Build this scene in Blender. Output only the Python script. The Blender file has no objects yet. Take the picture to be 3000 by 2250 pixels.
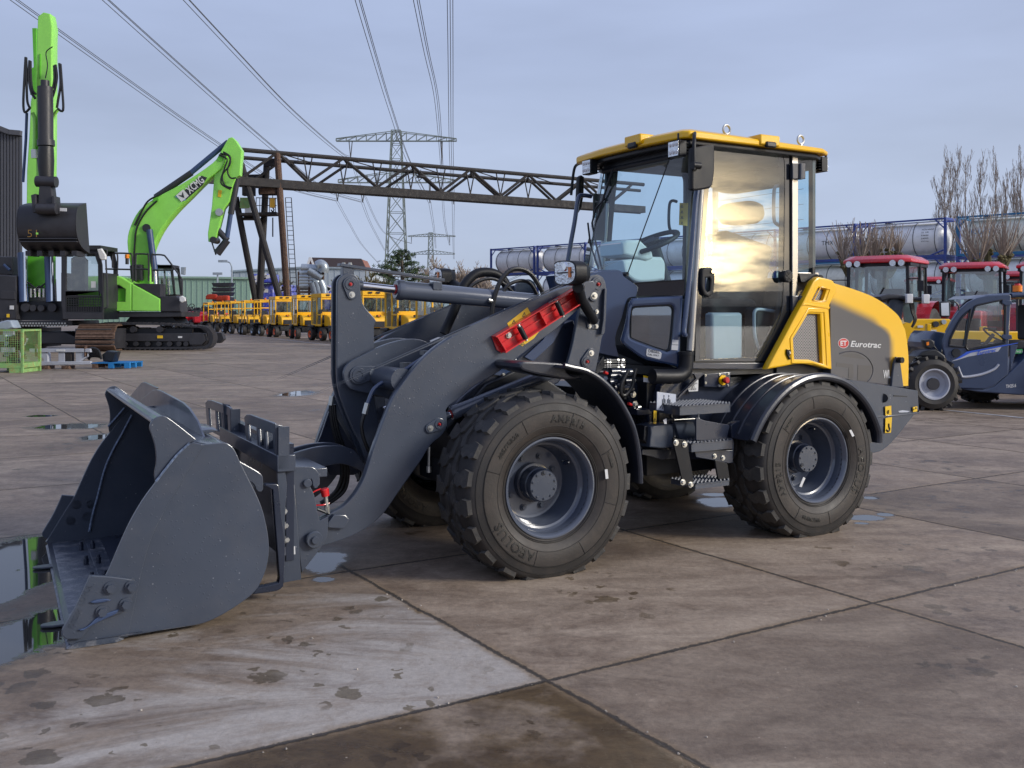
import bpy, bmesh, math, random
from mathutils import Vector, Matrix
random.seed(7)
C = bpy.context.scene
COL = C.collection
rad = math.radians
# ---------------------------------------------------------------- camera
F, CX, YH, H = 2900.0, 1500.0, 922.0, 1.445      # focal length, centre and horizon in photo pixels; eye height
cam = bpy.data.cameras.new('camera'); camo = bpy.data.objects.new('camera', cam); COL.objects.link(camo)
camo.location = (0, 0, H); camo.rotation_euler = (rad(90), 0, 0)
cam.sensor_width = 36; cam.lens = F/3000*36; cam.shift_y = -(1125-YH)/3000; cam.clip_end = 6000; cam.clip_start = .05
C.camera = camo
C.render.engine = 'CYCLES'
C.cycles.use_denoising = True
C.cycles.max_bounces = 8; C.cycles.transparent_max_bounces = 24; C.cycles.glossy_bounces = 4
C.cycles.caustics_reflective = False; C.cycles.caustics_refractive = False
C.view_settings.view_transform = 'Standard'; C.view_settings.look = 'None'
C.view_settings.exposure = 0.36; C.view_settings.gamma = 1.0
# ---------------------------------------------------------------- sky and sun
SUN_AZ, SUN_EL = math.atan2(.945, -.33), rad(24)   # azimuth from +Y towards +X
W = bpy.data.worlds.new("World"); C.world = W; W.use_nodes = True
def world():
    nt = W.node_tree; n = nt.nodes; L = nt.links; n.clear()
    out = n.new('ShaderNodeOutputWorld'); bg = n.new('ShaderNodeBackground')
    sky = n.new('ShaderNodeTexSky'); sky.sky_type = 'NISHITA'; sky.sun_disc = False
    sky.sun_elevation = SUN_EL; sky.sun_rotation = SUN_AZ; sky.dust_density = 3; sky.air_density = 1.0
    tc = n.new('ShaderNodeTexCoord'); sep = n.new('ShaderNodeSeparateXYZ'); L.new(tc.outputs['Generated'], sep.inputs[0])
    def vm(op, a, b):
        m = n.new('ShaderNodeVectorMath'); m.operation = op
        for i, x in enumerate((a, b)):
            if hasattr(x, 'links'): L.new(x, m.inputs[i])
            else: m.inputs[i].default_value = x
        return m
    def mt(op, a, b=0., c=0., clamp=False):
        m = n.new('ShaderNodeMath'); m.operation = op; m.use_clamp = clamp
        for i, x in enumerate((a, b, c)):
            if hasattr(x, 'links'): L.new(x, m.inputs[i])
            else: m.inputs[i].default_value = x
        return m.outputs[0]
    def mix(f, a, b, ty='MIX'):
        m = n.new('ShaderNodeMix'); m.data_type = 'RGBA'; m.blend_type = ty
        for i, x in ((0, f), (6, a), (7, b)):
            if hasattr(x, 'links'): L.new(x, m.inputs[i])
            else: m.inputs[i].default_value = x
        return m.outputs[2]
    # thin even overcast: lavender blue high up, paler towards the horizon
    ramp = n.new('ShaderNodeValToRGB'); L.new(sep.outputs[2], ramp.inputs[0])
    cr = ramp.color_ramp; cr.interpolation = 'EASE'
    cr.elements[0].position = 0.0; cr.elements[0].color = (.405, .470, .590, 1)
    cr.elements[1].position = 0.60; cr.elements[1].color = (.285, .335, .525, 1)
    e = cr.elements.new(.10); e.color = (.365, .430, .575, 1)
    e = cr.elements.new(.28); e.color = (.322, .385, .552, 1)
    # soft cloud bands
    mp = n.new('ShaderNodeMapping'); mp.inputs['Scale'].default_value = (1.6, 1.6, 7); L.new(tc.outputs['Generated'], mp.inputs[0])
    nz = n.new('ShaderNodeTexNoise'); nz.inputs['Scale'].default_value = 1.3; nz.inputs['Detail'].default_value = 5; L.new(mp.outputs[0], nz.inputs[0])
    band = mt('MULTIPLY_ADD', nz.outputs[0], .66, .69)
    base = mix(1.0, ramp.outputs[0], band, 'MULTIPLY')
    # the low sun behind streaky cloud, off to the right
    d = Vector((math.sin(SUN_AZ)*math.cos(rad(3.4)), math.cos(SUN_AZ)*math.cos(rad(3.4)), math.sin(rad(3.4)))).normalized()
    dot = vm('DOT_PRODUCT', tc.outputs['Generated'], d).outputs['Value']
    mp2 = n.new('ShaderNodeMapping'); mp2.inputs['Scale'].default_value = (6, 6, 27); L.new(tc.outputs['Generated'], mp2.inputs[0])
    nz2 = n.new('ShaderNodeTexNoise'); nz2.inputs['Scale'].default_value = 1.7; nz2.inputs['Detail'].default_value = 6; nz2.inputs['Roughness'].default_value = .62; L.new(mp2.outputs[0], nz2.inputs[0])
    streak = mt('MULTIPLY_ADD', nz2.outputs[0], 5.5, -2.2, clamp=True)
    ang = mt('ARCCOSINE', mt('MINIMUM', dot, 1.0))
    g1 = mt('POWER', 2.718, mt('MULTIPLY', mt('POWER', mt('DIVIDE', ang, .056), 2.0), -1.0))
    g2 = mt('POWER', 2.718, mt('MULTIPLY', mt('POWER', mt('DIVIDE', ang, .34), 2.0), -1.0))
    g3 = mt('POWER', 2.718, mt('MULTIPLY', mt('POWER', mt('DIVIDE', ang, .95), 2.0), -1.0))
    s2 = mt('MULTIPLY_ADD', streak, .85, .15)
    i1 = mt('MULTIPLY', mt('MULTIPLY', g1, s2), 24.0)
    i2 = mt('MULTIPLY', mt('MULTIPLY', g2, s2), .26)
    i3 = mt('MULTIPLY', g3, .18)
    col = mix(1.0, base, mix(1.0, (0, 0, 0, 1), mix(1.0, i1, (1, .76, .40, 1), 'MULTIPLY'), 'ADD'), 'ADD')
    col = mix(1.0, col, mix(1.0, i2, (1, .80, .46, 1), 'MULTIPLY'), 'ADD')
    col = mix(1.0, col, mix(1.0, i3, (1, .93, .80, 1), 'MULTIPLY'), 'ADD')
    col = mix(.06, col, mix(1.0, sky.outputs[0], (.1, .1, .1, 1), 'MULTIPLY'))
    L.new(col, bg.inputs[0]); bg.inputs[1].default_value = 1.0
    L.new(bg.outputs[0], out.inputs[0])
world()
W.cycles.sampling_method = 'MANUAL'; W.cycles.sample_map_resolution = 1024
sl = bpy.data.lights.new('sun', 'SUN'); sl.energy = 2.3; sl.angle = rad(14); sl.color = (1, .945, .86)
so = bpy.data.objects.new('sun', sl); COL.objects.link(so)
sd = Vector((math.sin(SUN_AZ)*math.cos(SUN_EL), math.cos(SUN_AZ)*math.cos(SUN_EL), math.sin(SUN_EL)))
so.rotation_euler = sd.to_track_quat('Z', 'Y').to_euler(); so.location = sd*60
# ---------------------------------------------------------------- materials
MAT = {}
def nodes(m):
    m.use_nodes = True; nt = m.node_tree; nt.nodes.clear()
    o = nt.nodes.new('ShaderNodeOutputMaterial'); b = nt.nodes.new('ShaderNodeBsdfPrincipled'); nt.links.new(b.outputs[0], o.inputs[0])
    return nt, b
def mat(name, col, rough=.5, metal=0., coat=0., var=.12, scale=3., bump=0., bscale=40., dirt=None, dirtamt=.3, emit=None, spec=.5, drops=0.):
    m = bpy.data.materials.new(name); nt, b = nodes(m); n = nt.nodes; L = nt.links
    b.inputs['Metallic'].default_value = metal; b.inputs['Coat Weight'].default_value = coat; b.inputs['Coat Roughness'].default_value = .08
    b.inputs['Specular IOR Level'].default_value = spec
    tc = n.new('ShaderNodeTexCoord')
    nz = n.new('ShaderNodeTexNoise'); nz.inputs['Scale'].default_value = scale; nz.inputs['Detail'].default_value = 6; nz.inputs['Roughness'].default_value = .6; L.new(tc.outputs['Object'], nz.inputs[0])
    mr = n.new('ShaderNodeMapRange'); L.new(nz.outputs[0], mr.inputs[0]); mr.inputs[1].default_value = .3; mr.inputs[2].default_value = .7
    mr.inputs[3].default_value = 1-var; mr.inputs[4].default_value = 1+var
    mx = n.new('ShaderNodeMix'); mx.data_type = 'RGBA'; mx.blend_type = 'MULTIPLY'; mx.inputs[0].default_value = 1; mx.inputs[6].default_value = (*col, 1); L.new(mr.outputs[0], mx.inputs[7])
    outc = mx.outputs[2]
    if dirt:
        n2 = n.new('ShaderNodeTexNoise'); n2.inputs['Scale'].default_value = scale*2.3; n2.inputs['Detail'].default_value = 8; n2.inputs['Roughness'].default_value = .7; L.new(tc.outputs['Object'], n2.inputs[0])
        r2 = n.new('ShaderNodeMapRange'); L.new(n2.outputs[0], r2.inputs[0]); r2.inputs[1].default_value = .48; r2.inputs[2].default_value = .75; r2.inputs[3].default_value = 0; r2.inputs[4].default_value = dirtamt*2
        r2.clamp = True
        m2 = n.new('ShaderNodeMix'); m2.data_type = 'RGBA'; L.new(r2.outputs[0], m2.inputs[0]); L.new(outc, m2.inputs[6]); m2.inputs[7].default_value = (*dirt, 1); outc = m2.outputs[2]
    if drops:
        vs_ = n.new('ShaderNodeTexVoronoi'); vs_.inputs['Scale'].default_value = 34; L.new(tc.outputs['Object'], vs_.inputs[0]); sc_ = n.new('ShaderNodeSeparateColor'); L.new(vs_.outputs['Color'], sc_.inputs[0])
        ma = n.new('ShaderNodeMath'); ma.operation = 'MULTIPLY_ADD'; L.new(sc_.outputs[0], ma.inputs[0]); ma.inputs[1].default_value = .55; ma.inputs[2].default_value = -.40
        lt = n.new('ShaderNodeMath'); lt.operation = 'LESS_THAN'; L.new(vs_.outputs['Distance'], lt.inputs[0]); L.new(ma.outputs[0], lt.inputs[1])
        ml = n.new('ShaderNodeMath'); ml.operation = 'MULTIPLY'; L.new(lt.outputs[0], ml.inputs[0]); ml.inputs[1].default_value = .55
        m3 = n.new('ShaderNodeMix'); m3.data_type = 'RGBA'; L.new(ml.outputs[0], m3.inputs[0]); L.new(outc, m3.inputs[6]); m3.inputs[7].default_value = (.30, .31, .34, 1); outc = m3.outputs[2]
    L.new(outc, b.inputs['Base Color'])
    r = n.new('ShaderNodeMapRange'); L.new(nz.outputs[0], r.inputs[0]); r.inputs[1].default_value = .3; r.inputs[2].default_value = .7
    r.inputs[3].default_value = max(.02, rough*.8); r.inputs[4].default_value = min(1, rough*1.2); L.new(r.outputs[0], b.inputs['Roughness'])
    if bump or drops:
        bp = n.new('ShaderNodeBump'); nb = n.new('ShaderNodeTexNoise'); nb.inputs['Scale'].default_value = bscale; nb.inputs['Detail'].default_value = 4; L.new(tc.outputs['Object'], nb.inputs[0])
        h = nb.outputs[0]
        bp.inputs['Strength'].default_value = bump; bp.inputs['Distance'].default_value = .01
        if drops:
            v = n.new('ShaderNodeTexVoronoi'); v.inputs['Scale'].default_value = 42; L.new(tc.outputs['Object'], v.inputs[0])
            rr = n.new('ShaderNodeMapRange'); L.new(v.outputs['Distance'], rr.inputs[0]); rr.inputs[1].default_value = .0; rr.inputs[2].default_value = .22; rr.inputs[3].default_value = 1; rr.inputs[4].default_value = 0
            ad = n.new('ShaderNodeMath'); ad.operation = 'MULTIPLY_ADD'; L.new(h, ad.inputs[0]); ad.inputs[1].default_value = bump; 
            L.new(rr.outputs[0], ad.inputs[2]); h = ad.outputs[0]; bp.inputs['Strength'].default_value = drops; bp.inputs['Distance'].default_value = .004
        L.new(h, bp.inputs['Height']); L.new(bp.outputs[0], b.inputs['Normal'])
    if emit: b.inputs['Emission Color'].default_value = (*emit[:3], 1); b.inputs['Emission Strength'].default_value = emit[3]
    MAT[name] = m; return m
def glass(name, tint, refl=.08, dirt=.06):
    m = bpy.data.materials.new(name); m.use_nodes = True; nt = m.node_tree; n = nt.nodes; L = nt.links; n.clear()
    o = n.new('ShaderNodeOutputMaterial'); tr = n.new('ShaderNodeBsdfTransparent'); gl = n.new('ShaderNodeBsdfGlossy'); df = n.new('ShaderNodeBsdfDiffuse')
    tr.inputs[0].default_value = (*tint, 1); gl.inputs['Roughness'].default_value = .015; df.inputs[0].default_value = (.5, .52, .5, 1)
    fr = n.new('ShaderNodeLayerWeight'); fr.inputs[0].default_value = .5
    pw = n.new('ShaderNodeMath'); pw.operation = 'POWER'; L.new(fr.outputs['Facing'], pw.inputs[0]); pw.inputs[1].default_value = 4
    ad = n.new('ShaderNodeMath'); ad.operation = 'MULTIPLY_ADD'; L.new(pw.outputs[0], ad.inputs[0]); ad.inputs[1].default_value = 1-refl; ad.inputs[2].default_value = refl; ad.use_clamp = True
    m1 = n.new('ShaderNodeMixShader'); L.new(ad.outputs[0], m1.inputs[0]); L.new(tr.outputs[0], m1.inputs[1]); L.new(gl.outputs[0], m1.inputs[2])
    tc = n.new('ShaderNodeTexCoord'); nz = n.new('ShaderNodeTexNoise'); nz.inputs['Scale'].default_value = 5; nz.inputs['Detail'].default_value = 7; L.new(tc.outputs['Object'], nz.inputs[0])
    mr = n.new('ShaderNodeMapRange'); L.new(nz.outputs[0], mr.inputs[0]); mr.inputs[1].default_value = .45; mr.inputs[2].default_value = .8; mr.inputs[3].default_value = dirt*.25; mr.inputs[4].default_value = dirt*2
    m2 = n.new('ShaderNodeMixShader'); L.new(mr.outputs[0], m2.inputs[0]); L.new(m1.outputs[0], m2.inputs[1]); L.new(df.outputs[0], m2.inputs[2])
    L.new(m2.outputs[0], o.inputs[0]); MAT[name] = m; return m
mat('charcoal', (.050, .063, .090), .34, coat=.35, var=.10, scale=2.2, dirt=(.11, .11, .12), dirtamt=.12, drops=.25)
mat('charcoal_dark', (.018, .025, .046), .30, coat=.4, var=.12, scale=2)
mat('navy_gloss', (.040, .066, .140), .18, coat=.8, var=.05, scale=2)
mat('chassis_black', (.007, .009, .014), .42, var=.3, scale=5)
mat('black_plastic', (.010, .011, .014), .45, var=.15, scale=6, bump=.1, bscale=160, spec=.3)
mat('fender_black', (.020, .024, .036), .33, coat=.3, var=.1, bump=.08, bscale=90)
mat('rubber', (.024, .0225, .022), .66, var=.25, scale=4, dirt=(.062, .050, .042), dirtamt=.30, bump=.10, bscale=90)
mat('rubber_inner', (.028, .0235, .021), .58, var=.25, scale=5, dirt=(.055, .043, .036), dirtamt=.40, bump=.1, bscale=60)
mat('tread', (.040, .039, .038), .7, var=.3, scale=7, dirt=(.09, .082, .072), dirtamt=.45, bump=.2, bscale=80)  # lug rubber lighter than the sidewall: sky light on it put into the colour
mat('worn_edge', (.050, .063, .090), .4, metal=.2, var=.2, scale=6, dirt=(.26, .26, .27), dirtamt=.5, bump=.3, bscale=60)
mat('rim_grey', (.085, .100, .135), .20, coat=.6, var=.06)
mat('tyre_letter', (.010, .010, .010), .45)
mat('hose', (.012, .012, .013), .4, bump=.2, bscale=150)
mat('yellow', (.88, .50, .0), .30, coat=.3, var=.05, scale=2)
mat('red', (.62, .018, .022), .25, coat=.5, var=.06)
mat('red_dull', (.50, .02, .02), .4)
mat('zinc', (.55, .55, .52), .32, metal=.85, var=.15, scale=20)
mat('chrome', (.75, .76, .78), .10, metal=1., var=.04)
mat('weld', (.13, .17, .25), .4, metal=.2, var=.5, scale=60, bump=.6, bscale=80)
mat('alu', (.42, .41, .39), .30, metal=.8, var=.1)
mat('label_white', (.62, .63, .64), .5, var=.04)
mat('label_grey', (.46, .50, .58), .4, var=.04)
mat('label_yellow', (.78, .50, .02), .4, var=.04)
mat('ink', (.02, .02, .02), .5, var=0)
mat('white_paint', (.72, .72, .72), .4, var=.04)
mat('interior_white', (.80, .82, .82), .5, var=.05)
mat('interior_dark', (.025, .028, .034), .6)
mat('seat', (.035, .038, .045), .8)
mat('lens', (.70, .72, .75), .08, metal=.9, var=.2, scale=30, bump=.5, bscale=60)
mat('amber', (.75, .20, .02), .3)
mat('mesh_grey', (.23, .23, .25), .45, metal=.4)
glass('glass_cab', (.72, .92, 1.0), .09, .04)
glass('glass_door', (.72, .86, .88), .12, .04)
glass('glass_dark', (.30, .45, .60), .32, .05)
# ---------------------------------------------------------------- object helpers
def link(o, parent=None):
    COL.objects.link(o)
    if parent is not None: o.parent = parent
    return o
def tag(o, label=None, cat=None, group=None, kind=None):
    for k, v in (('label', label), ('category', cat), ('group', group), ('kind', kind)):
        if v: o[k] = v
    return o
def empty(name, loc=(0, 0, 0), rz=0, label=None, cat=None, group=None):
    o = bpy.data.objects.new(name, None); o.location = loc; o.rotation_euler = (0, 0, rz); o.empty_display_size = .3
    link(o); return tag(o, label, cat, group)
def copy_tree(o, parent=None):
    c = o.copy(); COL.objects.link(c)
    if parent is not None: c.parent = parent
    for ch in [x for x in o.children]: copy_tree(ch, c)
    return c
def smooth(pts, n=4, corner=38):
    """Catmull-Rom through a closed outline, keeping sharp corners"""
    P = [Vector(p) for p in pts]; N = len(P); out = []
    def iscorner(i):
        a = P[i]-P[i-1]; b = P[(i+1) % N]-P[i]
        if a.length < 1e-9 or b.length < 1e-9: return True
        return a.angle(b) > rad(corner)
    cf = [iscorner(i) for i in range(N)]
    for i in range(N):
        p0, p1, p2, p3 = P[i-1], P[i], P[(i+1) % N], P[(i+2) % N]
        m1 = (p2-p1) if cf[i] else (p2-p0)*.5
        m2 = (p2-p1) if cf[(i+1) % N] else (p3-p1)*.5
        L = (p2-p1).length
        if m1.length > L*1.3: m1 = m1.normalized()*L*1.3
        if m2.length > L*1.3: m2 = m2.normalized()*L*1.3
        if cf[i] and cf[(i+1) % N]: out.append(tuple(p1)); continue
        for k in range(n):
            t = k/n; h1 = 2*t**3-3*t**2+1; h2 = t**3-2*t**2+t; h3 = -2*t**3+3*t**2; h4 = t**3-t**2
            out.append(tuple(p1*h1+m1*h2+p2*h3+m2*h4))
    return out
class MB:
    def __init__(s): s.v = []; s.f = []; s.m = []; s.mats = []
    def mi(s, m):
        if m not in s.mats: s.mats.append(m)
        return s.mats.index(m)
    def add(s, vs, fs, m):
        k = len(s.v); s.v += [tuple(v) for v in vs]; i = s.mi(m)
        for f in fs: s.f.append([k+j for j in f]); s.m.append(i)
    def mesh(s, me, fn, m):
        s.add([fn(v.co) for v in me.vertices], [list(p.vertices) for p in me.polygons], m); bpy.data.meshes.remove(me)
    def box(s, c, d, m, R=None):
        x, y, z = d[0]/2, d[1]/2, d[2]/2; vs = [Vector((a, b, e)) for a in (-x, x) for b in (-y, y) for e in (-z, z)]
        if R is not None: vs = [R @ v for v in vs]
        s.add([v+Vector(c) for v in vs], [(0, 1, 3, 2), (4, 6, 7, 5), (0, 4, 5, 1), (2, 3, 7, 6), (0, 2, 6, 4), (1, 5, 7, 3)], m)
    def bb(s, a, b, m): s.box([(a[i]+b[i])/2 for i in range(3)], [abs(b[i]-a[i]) for i in range(3)], m)
    def beam(s, p, q, w, h, m, up=(0, 0, 1)):
        p = Vector(p); q = Vector(q); d = q-p; L = d.length
        if L < 1e-6: return
        x = d/L; u = Vector(up)
        if abs(x.dot(u)) > .98: u = Vector((1, 0, 0))
        y = u.cross(x).normalized(); z = x.cross(y)
        s.box((p+q)/2, (L, w, h), m, Matrix((x, y, z)).transposed())
    def tube(s, pts, r, m, n=8, cap=True, closed=False):
        P = [Vector(p) for p in pts]; N = len(P); rings = []; prev = None
        for i in range(N):
            if closed: t = P[(i+1) % N]-P[i-1]
            else: t = (P[min(i+1, N-1)]-P[max(i-1, 0)])
            if t.length < 1e-9: t = Vector((0, 0, 1))
            t.normalize()
            if prev is None:
                a = Vector((0, 0, 1)) if abs(t.z) < .9 else Vector((1, 0, 0)); x = a.cross(t).normalized()
            else: x = (prev-t*prev.dot(t)).normalized()
            prev = x; y = t.cross(x); rr = r[i] if isinstance(r, (list, tuple)) else r
            rings.append([P[i]+(x*math.cos(2*math.pi*k/n)+y*math.sin(2*math.pi*k/n))*rr for k in range(n)])
        vs = [v for R in rings for v in R]; fs = []
        for i in range(N if closed else N-1):
            j = (i+1) % N
            for k in range(n): fs.append((i*n+k, i*n+(k+1) % n, j*n+(k+1) % n, j*n+k))
        if cap and not closed: fs.append(tuple(reversed(range(n)))); fs.append(tuple((N-1)*n+k for k in range(n)))
        s.add(vs, fs, m)
    def cyl(s, p, q, r, m, n=20): s.tube([p, q], r, m, n)
    def lathe(s, prof, o, ax, m, n=48, close=False):
        """profile of (distance along axis, radius)"""
        a = Vector(ax).normalized(); b = Vector((0, 0, 1)) if abs(a.z) < .9 else Vector((1, 0, 0)); x = b.cross(a).normalized(); y = a.cross(x); o = Vector(o)
        vs = []; fs = []
        for d, r in prof:
            for k in range(n):
                t = 2*math.pi*k/n; vs.append(o+a*d+(x*math.cos(t)+y*math.sin(t))*r)
        M = len(prof)
        for i in range(M if close else M-1):
            j = (i+1) % M
            for k in range(n): fs.append((i*n+k, i*n+(k+1) % n, j*n+(k+1) % n, j*n+k))
        s.add(vs, fs, m)
    def loft(s, A, B, m, caps=True):
        n = len(A); fs = [(i, (i+1) % n, n+(i+1) % n, n+i) for i in range(n)]
        if caps: fs += [tuple(reversed(range(n))), tuple(range(n, 2*n))]
        s.add(list(A)+list(B), fs, m)
    def flat(s, outs, th, m, fn, bev=.0):
        """filled outlines (first outer, rest holes) extruded by th, placed by fn(x, y, z)"""
        c = bpy.data.curves.new('c', 'CURVE'); c.dimensions = '2D'; c.fill_mode = 'BOTH'
        for pts in outs:
            sp = c.splines.new('POLY'); sp.points.add(len(pts)-1)
            for p, q in zip(sp.points, pts): p.co = (q[0], q[1], 0, 1)
            sp.use_cyclic_u = True
        bev = min(bev, th*.45); c.extrude = max(th/2-bev, 0)
        if bev > 0: c.bevel_depth = bev; c.offset = -bev; c.bevel_resolution = 1
        o = bpy.data.objects.new('o', c); me = bpy.data.meshes.new_from_object(o); bpy.data.objects.remove(o); bpy.data.curves.remove(c)
        s.mesh(me, lambda v: fn(v.x, v.y, v.z), m)
    def plv(s, pts, v, th, m, bev=.003, holes=(), sm=True, n=4):
        """plate in a plane across the machine: near face at v, going th further"""
        o = [smooth(pts, n) if sm else pts]+[smooth(h, 3) if sm else h for h in holes]
        s.flat(o, th, m, lambda x, y, z: (x, v+th/2-z, y), bev)
    def plu(s, pts, u, th, m, bev=.003, holes=(), sm=False):
        o = [smooth(pts) if sm else pts]+list(holes)
        s.flat(o, th, m, lambda x, y, z: (u+th/2+z, x, y), bev)
    def plz(s, pts, z0, th, m, bev=.003, holes=()):
        s.flat([pts]+list(holes), th, m, lambda x, y, z: (x, y, z0+th/2+z), bev)
    def text(s, body, size, fn, m, shear=0, off=0, th=.001, align='LEFT', sx=1, space=1):
        t = bpy.data.curves.new('t', 'FONT'); t.body = body; t.size = size; t.shear = shear; t.offset = off; t.extrude = th/2; t.align_x = align; t.space_character = space; t.resolution_u = 2
        o = bpy.data.objects.new('t', t); me = bpy.data.meshes.new_from_object(o); bpy.data.objects.remove(o); bpy.data.curves.remove(t)
        s.mesh(me, lambda v: fn(v.x*sx, v.y, v.z), m)
    def mirror(s, vc):
        k = len(s.v); nf = len(s.f)
        s.v += [(x, 2*vc-y, z) for x, y, z in s.v]
        s.f += [[k+j for j in reversed(f)] for f in s.f[:nf]]; s.m += s.m[:nf]
        return s
    def bolt(s, p, d, r=.012, m='zinc'):
        p = Vector(p); d = Vector(d).normalized(); s.tube([p, p+d*r*.35], r*1.5, m, 16); s.tube([p+d*r*.35, p+d*r*1.2], r, m, 6)
    def pair(s, name, parent, vc, **k):
        t = MB(); t.v = [(v[0], 2*vc-v[1], v[2]) for v in s.v]; t.f = [list(reversed(f)) for f in s.f]; t.m = list(s.m); t.mats = list(s.mats)
        o = s.build(name, parent, **k); t.build(name, parent, **k); return o
    def build(s, name, parent=None, ang=32, bev=0, fix=True, raw=False):
        if YAW and not raw:
            a, b = math.cos(YAW), math.sin(YAW); s.v = [(v[0]*a-v[1]*b, v[0]*b+v[1]*a, v[2]) for v in s.v]
        me = bpy.data.meshes.new(name); me.from_pydata(s.v, [], s.f); me.update()
        for mname in s.mats: me.materials.append(MAT[mname])
        me.polygons.foreach_set('material_index', s.m)
        me.polygons.foreach_set('use_smooth', [True]*len(s.f))
        if fix:
            bm = bmesh.new(); bm.from_mesh(me); bmesh.ops.recalc_face_normals(bm, faces=bm.faces); bm.to_mesh(me); bm.free()
        me.set_sharp_from_angle(angle=rad(ang)); me.update()
        o = bpy.data.objects.new(name, me); link(o, parent)
        if bev:
            b = o.modifiers.new('bevel', 'BEVEL'); b.width = bev; b.segments = 2; b.limit_method = 'ANGLE'; b.angle_limit = rad(40); b.harden_normals = False
        return o
def cr(pts, n=6):
    """open Catmull-Rom in 3D"""
    P = [Vector(p) for p in pts]; out = []
    for i in range(len(P)-1):
        p0 = P[max(i-1, 0)]; p1 = P[i]; p2 = P[i+1]; p3 = P[min(i+2, len(P)-1)]
        for k in range(n):
            t = k/n; out.append(.5*((2*p1)+(p2-p0)*t+(2*p0-5*p1+4*p2-p3)*t*t+(3*p1-p0-3*p2+p3)*t**3))
    out.append(P[-1]); return out
# ---------------------------------------------------------------- survey of the photograph: close-up windows and their scales
VW = dict(A=(0, 1080, 1.8433), B=(800, 700, 2.37), C=(800, 1200, 2.37), D=(1300, 700, 2.37), E=(1650, 340, 2.07375), F=(1700, 1000, 2.37),
          G=(2200, 780, 3.0164), H=(0, 120, 2.37), I=(0, 600, 3.1908), J=(500, 720, 2.765), K=(620, 380, 2.8359), L=(2350, 600, 2.6754),
          M=(2450, 440, 4.0218), P=(1260, 1100, 2.765), Q=(2100, 1080, 3.318), N=(0, 960, 2.212), R=(560, 1240, 3.3178), S=(1750, 1080, 4.1467),
          T=(1640, 780, 4.1475), U=(60, 1080, 4.424), X=(0, 0, 1.0))
def px(v, x, y): a = VW[v]; return a[0]+x/a[2], a[1]+y/a[2]
OX, OY, TH = .2147, 5.46, rad(30); cs, sn = math.cos(TH), math.sin(TH)
YAW = 0.
def frame(front):
    """the front half of the articulated machine is steered 2.6 degrees"""
    global cs, sn, YAW
    YAW = rad(-2.6) if front else 0.; cs, sn = math.cos(TH+YAW), math.sin(TH+YAW)
def p3(v, x, y, w=None, u=None, z=None):
    """surveyed point in the loader's own frame, on its plane v=w, u=u or z=z"""
    X, Y = px(v, x, y); t = (X-CX)/F
    if w is not None: u_ = (t*(OY+cs*w)-(OX-sn*w))/(cs-t*sn); v_ = w
    elif u is not None: v_ = (OX+cs*u-t*(OY+sn*u))/(sn+t*cs); u_ = u
    else:
        Z = (H-z)*F/(Y-YH); dx = t*Z-OX; dy = Z-OY; return (cs*dx+sn*dy, -sn*dx+cs*dy, z)
    Z = OY+sn*u_+cs*v_; return (u_, v_, H-(Y-YH)/F*Z)
def tv(view, pts, w): return [(q[0], q[2]) for q in (p3(view, x, y, w=w) for x, y in pts)]
def tu(view, pts, u): return [(q[1], q[2]) for q in (p3(view, x, y, u=u) for x, y in pts)]
def mix2(w, *segs):
    o = []
    for view, pts in segs: o += tv(view, pts, w)
    return o
def wp(view, x, y, Y):
    """surveyed world point at depth Y"""
    X, Z = px(view, x, y); return ((X-CX)/F*Y, Y, H-(Z-YH)/F*Y)
def gp(view, x, y, z=0.):
    X, Z = px(view, x, y); Y = (H-z)*F/(Z-YH); return ((X-CX)/F*Y, Y, z)
VC = .95
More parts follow.
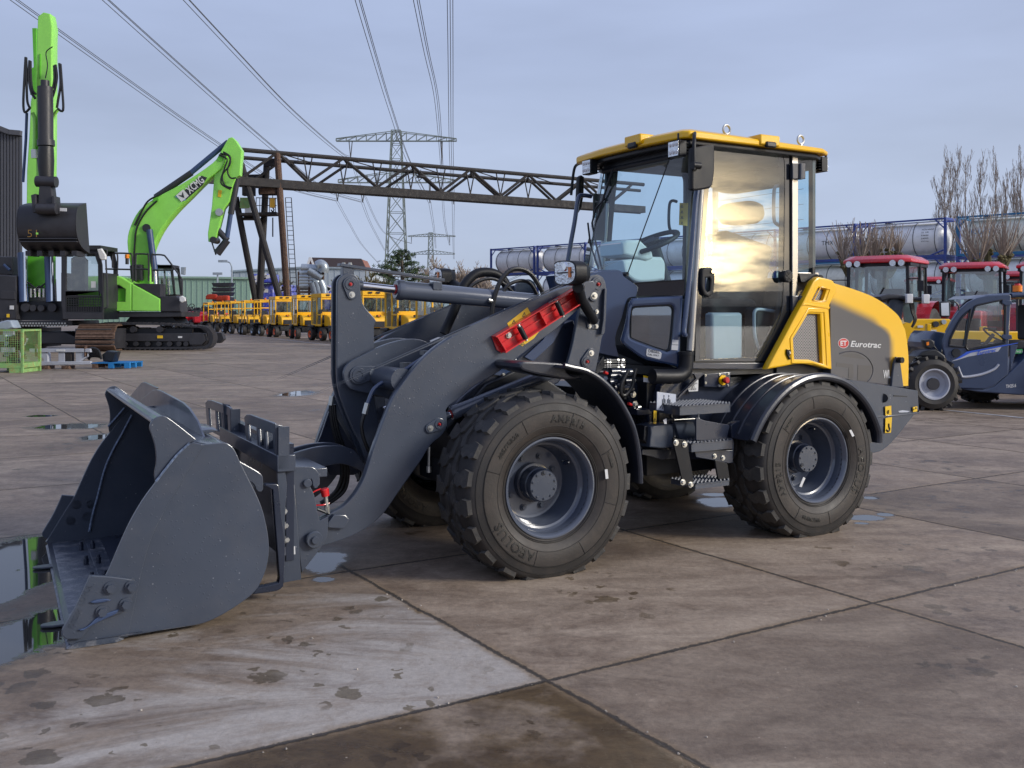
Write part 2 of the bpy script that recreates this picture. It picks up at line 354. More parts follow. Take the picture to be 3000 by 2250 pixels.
# ================================================================ GROUND
def ground_mat():
    m = bpy.data.materials.new('concrete_slabs'); nt, b = nodes(m); n = nt.nodes; L = nt.links; MAT['concrete'] = m
    tc = n.new('ShaderNodeTexCoord')
    def val(x, inp):
        if hasattr(x, 'links'): L.new(x, inp)
        else: inp.default_value = x
    def mt(op, a, b_=0., c=0., clamp=False):
        k = n.new('ShaderNodeMath'); k.operation = op; k.use_clamp = clamp
        for i, x in enumerate((a, b_, c)): val(x, k.inputs[i])
        return k.outputs[0]
    def mr(x, a, b_, c, d):
        k = n.new('ShaderNodeMapRange'); val(x, k.inputs[0])
        for i, q in enumerate((a, b_, c, d)): k.inputs[i+1].default_value = q
        return k.outputs[0]
    def mix(f, a, b_, ty='MIX'):
        k = n.new('ShaderNodeMix'); k.data_type = 'RGBA'; k.blend_type = ty
        for i, x in ((0, f), (6, a), (7, b_)): val(x, k.inputs[i])
        return k.outputs[2]
    def noise(vec, sc, det=5, ro=.6, dist=0.):
        k = n.new('ShaderNodeTexNoise'); k.inputs['Scale'].default_value = sc; k.inputs['Detail'].default_value = det; k.inputs['Roughness'].default_value = ro; k.inputs['Distortion'].default_value = dist
        L.new(vec, k.inputs[0]); return k.outputs[0]
    rot = n.new('ShaderNodeMapping'); rot.vector_type = 'TEXTURE'; L.new(tc.outputs['Object'], rot.inputs[0])
    rot.inputs['Location'].default_value = (.138, 3.91, 0); rot.inputs['Rotation'].default_value = (0, 0, rad(32.2))
    sp = n.new('ShaderNodeSeparateXYZ'); L.new(rot.outputs[0], sp.inputs[0])
    P = 1.97
    wob = mt('MULTIPLY_ADD', noise(tc.outputs['Object'], 2.5, 3), .03, -.015)
    s = mt('DIVIDE', mt('ADD', sp.outputs[0], wob), P); t = mt('DIVIDE', mt('ADD', sp.outputs[1], wob), P)
    i = mt('FLOOR', s); j = mt('FLOOR', t)
    cb = n.new('ShaderNodeCombineXYZ'); L.new(i, cb.inputs[0]); L.new(j, cb.inputs[1])
    wn = n.new('ShaderNodeTexWhiteNoise'); wn.noise_dimensions = '2D'; L.new(cb.outputs[0], wn.inputs[0])
    ds = mt('MULTIPLY', mt('ABSOLUTE', mt('SUBTRACT', mt('FRACT', mt('ADD', s, .5)), .5)), P)
    dt = mt('MULTIPLY', mt('ABSOLUTE', mt('SUBTRACT', mt('FRACT', mt('ADD', t, .5)), .5)), P)
    dm = mt('MINIMUM', ds, dt)
    # per slab tint, offset mottling
    ofs = n.new('ShaderNodeVectorMath'); ofs.operation = 'MULTIPLY_ADD'; L.new(wn.outputs['Color'], ofs.inputs[0]); ofs.inputs[1].default_value = (9, 9, 9); L.new(tc.outputs['Object'], ofs.inputs[2])
    strk = n.new('ShaderNodeMapping'); L.new(ofs.outputs[0], strk.inputs[0]); strk.inputs['Rotation'].default_value = (0, 0, rad(-24)); strk.inputs['Scale'].default_value = (.55, 1.35, 1)
    st2 = n.new('ShaderNodeMapping'); L.new(ofs.outputs[0], st2.inputs[0]); st2.inputs['Rotation'].default_value = (0, 0, rad(-12)); st2.inputs['Scale'].default_value = (.35, 2.2, 1)
    n1 = noise(strk.outputs[0], 1.5, 12, .66, 1.1)
    ns = noise(st2.outputs[0], 3.2, 9, .7, .5)
    n2 = noise(ofs.outputs[0], .55, 8, .62, .6)
    n3 = noise(tc.outputs['Object'], 30, 8, .8)
    n4 = noise(tc.outputs['Object'], 5.5, 10, .75, .3)
    c0 = mix(mr(n1, .38, .62, 0, 1), (0.141, 0.103, 0.074, 1), (0.338, 0.269, 0.201, 1))
    c1 = mix(mr(ns, .40, .62, 0, .55), c0, (0.193, 0.139, 0.098, 1))
    c1 = mix(mr(n4, .45, .68, 0, .60), c1, (0.375, 0.300, 0.225, 1))
    c1 = mix(mr(n2, .50, .66, 0, .62), c1, (0.099, 0.072, 0.052, 1))
    tint = mr(wn.outputs['Value'], 0, 1, .84, 1.14)
    c2 = mix(1.0, c1, tint, 'MULTIPLY')
    c3 = mix(mr(n3, .3, .7, 0, 1), mix(1., c2, (.72, .72, .72, 1), 'MULTIPLY'), mix(1., c2, (1.28, 1.28, 1.28, 1), 'MULTIPLY'))
    # the pale slab in the left foreground and its dark wet neighbour
    def cell(a, b_):
        return mt('MULTIPLY', mt('COMPARE', i, a, .1), mt('COMPARE', j, b_, .1))
    fs_, ft_ = mt('FRACT', s), mt('FRACT', t)
    pv = mt('ADD', mt('MULTIPLY', mt('SUBTRACT', fs_, mt('MULTIPLY', ft_, 1.35)), .22), mt('MULTIPLY', noise(strk.outputs[0], 1.3, 9, .66, 1.2), 1.0))
    pale = mt('MULTIPLY', cell(-1, 0), mr(pv, .40, .58, .0, 1), clamp=True)
    c4 = mix(mt('MULTIPLY', pale, .92), c3, mix(mr(n3, .3, .7, 0, 1), (.33, .30, .265, 1), (.51, .47, .425, 1)))
    c4 = mix(mt('MULTIPLY', mt('MULTIPLY', cell(-1, 0), mr(n4, .50, .70, 0, .8)), .7, clamp=True), c4, (0.206, 0.152, 0.107, 1))
    wetc = mt('MULTIPLY', cell(-1, -1), mr(noise(tc.outputs['Object'], 1.6, 6, .6), .36, .48, 0.15, 1), clamp=True)
    c5 = mix(wetc, c4, mix(1., c4, (0.400, 0.337, 0.215, 1), 'MULTIPLY'))
    # drying damp spots
    vo = n.new('ShaderNodeTexVoronoi'); vo.inputs['Scale'].default_value = 5.5; vo.inputs['Randomness'].default_value = 1
    wv = n.new('ShaderNodeVectorMath'); wv.operation = 'MULTIPLY_ADD'; nzc = n.new('ShaderNodeTexNoise'); nzc.inputs['Scale'].default_value = 16; nzc.inputs['Detail'].default_value = 4; L.new(tc.outputs['Object'], nzc.inputs[0])
    L.new(nzc.outputs['Color'], wv.inputs[0]); wv.inputs[1].default_value = (.13, .13, 0); L.new(tc.outputs['Object'], wv.inputs[2]); L.new(wv.outputs[0], vo.inputs[0])
    sv = n.new('ShaderNodeSeparateColor'); L.new(vo.outputs['Color'], sv.inputs[0])
    spot = mt('LESS_THAN', vo.outputs['Distance'], mt('MULTIPLY', mt('SUBTRACT', sv.outputs[0], .40, clamp=True), .66))
    vo2 = n.new('ShaderNodeTexVoronoi'); vo2.inputs['Scale'].default_value = 13; L.new(wv.outputs[0], vo2.inputs[0]); sv2 = n.new('ShaderNodeSeparateColor'); L.new(vo2.outputs['Color'], sv2.inputs[0])
    spot = mt('MAXIMUM', spot, mt('LESS_THAN', vo2.outputs['Distance'], mt('MULTIPLY', mt('SUBTRACT', sv2.outputs[0], .52, clamp=True), .9)))
    reg = mt('MULTIPLY', mt('MAXIMUM', mr(noise(tc.outputs['Object'], .55, 3, .5), .50, .56, 0, 1), cell(-1, 0)), mr(noise(tc.outputs['Object'], 1.3, 3, .5), .42, .50, 0, 1))
    spot = mt('MULTIPLY', spot, reg)
    c6 = mix(mt('MULTIPLY', spot, .8), c5, mix(1., c5, (0.360, 0.316, 0.215, 1), 'MULTIPLY'))
    # joints: dark gap with sandy borders
    chip = mt('MULTIPLY', noise(tc.outputs['Object'], 22, 8, .75), .045)
    dmc = mt('ADD', dm, mt('SUBTRACT', .022, chip))
    sand = mt('MULTIPLY', mr(dmc, .016, .050, 1, 0), mr(noise(tc.outputs['Object'], 2.2, 6, .7), .38, .55, .15, 1))
    c7 = mix(mt('MULTIPLY', sand, .75), c6, mix(mr(n3, .35, .65, 0, 1), (0.150, 0.106, 0.063, 1), (0.319, 0.229, 0.140, 1)))
    gap = mr(dmc, .006, .015, 1, 0)
    c8 = mix(mt('MULTIPLY', gap, .9), c7, (.035, .03, .026, 1))
    # pale grit
    v2 = n.new('ShaderNodeTexVoronoi'); v2.inputs['Scale'].default_value = 26; L.new(tc.outputs['Object'], v2.inputs[0])
    s2 = n.new('ShaderNodeSeparateColor'); L.new(v2.outputs['Color'], s2.inputs[0])
    gr = mt('LESS_THAN', v2.outputs['Distance'], mt('MULTIPLY', mt('SUBTRACT', s2.outputs[1], .86, clamp=True), .75))
    c9 = mix(mt('MULTIPLY', gr, .7), c8, (0.469, 0.398, 0.318, 1))
    # shallow water with soft damp margins
    acc = None
    ndist = mt('MULTIPLY_ADD', noise(tc.outputs['Object'], 3.0, 9, .72), 2.0, -1.0)
    for (x, y, rx, ry, lv) in POOLS:
        m_ = n.new('ShaderNodeMapping'); m_.vector_type = 'TEXTURE'; m_.inputs['Location'].default_value = (x, y, 0); m_.inputs['Scale'].default_value = (rx, ry, 1); L.new(tc.outputs['Object'], m_.inputs[0])
        l_ = n.new('ShaderNodeVectorMath'); l_.operation = 'LENGTH'; L.new(m_.outputs[0], l_.inputs[0]); v_ = mt('SUBTRACT', lv, l_.outputs['Value']); acc = v_ if acc is None else mt('MAXIMUM', acc, v_)
    wv_ = mt('ADD', mt('MAXIMUM', acc, -3.0), ndist)
    water = mr(wv_, -.06, .10, 0, 1); dmp = mr(wv_, -.45, .02, 0, 1)
    c10 = mix(dmp, c9, mix(1., c9, (0.420, 0.388, 0.284, 1), 'MULTIPLY')); c10 = mix(water, c10, (.030, .030, .028, 1))
    L.new(c10, b.inputs['Base Color'])
    damp = mt('MAXIMUM', mt('MAXIMUM', mt('MULTIPLY', spot, .7), wetc), dmp)
    ro = mt('SUBTRACT', mr(n1, .3, .7, .52, .72), mt('MULTIPLY', damp, .30))
    rw = mix(water, ro, (.02, .02, .02, 1)); L.new(rw, b.inputs['Roughness']); b.inputs['Specular IOR Level'].default_value = .45
    bp = n.new('ShaderNodeBump'); bp.inputs['Strength'].default_value = .5; bp.inputs['Distance'].default_value = .02
    h = mt('ADD', mt('MULTIPLY', n3, .25), mt('ADD', mt('MULTIPLY', gap, -1.), mt('MULTIPLY', noise(tc.outputs['Object'], 7, 8, .7), .4)))
    L.new(h, bp.inputs['Height']); L.new(mt('MULTIPLY', mt('SUBTRACT', 1., water), .6), bp.inputs['Strength']); L.new(bp.outputs[0], b.inputs['Normal'])

def pool(v, x, y, w, h, lv=1.): a = gp(v, x, y); b = gp(v, x+w, y); c = gp(v, x, y-h); d = gp(v, x, y+h); return (a[0], a[1], abs(b[0]-a[0]), abs(c[1]-d[1])/2, lv)
POOLS = [pool('A', 60, 1010, 260, 130), pool('A', 190, 1110, 150, 130), pool('A', 150, 1440, 230, 150), pool('A', -60, 1230, 190, 70, .9), pool('C', 350, 1050, 140, 75), pool('C', 345, 1180, 70, 16), pool('U', 980, 885, 180, 40), pool('U', 650, 748, 420, 36), pool('U', 290, 613, 190, 12),
         pool('S', 1520, 1625, 260, 45, 1.1), pool('S', 1450, 1530, 160, 16, 1.1), pool('Q', 1450, 1450, 170, 24, 1.05), pool('Q', 1400, 1503, 60, 9, 1.1), pool('Q', 1500, 1256, 70, 12, 1.1), pool('Q', 1640, 1420, 70, 14, 1.1), pool('B', 175, 1072, 100, 18, 1.1)]
ground_mat()
g = MB()
S_ = 2500
g.add([(-S_, -S_, 0), (S_, -S_, 0), (S_, S_, 0), (-S_, S_, 0)], [(0, 1, 2, 3)], 'concrete')
tag(g.build('ground', fix=False), kind='structure')
# painted line along the parked machines
ln = MB(); mat('worn_line', (.36, .36, .37), .6, var=.35, scale=8)
def strip(view, pts, w, z=.005):
    P = [Vector(gp(view, x, y)) for x, y in pts]
    for a, b in zip(P, P[1:]):
        d = (b-a).normalized(); s_ = Vector((-d.y, d.x, 0))*w/2
        ln.add([(a+s_)[:2]+(z,), (a-s_)[:2]+(z,), (b-s_)[:2]+(z,), (b+s_)[:2]+(z,)], [(0, 1, 2, 3)], 'worn_line')
strip('J', [(300, 700), (800, 748), (1300, 806)], .16)
strip('L', [(900, 1590), (1300, 1628), (1739, 1672)], .10)
tag(ln.build('road_marking', fix=False), kind='structure')

random.seed(77); q = MB()
for k in range(90):
    if k % 3: t_ = random.uniform(-3.5, 3.5); ax = random.choice(((.846, .533), (-.533, .846))); x = .138+ax[0]*t_+random.gauss(0, .035); y = 3.91+ax[1]*t_+random.gauss(0, .035)
    else: x = random.uniform(-1.5, 3); y = random.uniform(3.2, 6.5)
    r = random.uniform(.002, .007); vs = [Vector((random.uniform(.6, 1.2)*r*math.cos(a), random.uniform(.6, 1.2)*r*math.sin(a), 0)) for a in [i*1.257 for i in range(5)]]
    q.add([v+Vector((x, y, .001)) for v in vs]+[v*.6+Vector((x, y, r*.9)) for v in vs], [(i, (i+1) % 5, 5+(i+1) % 5, 5+i) for i in range(5)]+[(5, 6, 7, 8, 9)], 'grit')
mat('grit', (.38, .34, .29), .8, var=.4, scale=30)
tag(q.build('grit'), 'scattered pale stone grit along the slab joints', 'grit', kind='stuff')
# ================================================================ THE WHEEL LOADER
VW['Y'] = (0, 0, .73733)
L0 = empty('wheel_loader', (OX, OY, 0), TH, 'compact grey wheel loader with yellow cab roof and open bucket, closest machine in the yard', 'wheel loader')
ch = 'charcoal'
def textfit(mb, body, org, ux, uy, w, h, m, shear=0, off=0, th=.0015):
    """text whose lower left is org, along ux, upright uy, fitted to w x h"""
    t = bpy.data.curves.new('t', 'FONT'); t.body = body; t.size = 1; t.shear = shear; t.offset = off; t.extrude = 0; t.resolution_u = 2
    o = bpy.data.objects.new('t', t); me = bpy.data.meshes.new_from_object(o); bpy.data.objects.remove(o); bpy.data.curves.remove(t)
    xs = [v.co.x for v in me.vertices]; ys = [v.co.y for v in me.vertices]; x0, x1, y0, y1 = min(xs), max(xs), min(ys), max(ys)
    org = Vector(org); ux = Vector(ux).normalized(); uy = Vector(uy).normalized(); nn = ux.cross(uy)
    mb.mesh(me, lambda c: org+ux*((c.x-x0)/(x1-x0)*w)+uy*((c.y-y0)/(y1-y0)*h)+nn*th, m)
def textline(body, size):
    t = bpy.data.curves.new('t', 'FONT'); t.body = body; t.size = size; t.offset = .004*size; t.resolution_u = 2
    o = bpy.data.objects.new('t', t); me = bpy.data.meshes.new_from_object(o); bpy.data.objects.remove(o); bpy.data.curves.remove(t); return me
frame(True)
# ---------------------------------------------------------------- wheels
def tyre_mesh(rot, R=.532, W_=.395, N=21):
    q = MB(); d0 = -.005; c = d0+W_/2
    half = [(.022, .262), (.004, .283), (-.020, .32), (-.030, .345), (-.031, .350), (-.036, .385), (-.033, .425), (-.030, .430), (-.026, .462), (-.014, .492), (.004, .508), (.03, .515), (.08, .517), (.14, .518)]
    half = [(d, r*R/.5325) if r > .3 else (d, r) for d, r in half]
    prof = half+[(2*c-d, r) for d, r in reversed(half)]
    i0 = min(i for i, (d, r) in enumerate(half) if r > .424)
    q.lathe(prof[:i0+1], (0, 0, 0), (0, 1, 0), 'rubber_inner', 96); q.lathe(prof[len(prof)-1-i0:], (0, 0, 0), (0, 1, 0), 'rubber_inner', 96); q.lathe(prof[i0:len(prof)-i0], (0, 0, 0), (0, 1, 0), 'rubber', 96)
    for rr_, dd_ in ((.428, -.0335), (.345, -.0305), (.30, -.012), (.292, -.008), (.47, -.0235)):
        q.tube([(rr_*math.sin(t), dd_, rr_*math.cos(t)) for t in [k*math.pi/48 for k in range(96)]], .0022, 'tyre_letter' if rr_ > .4 else 'rubber', 5, closed=True)
    for t in range(8): t_ = t*math.pi/4+.3; q.tube([(r_*math.sin(t_), d_-.001, r_*math.cos(t_)) for d_, r_ in half[3:8]], .0018, 'tyre_letter', 4)
    p = 2*math.pi*R/N
    outer = [(-.004, .012), (.012, .0), (.045, .012), (.085, -.006), (.125, .010), (.140, .040), (.118, .072), (.085, .066), (.055, .082), (.028, .098), (-.004, .090)]
    inner = [(.128, .062), (.150, .045), (.176, .060), (.186, .100), (.180, .160), (.160, .182), (.142, .160), (.148, .115)]
    def lug(poly, a0, flip, r0, r1):
        top = []; bot = []; M = len(poly)
        cw = sum(x for x, _ in poly)/M; ca = sum(y for _, y in poly)/M
        for lst, rr, sc in ((bot, r0, 1.10), (top, r1, 1.0)):
            for w, a in poly:
                w_ = cw+(w-cw)*sc; a_ = ca+(a-ca)*sc
                drop = max(0, (.012-w_))*.9
                w2 = 2*c-d0-(w_)-d0 if False else w_
                dd = d0+w2 if not flip else (2*c-(d0+w2))
                ph = (a0+(a_ if not flip else a_+p*.5))/R
                r = rr-drop
                lst.append((r*math.sin(ph), dd, r*math.cos(ph)))
        if flip: top.reverse(); bot.reverse()
        fs = [(i, (i+1) % M, M+(i+1) % M, M+i) for i in range(M)]+[tuple(range(M, 2*M))]
        q.add(bot+top, fs, 'tread')
    for k in range(N):
        for fl in (0, 1):
            lug(outer, k*p, fl, R-.032, R); lug(inner, k*p, fl, R-.03, R-.001)
    # raised rings and lettering on the sidewalls
    for sgn in (0, 1):
        def put(body, size, r, phc, m='tyre_letter'):
            t = bpy.data.curves.new('t', 'FONT'); t.body = body; t.size = size; t.extrude = .0018; t.offset = .0012; t.align_x = 'CENTER'; t.space_character = 1.12; t.resolution_u = 2
            o = bpy.data.objects.new('t', t); me = bpy.data.meshes.new_from_object(o); bpy.data.objects.remove(o); bpy.data.curves.remove(t)
            def f(v):
                rr = r+v.y; ph = phc+v.x/r
                for (da, ra), (db, rb) in zip(half, half[1:]):
                    if ra <= rr <= rb: d = da+(db-da)*(rr-ra)/(rb-ra); break
                else: d = -.033
                d = d-.0015-(v.z if v.z > 0 else 0)
                pt = (rr*math.sin(ph), d, rr*math.cos(ph))
                return pt if not sgn else (-pt[0], 2*c-pt[1], pt[2])
            q.mesh(me, f, m)
        put('AEOLUS', .074, .356, rad(222)); put('AMP215', .058, .366, rad(14)); put('405/70R20', .034, .372, rad(312)); put('TUBELESS', .020, .385, rad(70))
    cr_, sr_ = math.cos(rot), math.sin(rot)
    q.v = [(x*cr_+z*sr_, y, max(-x*sr_+z*cr_, -.489)) for x, y, z in q.v]
    return q
def rim_mesh(q, rot):
    prof = [(.020, .255), (.004, .262), (-.004, .272), (-.003, .280), (.006, .281), (.012, .274)]
    q.lathe(prof, (0, 0, 0), (0, 1, 0), 'rim_grey', 64)
    q.lathe([(-.003, .273), (.010, .262), (.022, .254), (.075, .250), (.088, .240), (.092, .228), (.108, .226), (.150, .224), (.165, .216), (.215, .212), (.228, .204), (.232, .19), (.228, .10), (.228, .02)], (0, 0, 0), (0, 1, 0), 'rim_grey', 64)
    q.lathe([(.022, .254), (.37, .25)], (0, 0, 0), (0, 1, 0), 'chassis_black', 48)
def hub_mesh(rot):
    q = MB(); q.lathe([(.228, .112), (.19, .110), (.188, .098), (.125, .096), (.120, .090), (.085, .089), (.080, .086), (.080, .0)], (0, 0, 0), (0, 1, 0), 'charcoal_dark', 48)
    q.lathe([(.0795, .084), (.0790, .0)], (0, 0, 0), (0, 1, 0), 'charcoal', 48)
    for k in range(10):
        a = rot+k*math.pi/5; q.bolt((.073*math.sin(a), .079, .073*math.cos(a)), (0, -1, 0), .0055, 'charcoal')
    a = rot+rad(-3); q.lathe([(.078, .012), (.075, .012), (.075, .006), (.077, .005)], (.070*math.sin(a), 0, .070*math.cos(a)), (0, 1, 0), 'chassis_black', 14)
    return q
YAW0 = rad(-2.6)
def wheel(u, v, rz, rot, nm='wheel'):
    q = MB(); rim_mesh(q, rot)
    w = q.build(nm, L0, raw=True); yw = YAW0 if u < 1 else 0.; w.location = (u*math.cos(yw)-v*math.sin(yw), u*math.sin(yw)+v*math.cos(yw), .49); w.rotation_euler = (0, 0, rz+yw)
    return w
for u, rot in ((0, 0), (2.066, rad(-118))):
    near = wheel(u, 0, 0, rot); ty = tyre_mesh(rot).build('tyre', near, 40, raw=True); hb = hub_mesh(rot).build('hub', near, 30, raw=True)
    for k in range(8):
        a = rot+rad(20+45*k); b = MB(); b.bolt((.150*math.sin(a), .228, .150*math.cos(a)), (0, -1, 0), .013, 'charcoal'); bo = b.build('wheel_nut', near, 30, raw=True)
    b = MB(); a = rot*0+rad(55 if u == 0 else 20); pc = Vector((.205*math.sin(a), .13, .205*math.cos(a)))
    b.tube([pc+Vector((0, -.03, 0)), pc+Vector((-.01, .0, -.01))], .012, 'charcoal_dark', 12); b.tube([pc+Vector((0, -.04, 0)), pc+Vector((0, .03, 0))], .004, 'zinc', 8); b.build('valve', near, raw=True)
    far = near.copy(); COL.objects.link(far); yw = YAW0 if u < 1 else 0.; far.location = (near.location.x-2*VC*math.sin(yw), near.location.y+2*VC*math.cos(yw), .49); far.rotation_euler = (0, 0, math.pi+yw)
    for chd in near.children:
        c2 = chd.copy(); COL.objects.link(c2); c2.parent = far
# stickers on the tyres
def sticker(parent, pts, view, v, m='label_white', name='sticker', th=.002):
    q = MB(); q.plv(tv(view, pts, v), v-th, th, m, 0, sm=False); return q.build(name, parent)
sticker(L0, [(1414, 762), (1436, 758), (1444, 834), (1422, 838)], 'P', -.040)
frame(False)
sticker(L0, [(1285, 600), (1305, 592), (1336, 652), (1316, 663)], 'Q', -.040)
sticker(L0, [(840, 1052), (860, 1064), (822, 1152), (800, 1145)], 'Q', .07)
frame(True)
# ---------------------------------------------------------------- bucket
VB0, VB1 = -.06, 2.06
side = [(1040, 397), (1100, 408), (1205, 400), (1240, 410), (1268, 440), (1300, 510), (1345, 600), (1385, 680), (1420, 770), (1445, 880), (1453, 970), (1445, 1050), (1420, 1130), (1380, 1200), (1310, 1260), (1200, 1330), (1100, 1375), (1000, 1393), (850, 1418), (690, 1447), (520, 1470), (380, 1490), (358, 1470), (400, 1400), (520, 1200), (575, 1110), (640, 960), (700, 830), (770, 710), (840, 615), (880, 560), (950, 470), (1020, 408)]
S2 = tv('A', side, VB0)
# shell: lip, floor, curved back, top
shell = tv('A', [(372, 1500), (690, 1452), (850, 1420), (1000, 1395), (1100, 1375), (1200, 1330), (1310, 1260), (1380, 1200), (1420, 1130), (1445, 1050), (1452, 970), (1443, 880), (1418, 770), (1383, 680), (1343, 600), (1298, 512), (1262, 442), (1235, 412), (1150, 410), (1040, 392), (960, 335), (880, 262)], VB0)
def sheet(mb, pl, v0, v1, th, m, n=5, inward=1):
    P = [Vector(p) for p in cr([(a, b, 0) for a, b in pl], n)]; Q = []
    for i in range(len(P)):
        t = (P[min(i+1, len(P)-1)]-P[max(i-1, 0)]).normalized(); Q.append(P[i]+Vector((-t.y, t.x, 0))*th*inward)
    ring = P+Q[::-1]
    A = [(p.x, v0, p.y) for p in ring]; B = [(p.x, v1, p.y) for p in ring]
    n_ = len(ring); fs = [(i, (i+1) % n_, n_+(i+1) % n_, n_+i) for i in range(n_)]
    m_ = len(P)
    for i in range(m_-1):
        fs.append((i, n_-1-i, n_-2-i, i+1)); fs.append((n_+i, n_+i+1, n_+n_-2-i, n_+n_-1-i))
    mb.add(A+B, fs, m)
q = MB(); sheet(q, shell, VB0+.019, VB1-.019, .014, 'charcoal_dark', 4, 1)
bucket = q.build('bucket', L0)
q = MB(); q.plv(S2, VB0, .02, ch, .004); q.pair('side_plate', bucket, (VB0+VB1)/2)
q = MB()
strip_ = [(1040, 397), (1100, 412), (1000, 575), (900, 745), (822, 900), (770, 1070), (725, 1280), (690, 1447), (520, 1470), (380, 1490), (358, 1470), (400, 1400), (520, 1200), (575, 1110), (640, 960), (700, 830), (770, 710), (840, 615), (880, 560), (950, 470), (1020, 408)]
q.plv(tv('A', strip_, VB0), VB0-.006, .008, ch, .002); q.pair('side_edge_plate', bucket, (VB0+VB1)/2)
q = MB(); ear = [(808, 320), (820, 285), (850, 261), (885, 256), (915, 270), (960, 303), (1060, 382), (1025, 405), (930, 500), (840, 612), (834, 570), (845, 500), (838, 420), (820, 360)]
q.plv(tv('A', ear, VB0), VB0+.004, .018, ch, .003); q.pair('spill_guard_ear', bucket, (VB0+VB1)/2)
# weld beads
q = MB(); w1 = [p3('A', x, y, w=VB0-.008) for x, y in [(842, 610), (900, 535), (960, 462), (1025, 402)]]
q.tube(cr(w1, 4), .006, 'weld', 6); q.build('weld_bead', bucket); q = MB()
inner = [p3('A', x, y, w=VB1-.03) for x, y in [(672, 212), (640, 250), (600, 295), (583, 312)]]; q.tube(cr(inner, 3), .007, 'weld', 6); q.build('weld_bead', bucket); q = MB()
inner = [p3('A', x, y, w=VB1-.03) for x, y in [(712, 250), (660, 350), (610, 440), (565, 545), (530, 680), (500, 790), (482, 880)]]; q.tube(cr(inner, 4), .008, 'weld', 6)
q.build('weld_bead', bucket)
# upper edge bar between the ears
ub = p3('A', 868, 285, w=VB0)
q = MB(); q.beam((ub[0], VB0+.02, ub[2]), (ub[0], VB1-.02, ub[2]), .055, .022, ch); q.tube([(ub[0]-.027, VB0+.02, ub[2]), (ub[0]-.027, VB1-.02, ub[2])], .012, ch, 10); q.build('top_edge_bar', bucket, bev=.003)
# spill plate rising behind the bar
su = p3('A', 1150, 400, w=.3)[0]-.05
q = MB(); q.plu(tu('A', [(1120, 400), (1095, 365), (1062, 280), (1020, 215), (985, 182), (870, 120), (845, 112), (822, 116), (744, 182), (800, 290), (960, 400)], su), su, .012, ch, .003, sm=False)
q.plu(tu('A', [(700, 150), (762, 76), (778, 71), (852, 104), (744, 186)], su+.02), su+.02, .012, ch, .003, sm=False)
q.build('spill_plate', bucket)
# cutting edge, its bolts and teeth
l0 = p3('A', 372, 1535, w=VB0); l1 = p3('A', 655, 1492, w=VB0)
q = MB(); q.plv([(l0[0]-.01, .004), (l0[0]+.03, .026), (l0[0]+.30, .030), (l1[0], .030), (l1[0]-.01, .020), (l1[0]+.01, .012), (l1[0]-.02, .002), (l0[0], .0)], VB0-.02, VB1-VB0+.04, 'worn_edge', .002, sm=False)
q.build('cutting_edge', bucket)
for v in (.16, .55, .95, 1.35, 1.74):
    for du in (.17, .235):
        b = MB(); b.tube([(l0[0]+du, v, .030), (l0[0]+du, v, .062)], .016, 'charcoal_dark', 6); b.tube([(l0[0]+du, v, .062), (l0[0]+du, v, .078)], .010, 'charcoal_dark', 8); b.build('edge_bolt', bucket)
for v in (.30, 1.48):
    q = MB(); q.plz([(l0[0]-.09, v-.02), (l0[0]-.10, v), (l0[0]-.09, v+.02), (l0[0]-.05, v+.035), (l0[0]+.04, v+.035), (l0[0]+.04, v-.035), (l0[0]-.05, v-.035)], .004, .012, ch); q.build('tooth', bucket)
# side cutters
cut = tv('A', [(485, 1116), (600, 1122), (712, 1138), (732, 1150), (732, 1195), (715, 1240), (690, 1290), (655, 1320), (520, 1370), (465, 1425), (440, 1460), (357, 1463), (332, 1440), (336, 1410), (400, 1300), (445, 1210)], VB0-.03)
for mirror_ in (0, 1):
    q = MB(); q.plv(cut, VB0-.032, .024, ch, .005)
    for pts, r in (([(485, 1262), (520, 1248), (570, 1242), (605, 1250), (560, 1262), (510, 1268)], 0), ([(420, 1412), (470, 1392), (530, 1340), (600, 1312), (645, 1300), (625, 1325), (560, 1355), (500, 1385), (450, 1415)], 0)):
        q.plv(tv('A', pts, VB0-.04), VB0-.044, .012, 'navy_gloss', .005)
    a = Vector(p3('A', 448, 1268, w=VB0)); bb = Vector(p3('A', 505, 1155, w=VB0)); ux = (bb-a); w_ = ux.length; ux.normalize(); uy = Vector((-ux.z, 0, ux.x))
    if not mirror_:
        textfit(q, 'LOVOL', a+Vector((0, -.0345, 0)), ux, uy, w_*.95, .030, 'charcoal', off=.01, th=-.0)
        a = Vector(p3('A', 392, 1392, w=VB0)); bb = Vector(p3('A', 440, 1300, w=VB0)); ux = (bb-a); w_ = ux.length; ux.normalize(); uy = Vector((-ux.z, 0, ux.x))
        textfit(q, 'FX0204', a+Vector((0, -.0345, 0)), ux, uy, w_*1.1, .022, 'charcoal', off=.01, th=-.0)
    if mirror_: q.v = [(x, VB0+VB1-y, z) for x, y, z in q.v]
    sc = q.build('side_cutter', bucket)
    for x, y in ((597, 1183), (710, 1176), (680, 1272), (553, 1312)):
        pt = p3('A', x, y, w=VB0-.034); yy = pt[1] if not mirror_ else VB0+VB1-pt[1]
        for dirn in (-1, 1):
            b = MB(); y_ = yy if (dirn < 0) != bool(mirror_) else (VB0+.02 if not mirror_ else VB1-.02)
            b.bolt((pt[0], y_, pt[2]), (0, dirn if not mirror_ else -dirn, 0) if True else 0, .019, 'charcoal'); b.build('cutter_bolt', bucket)
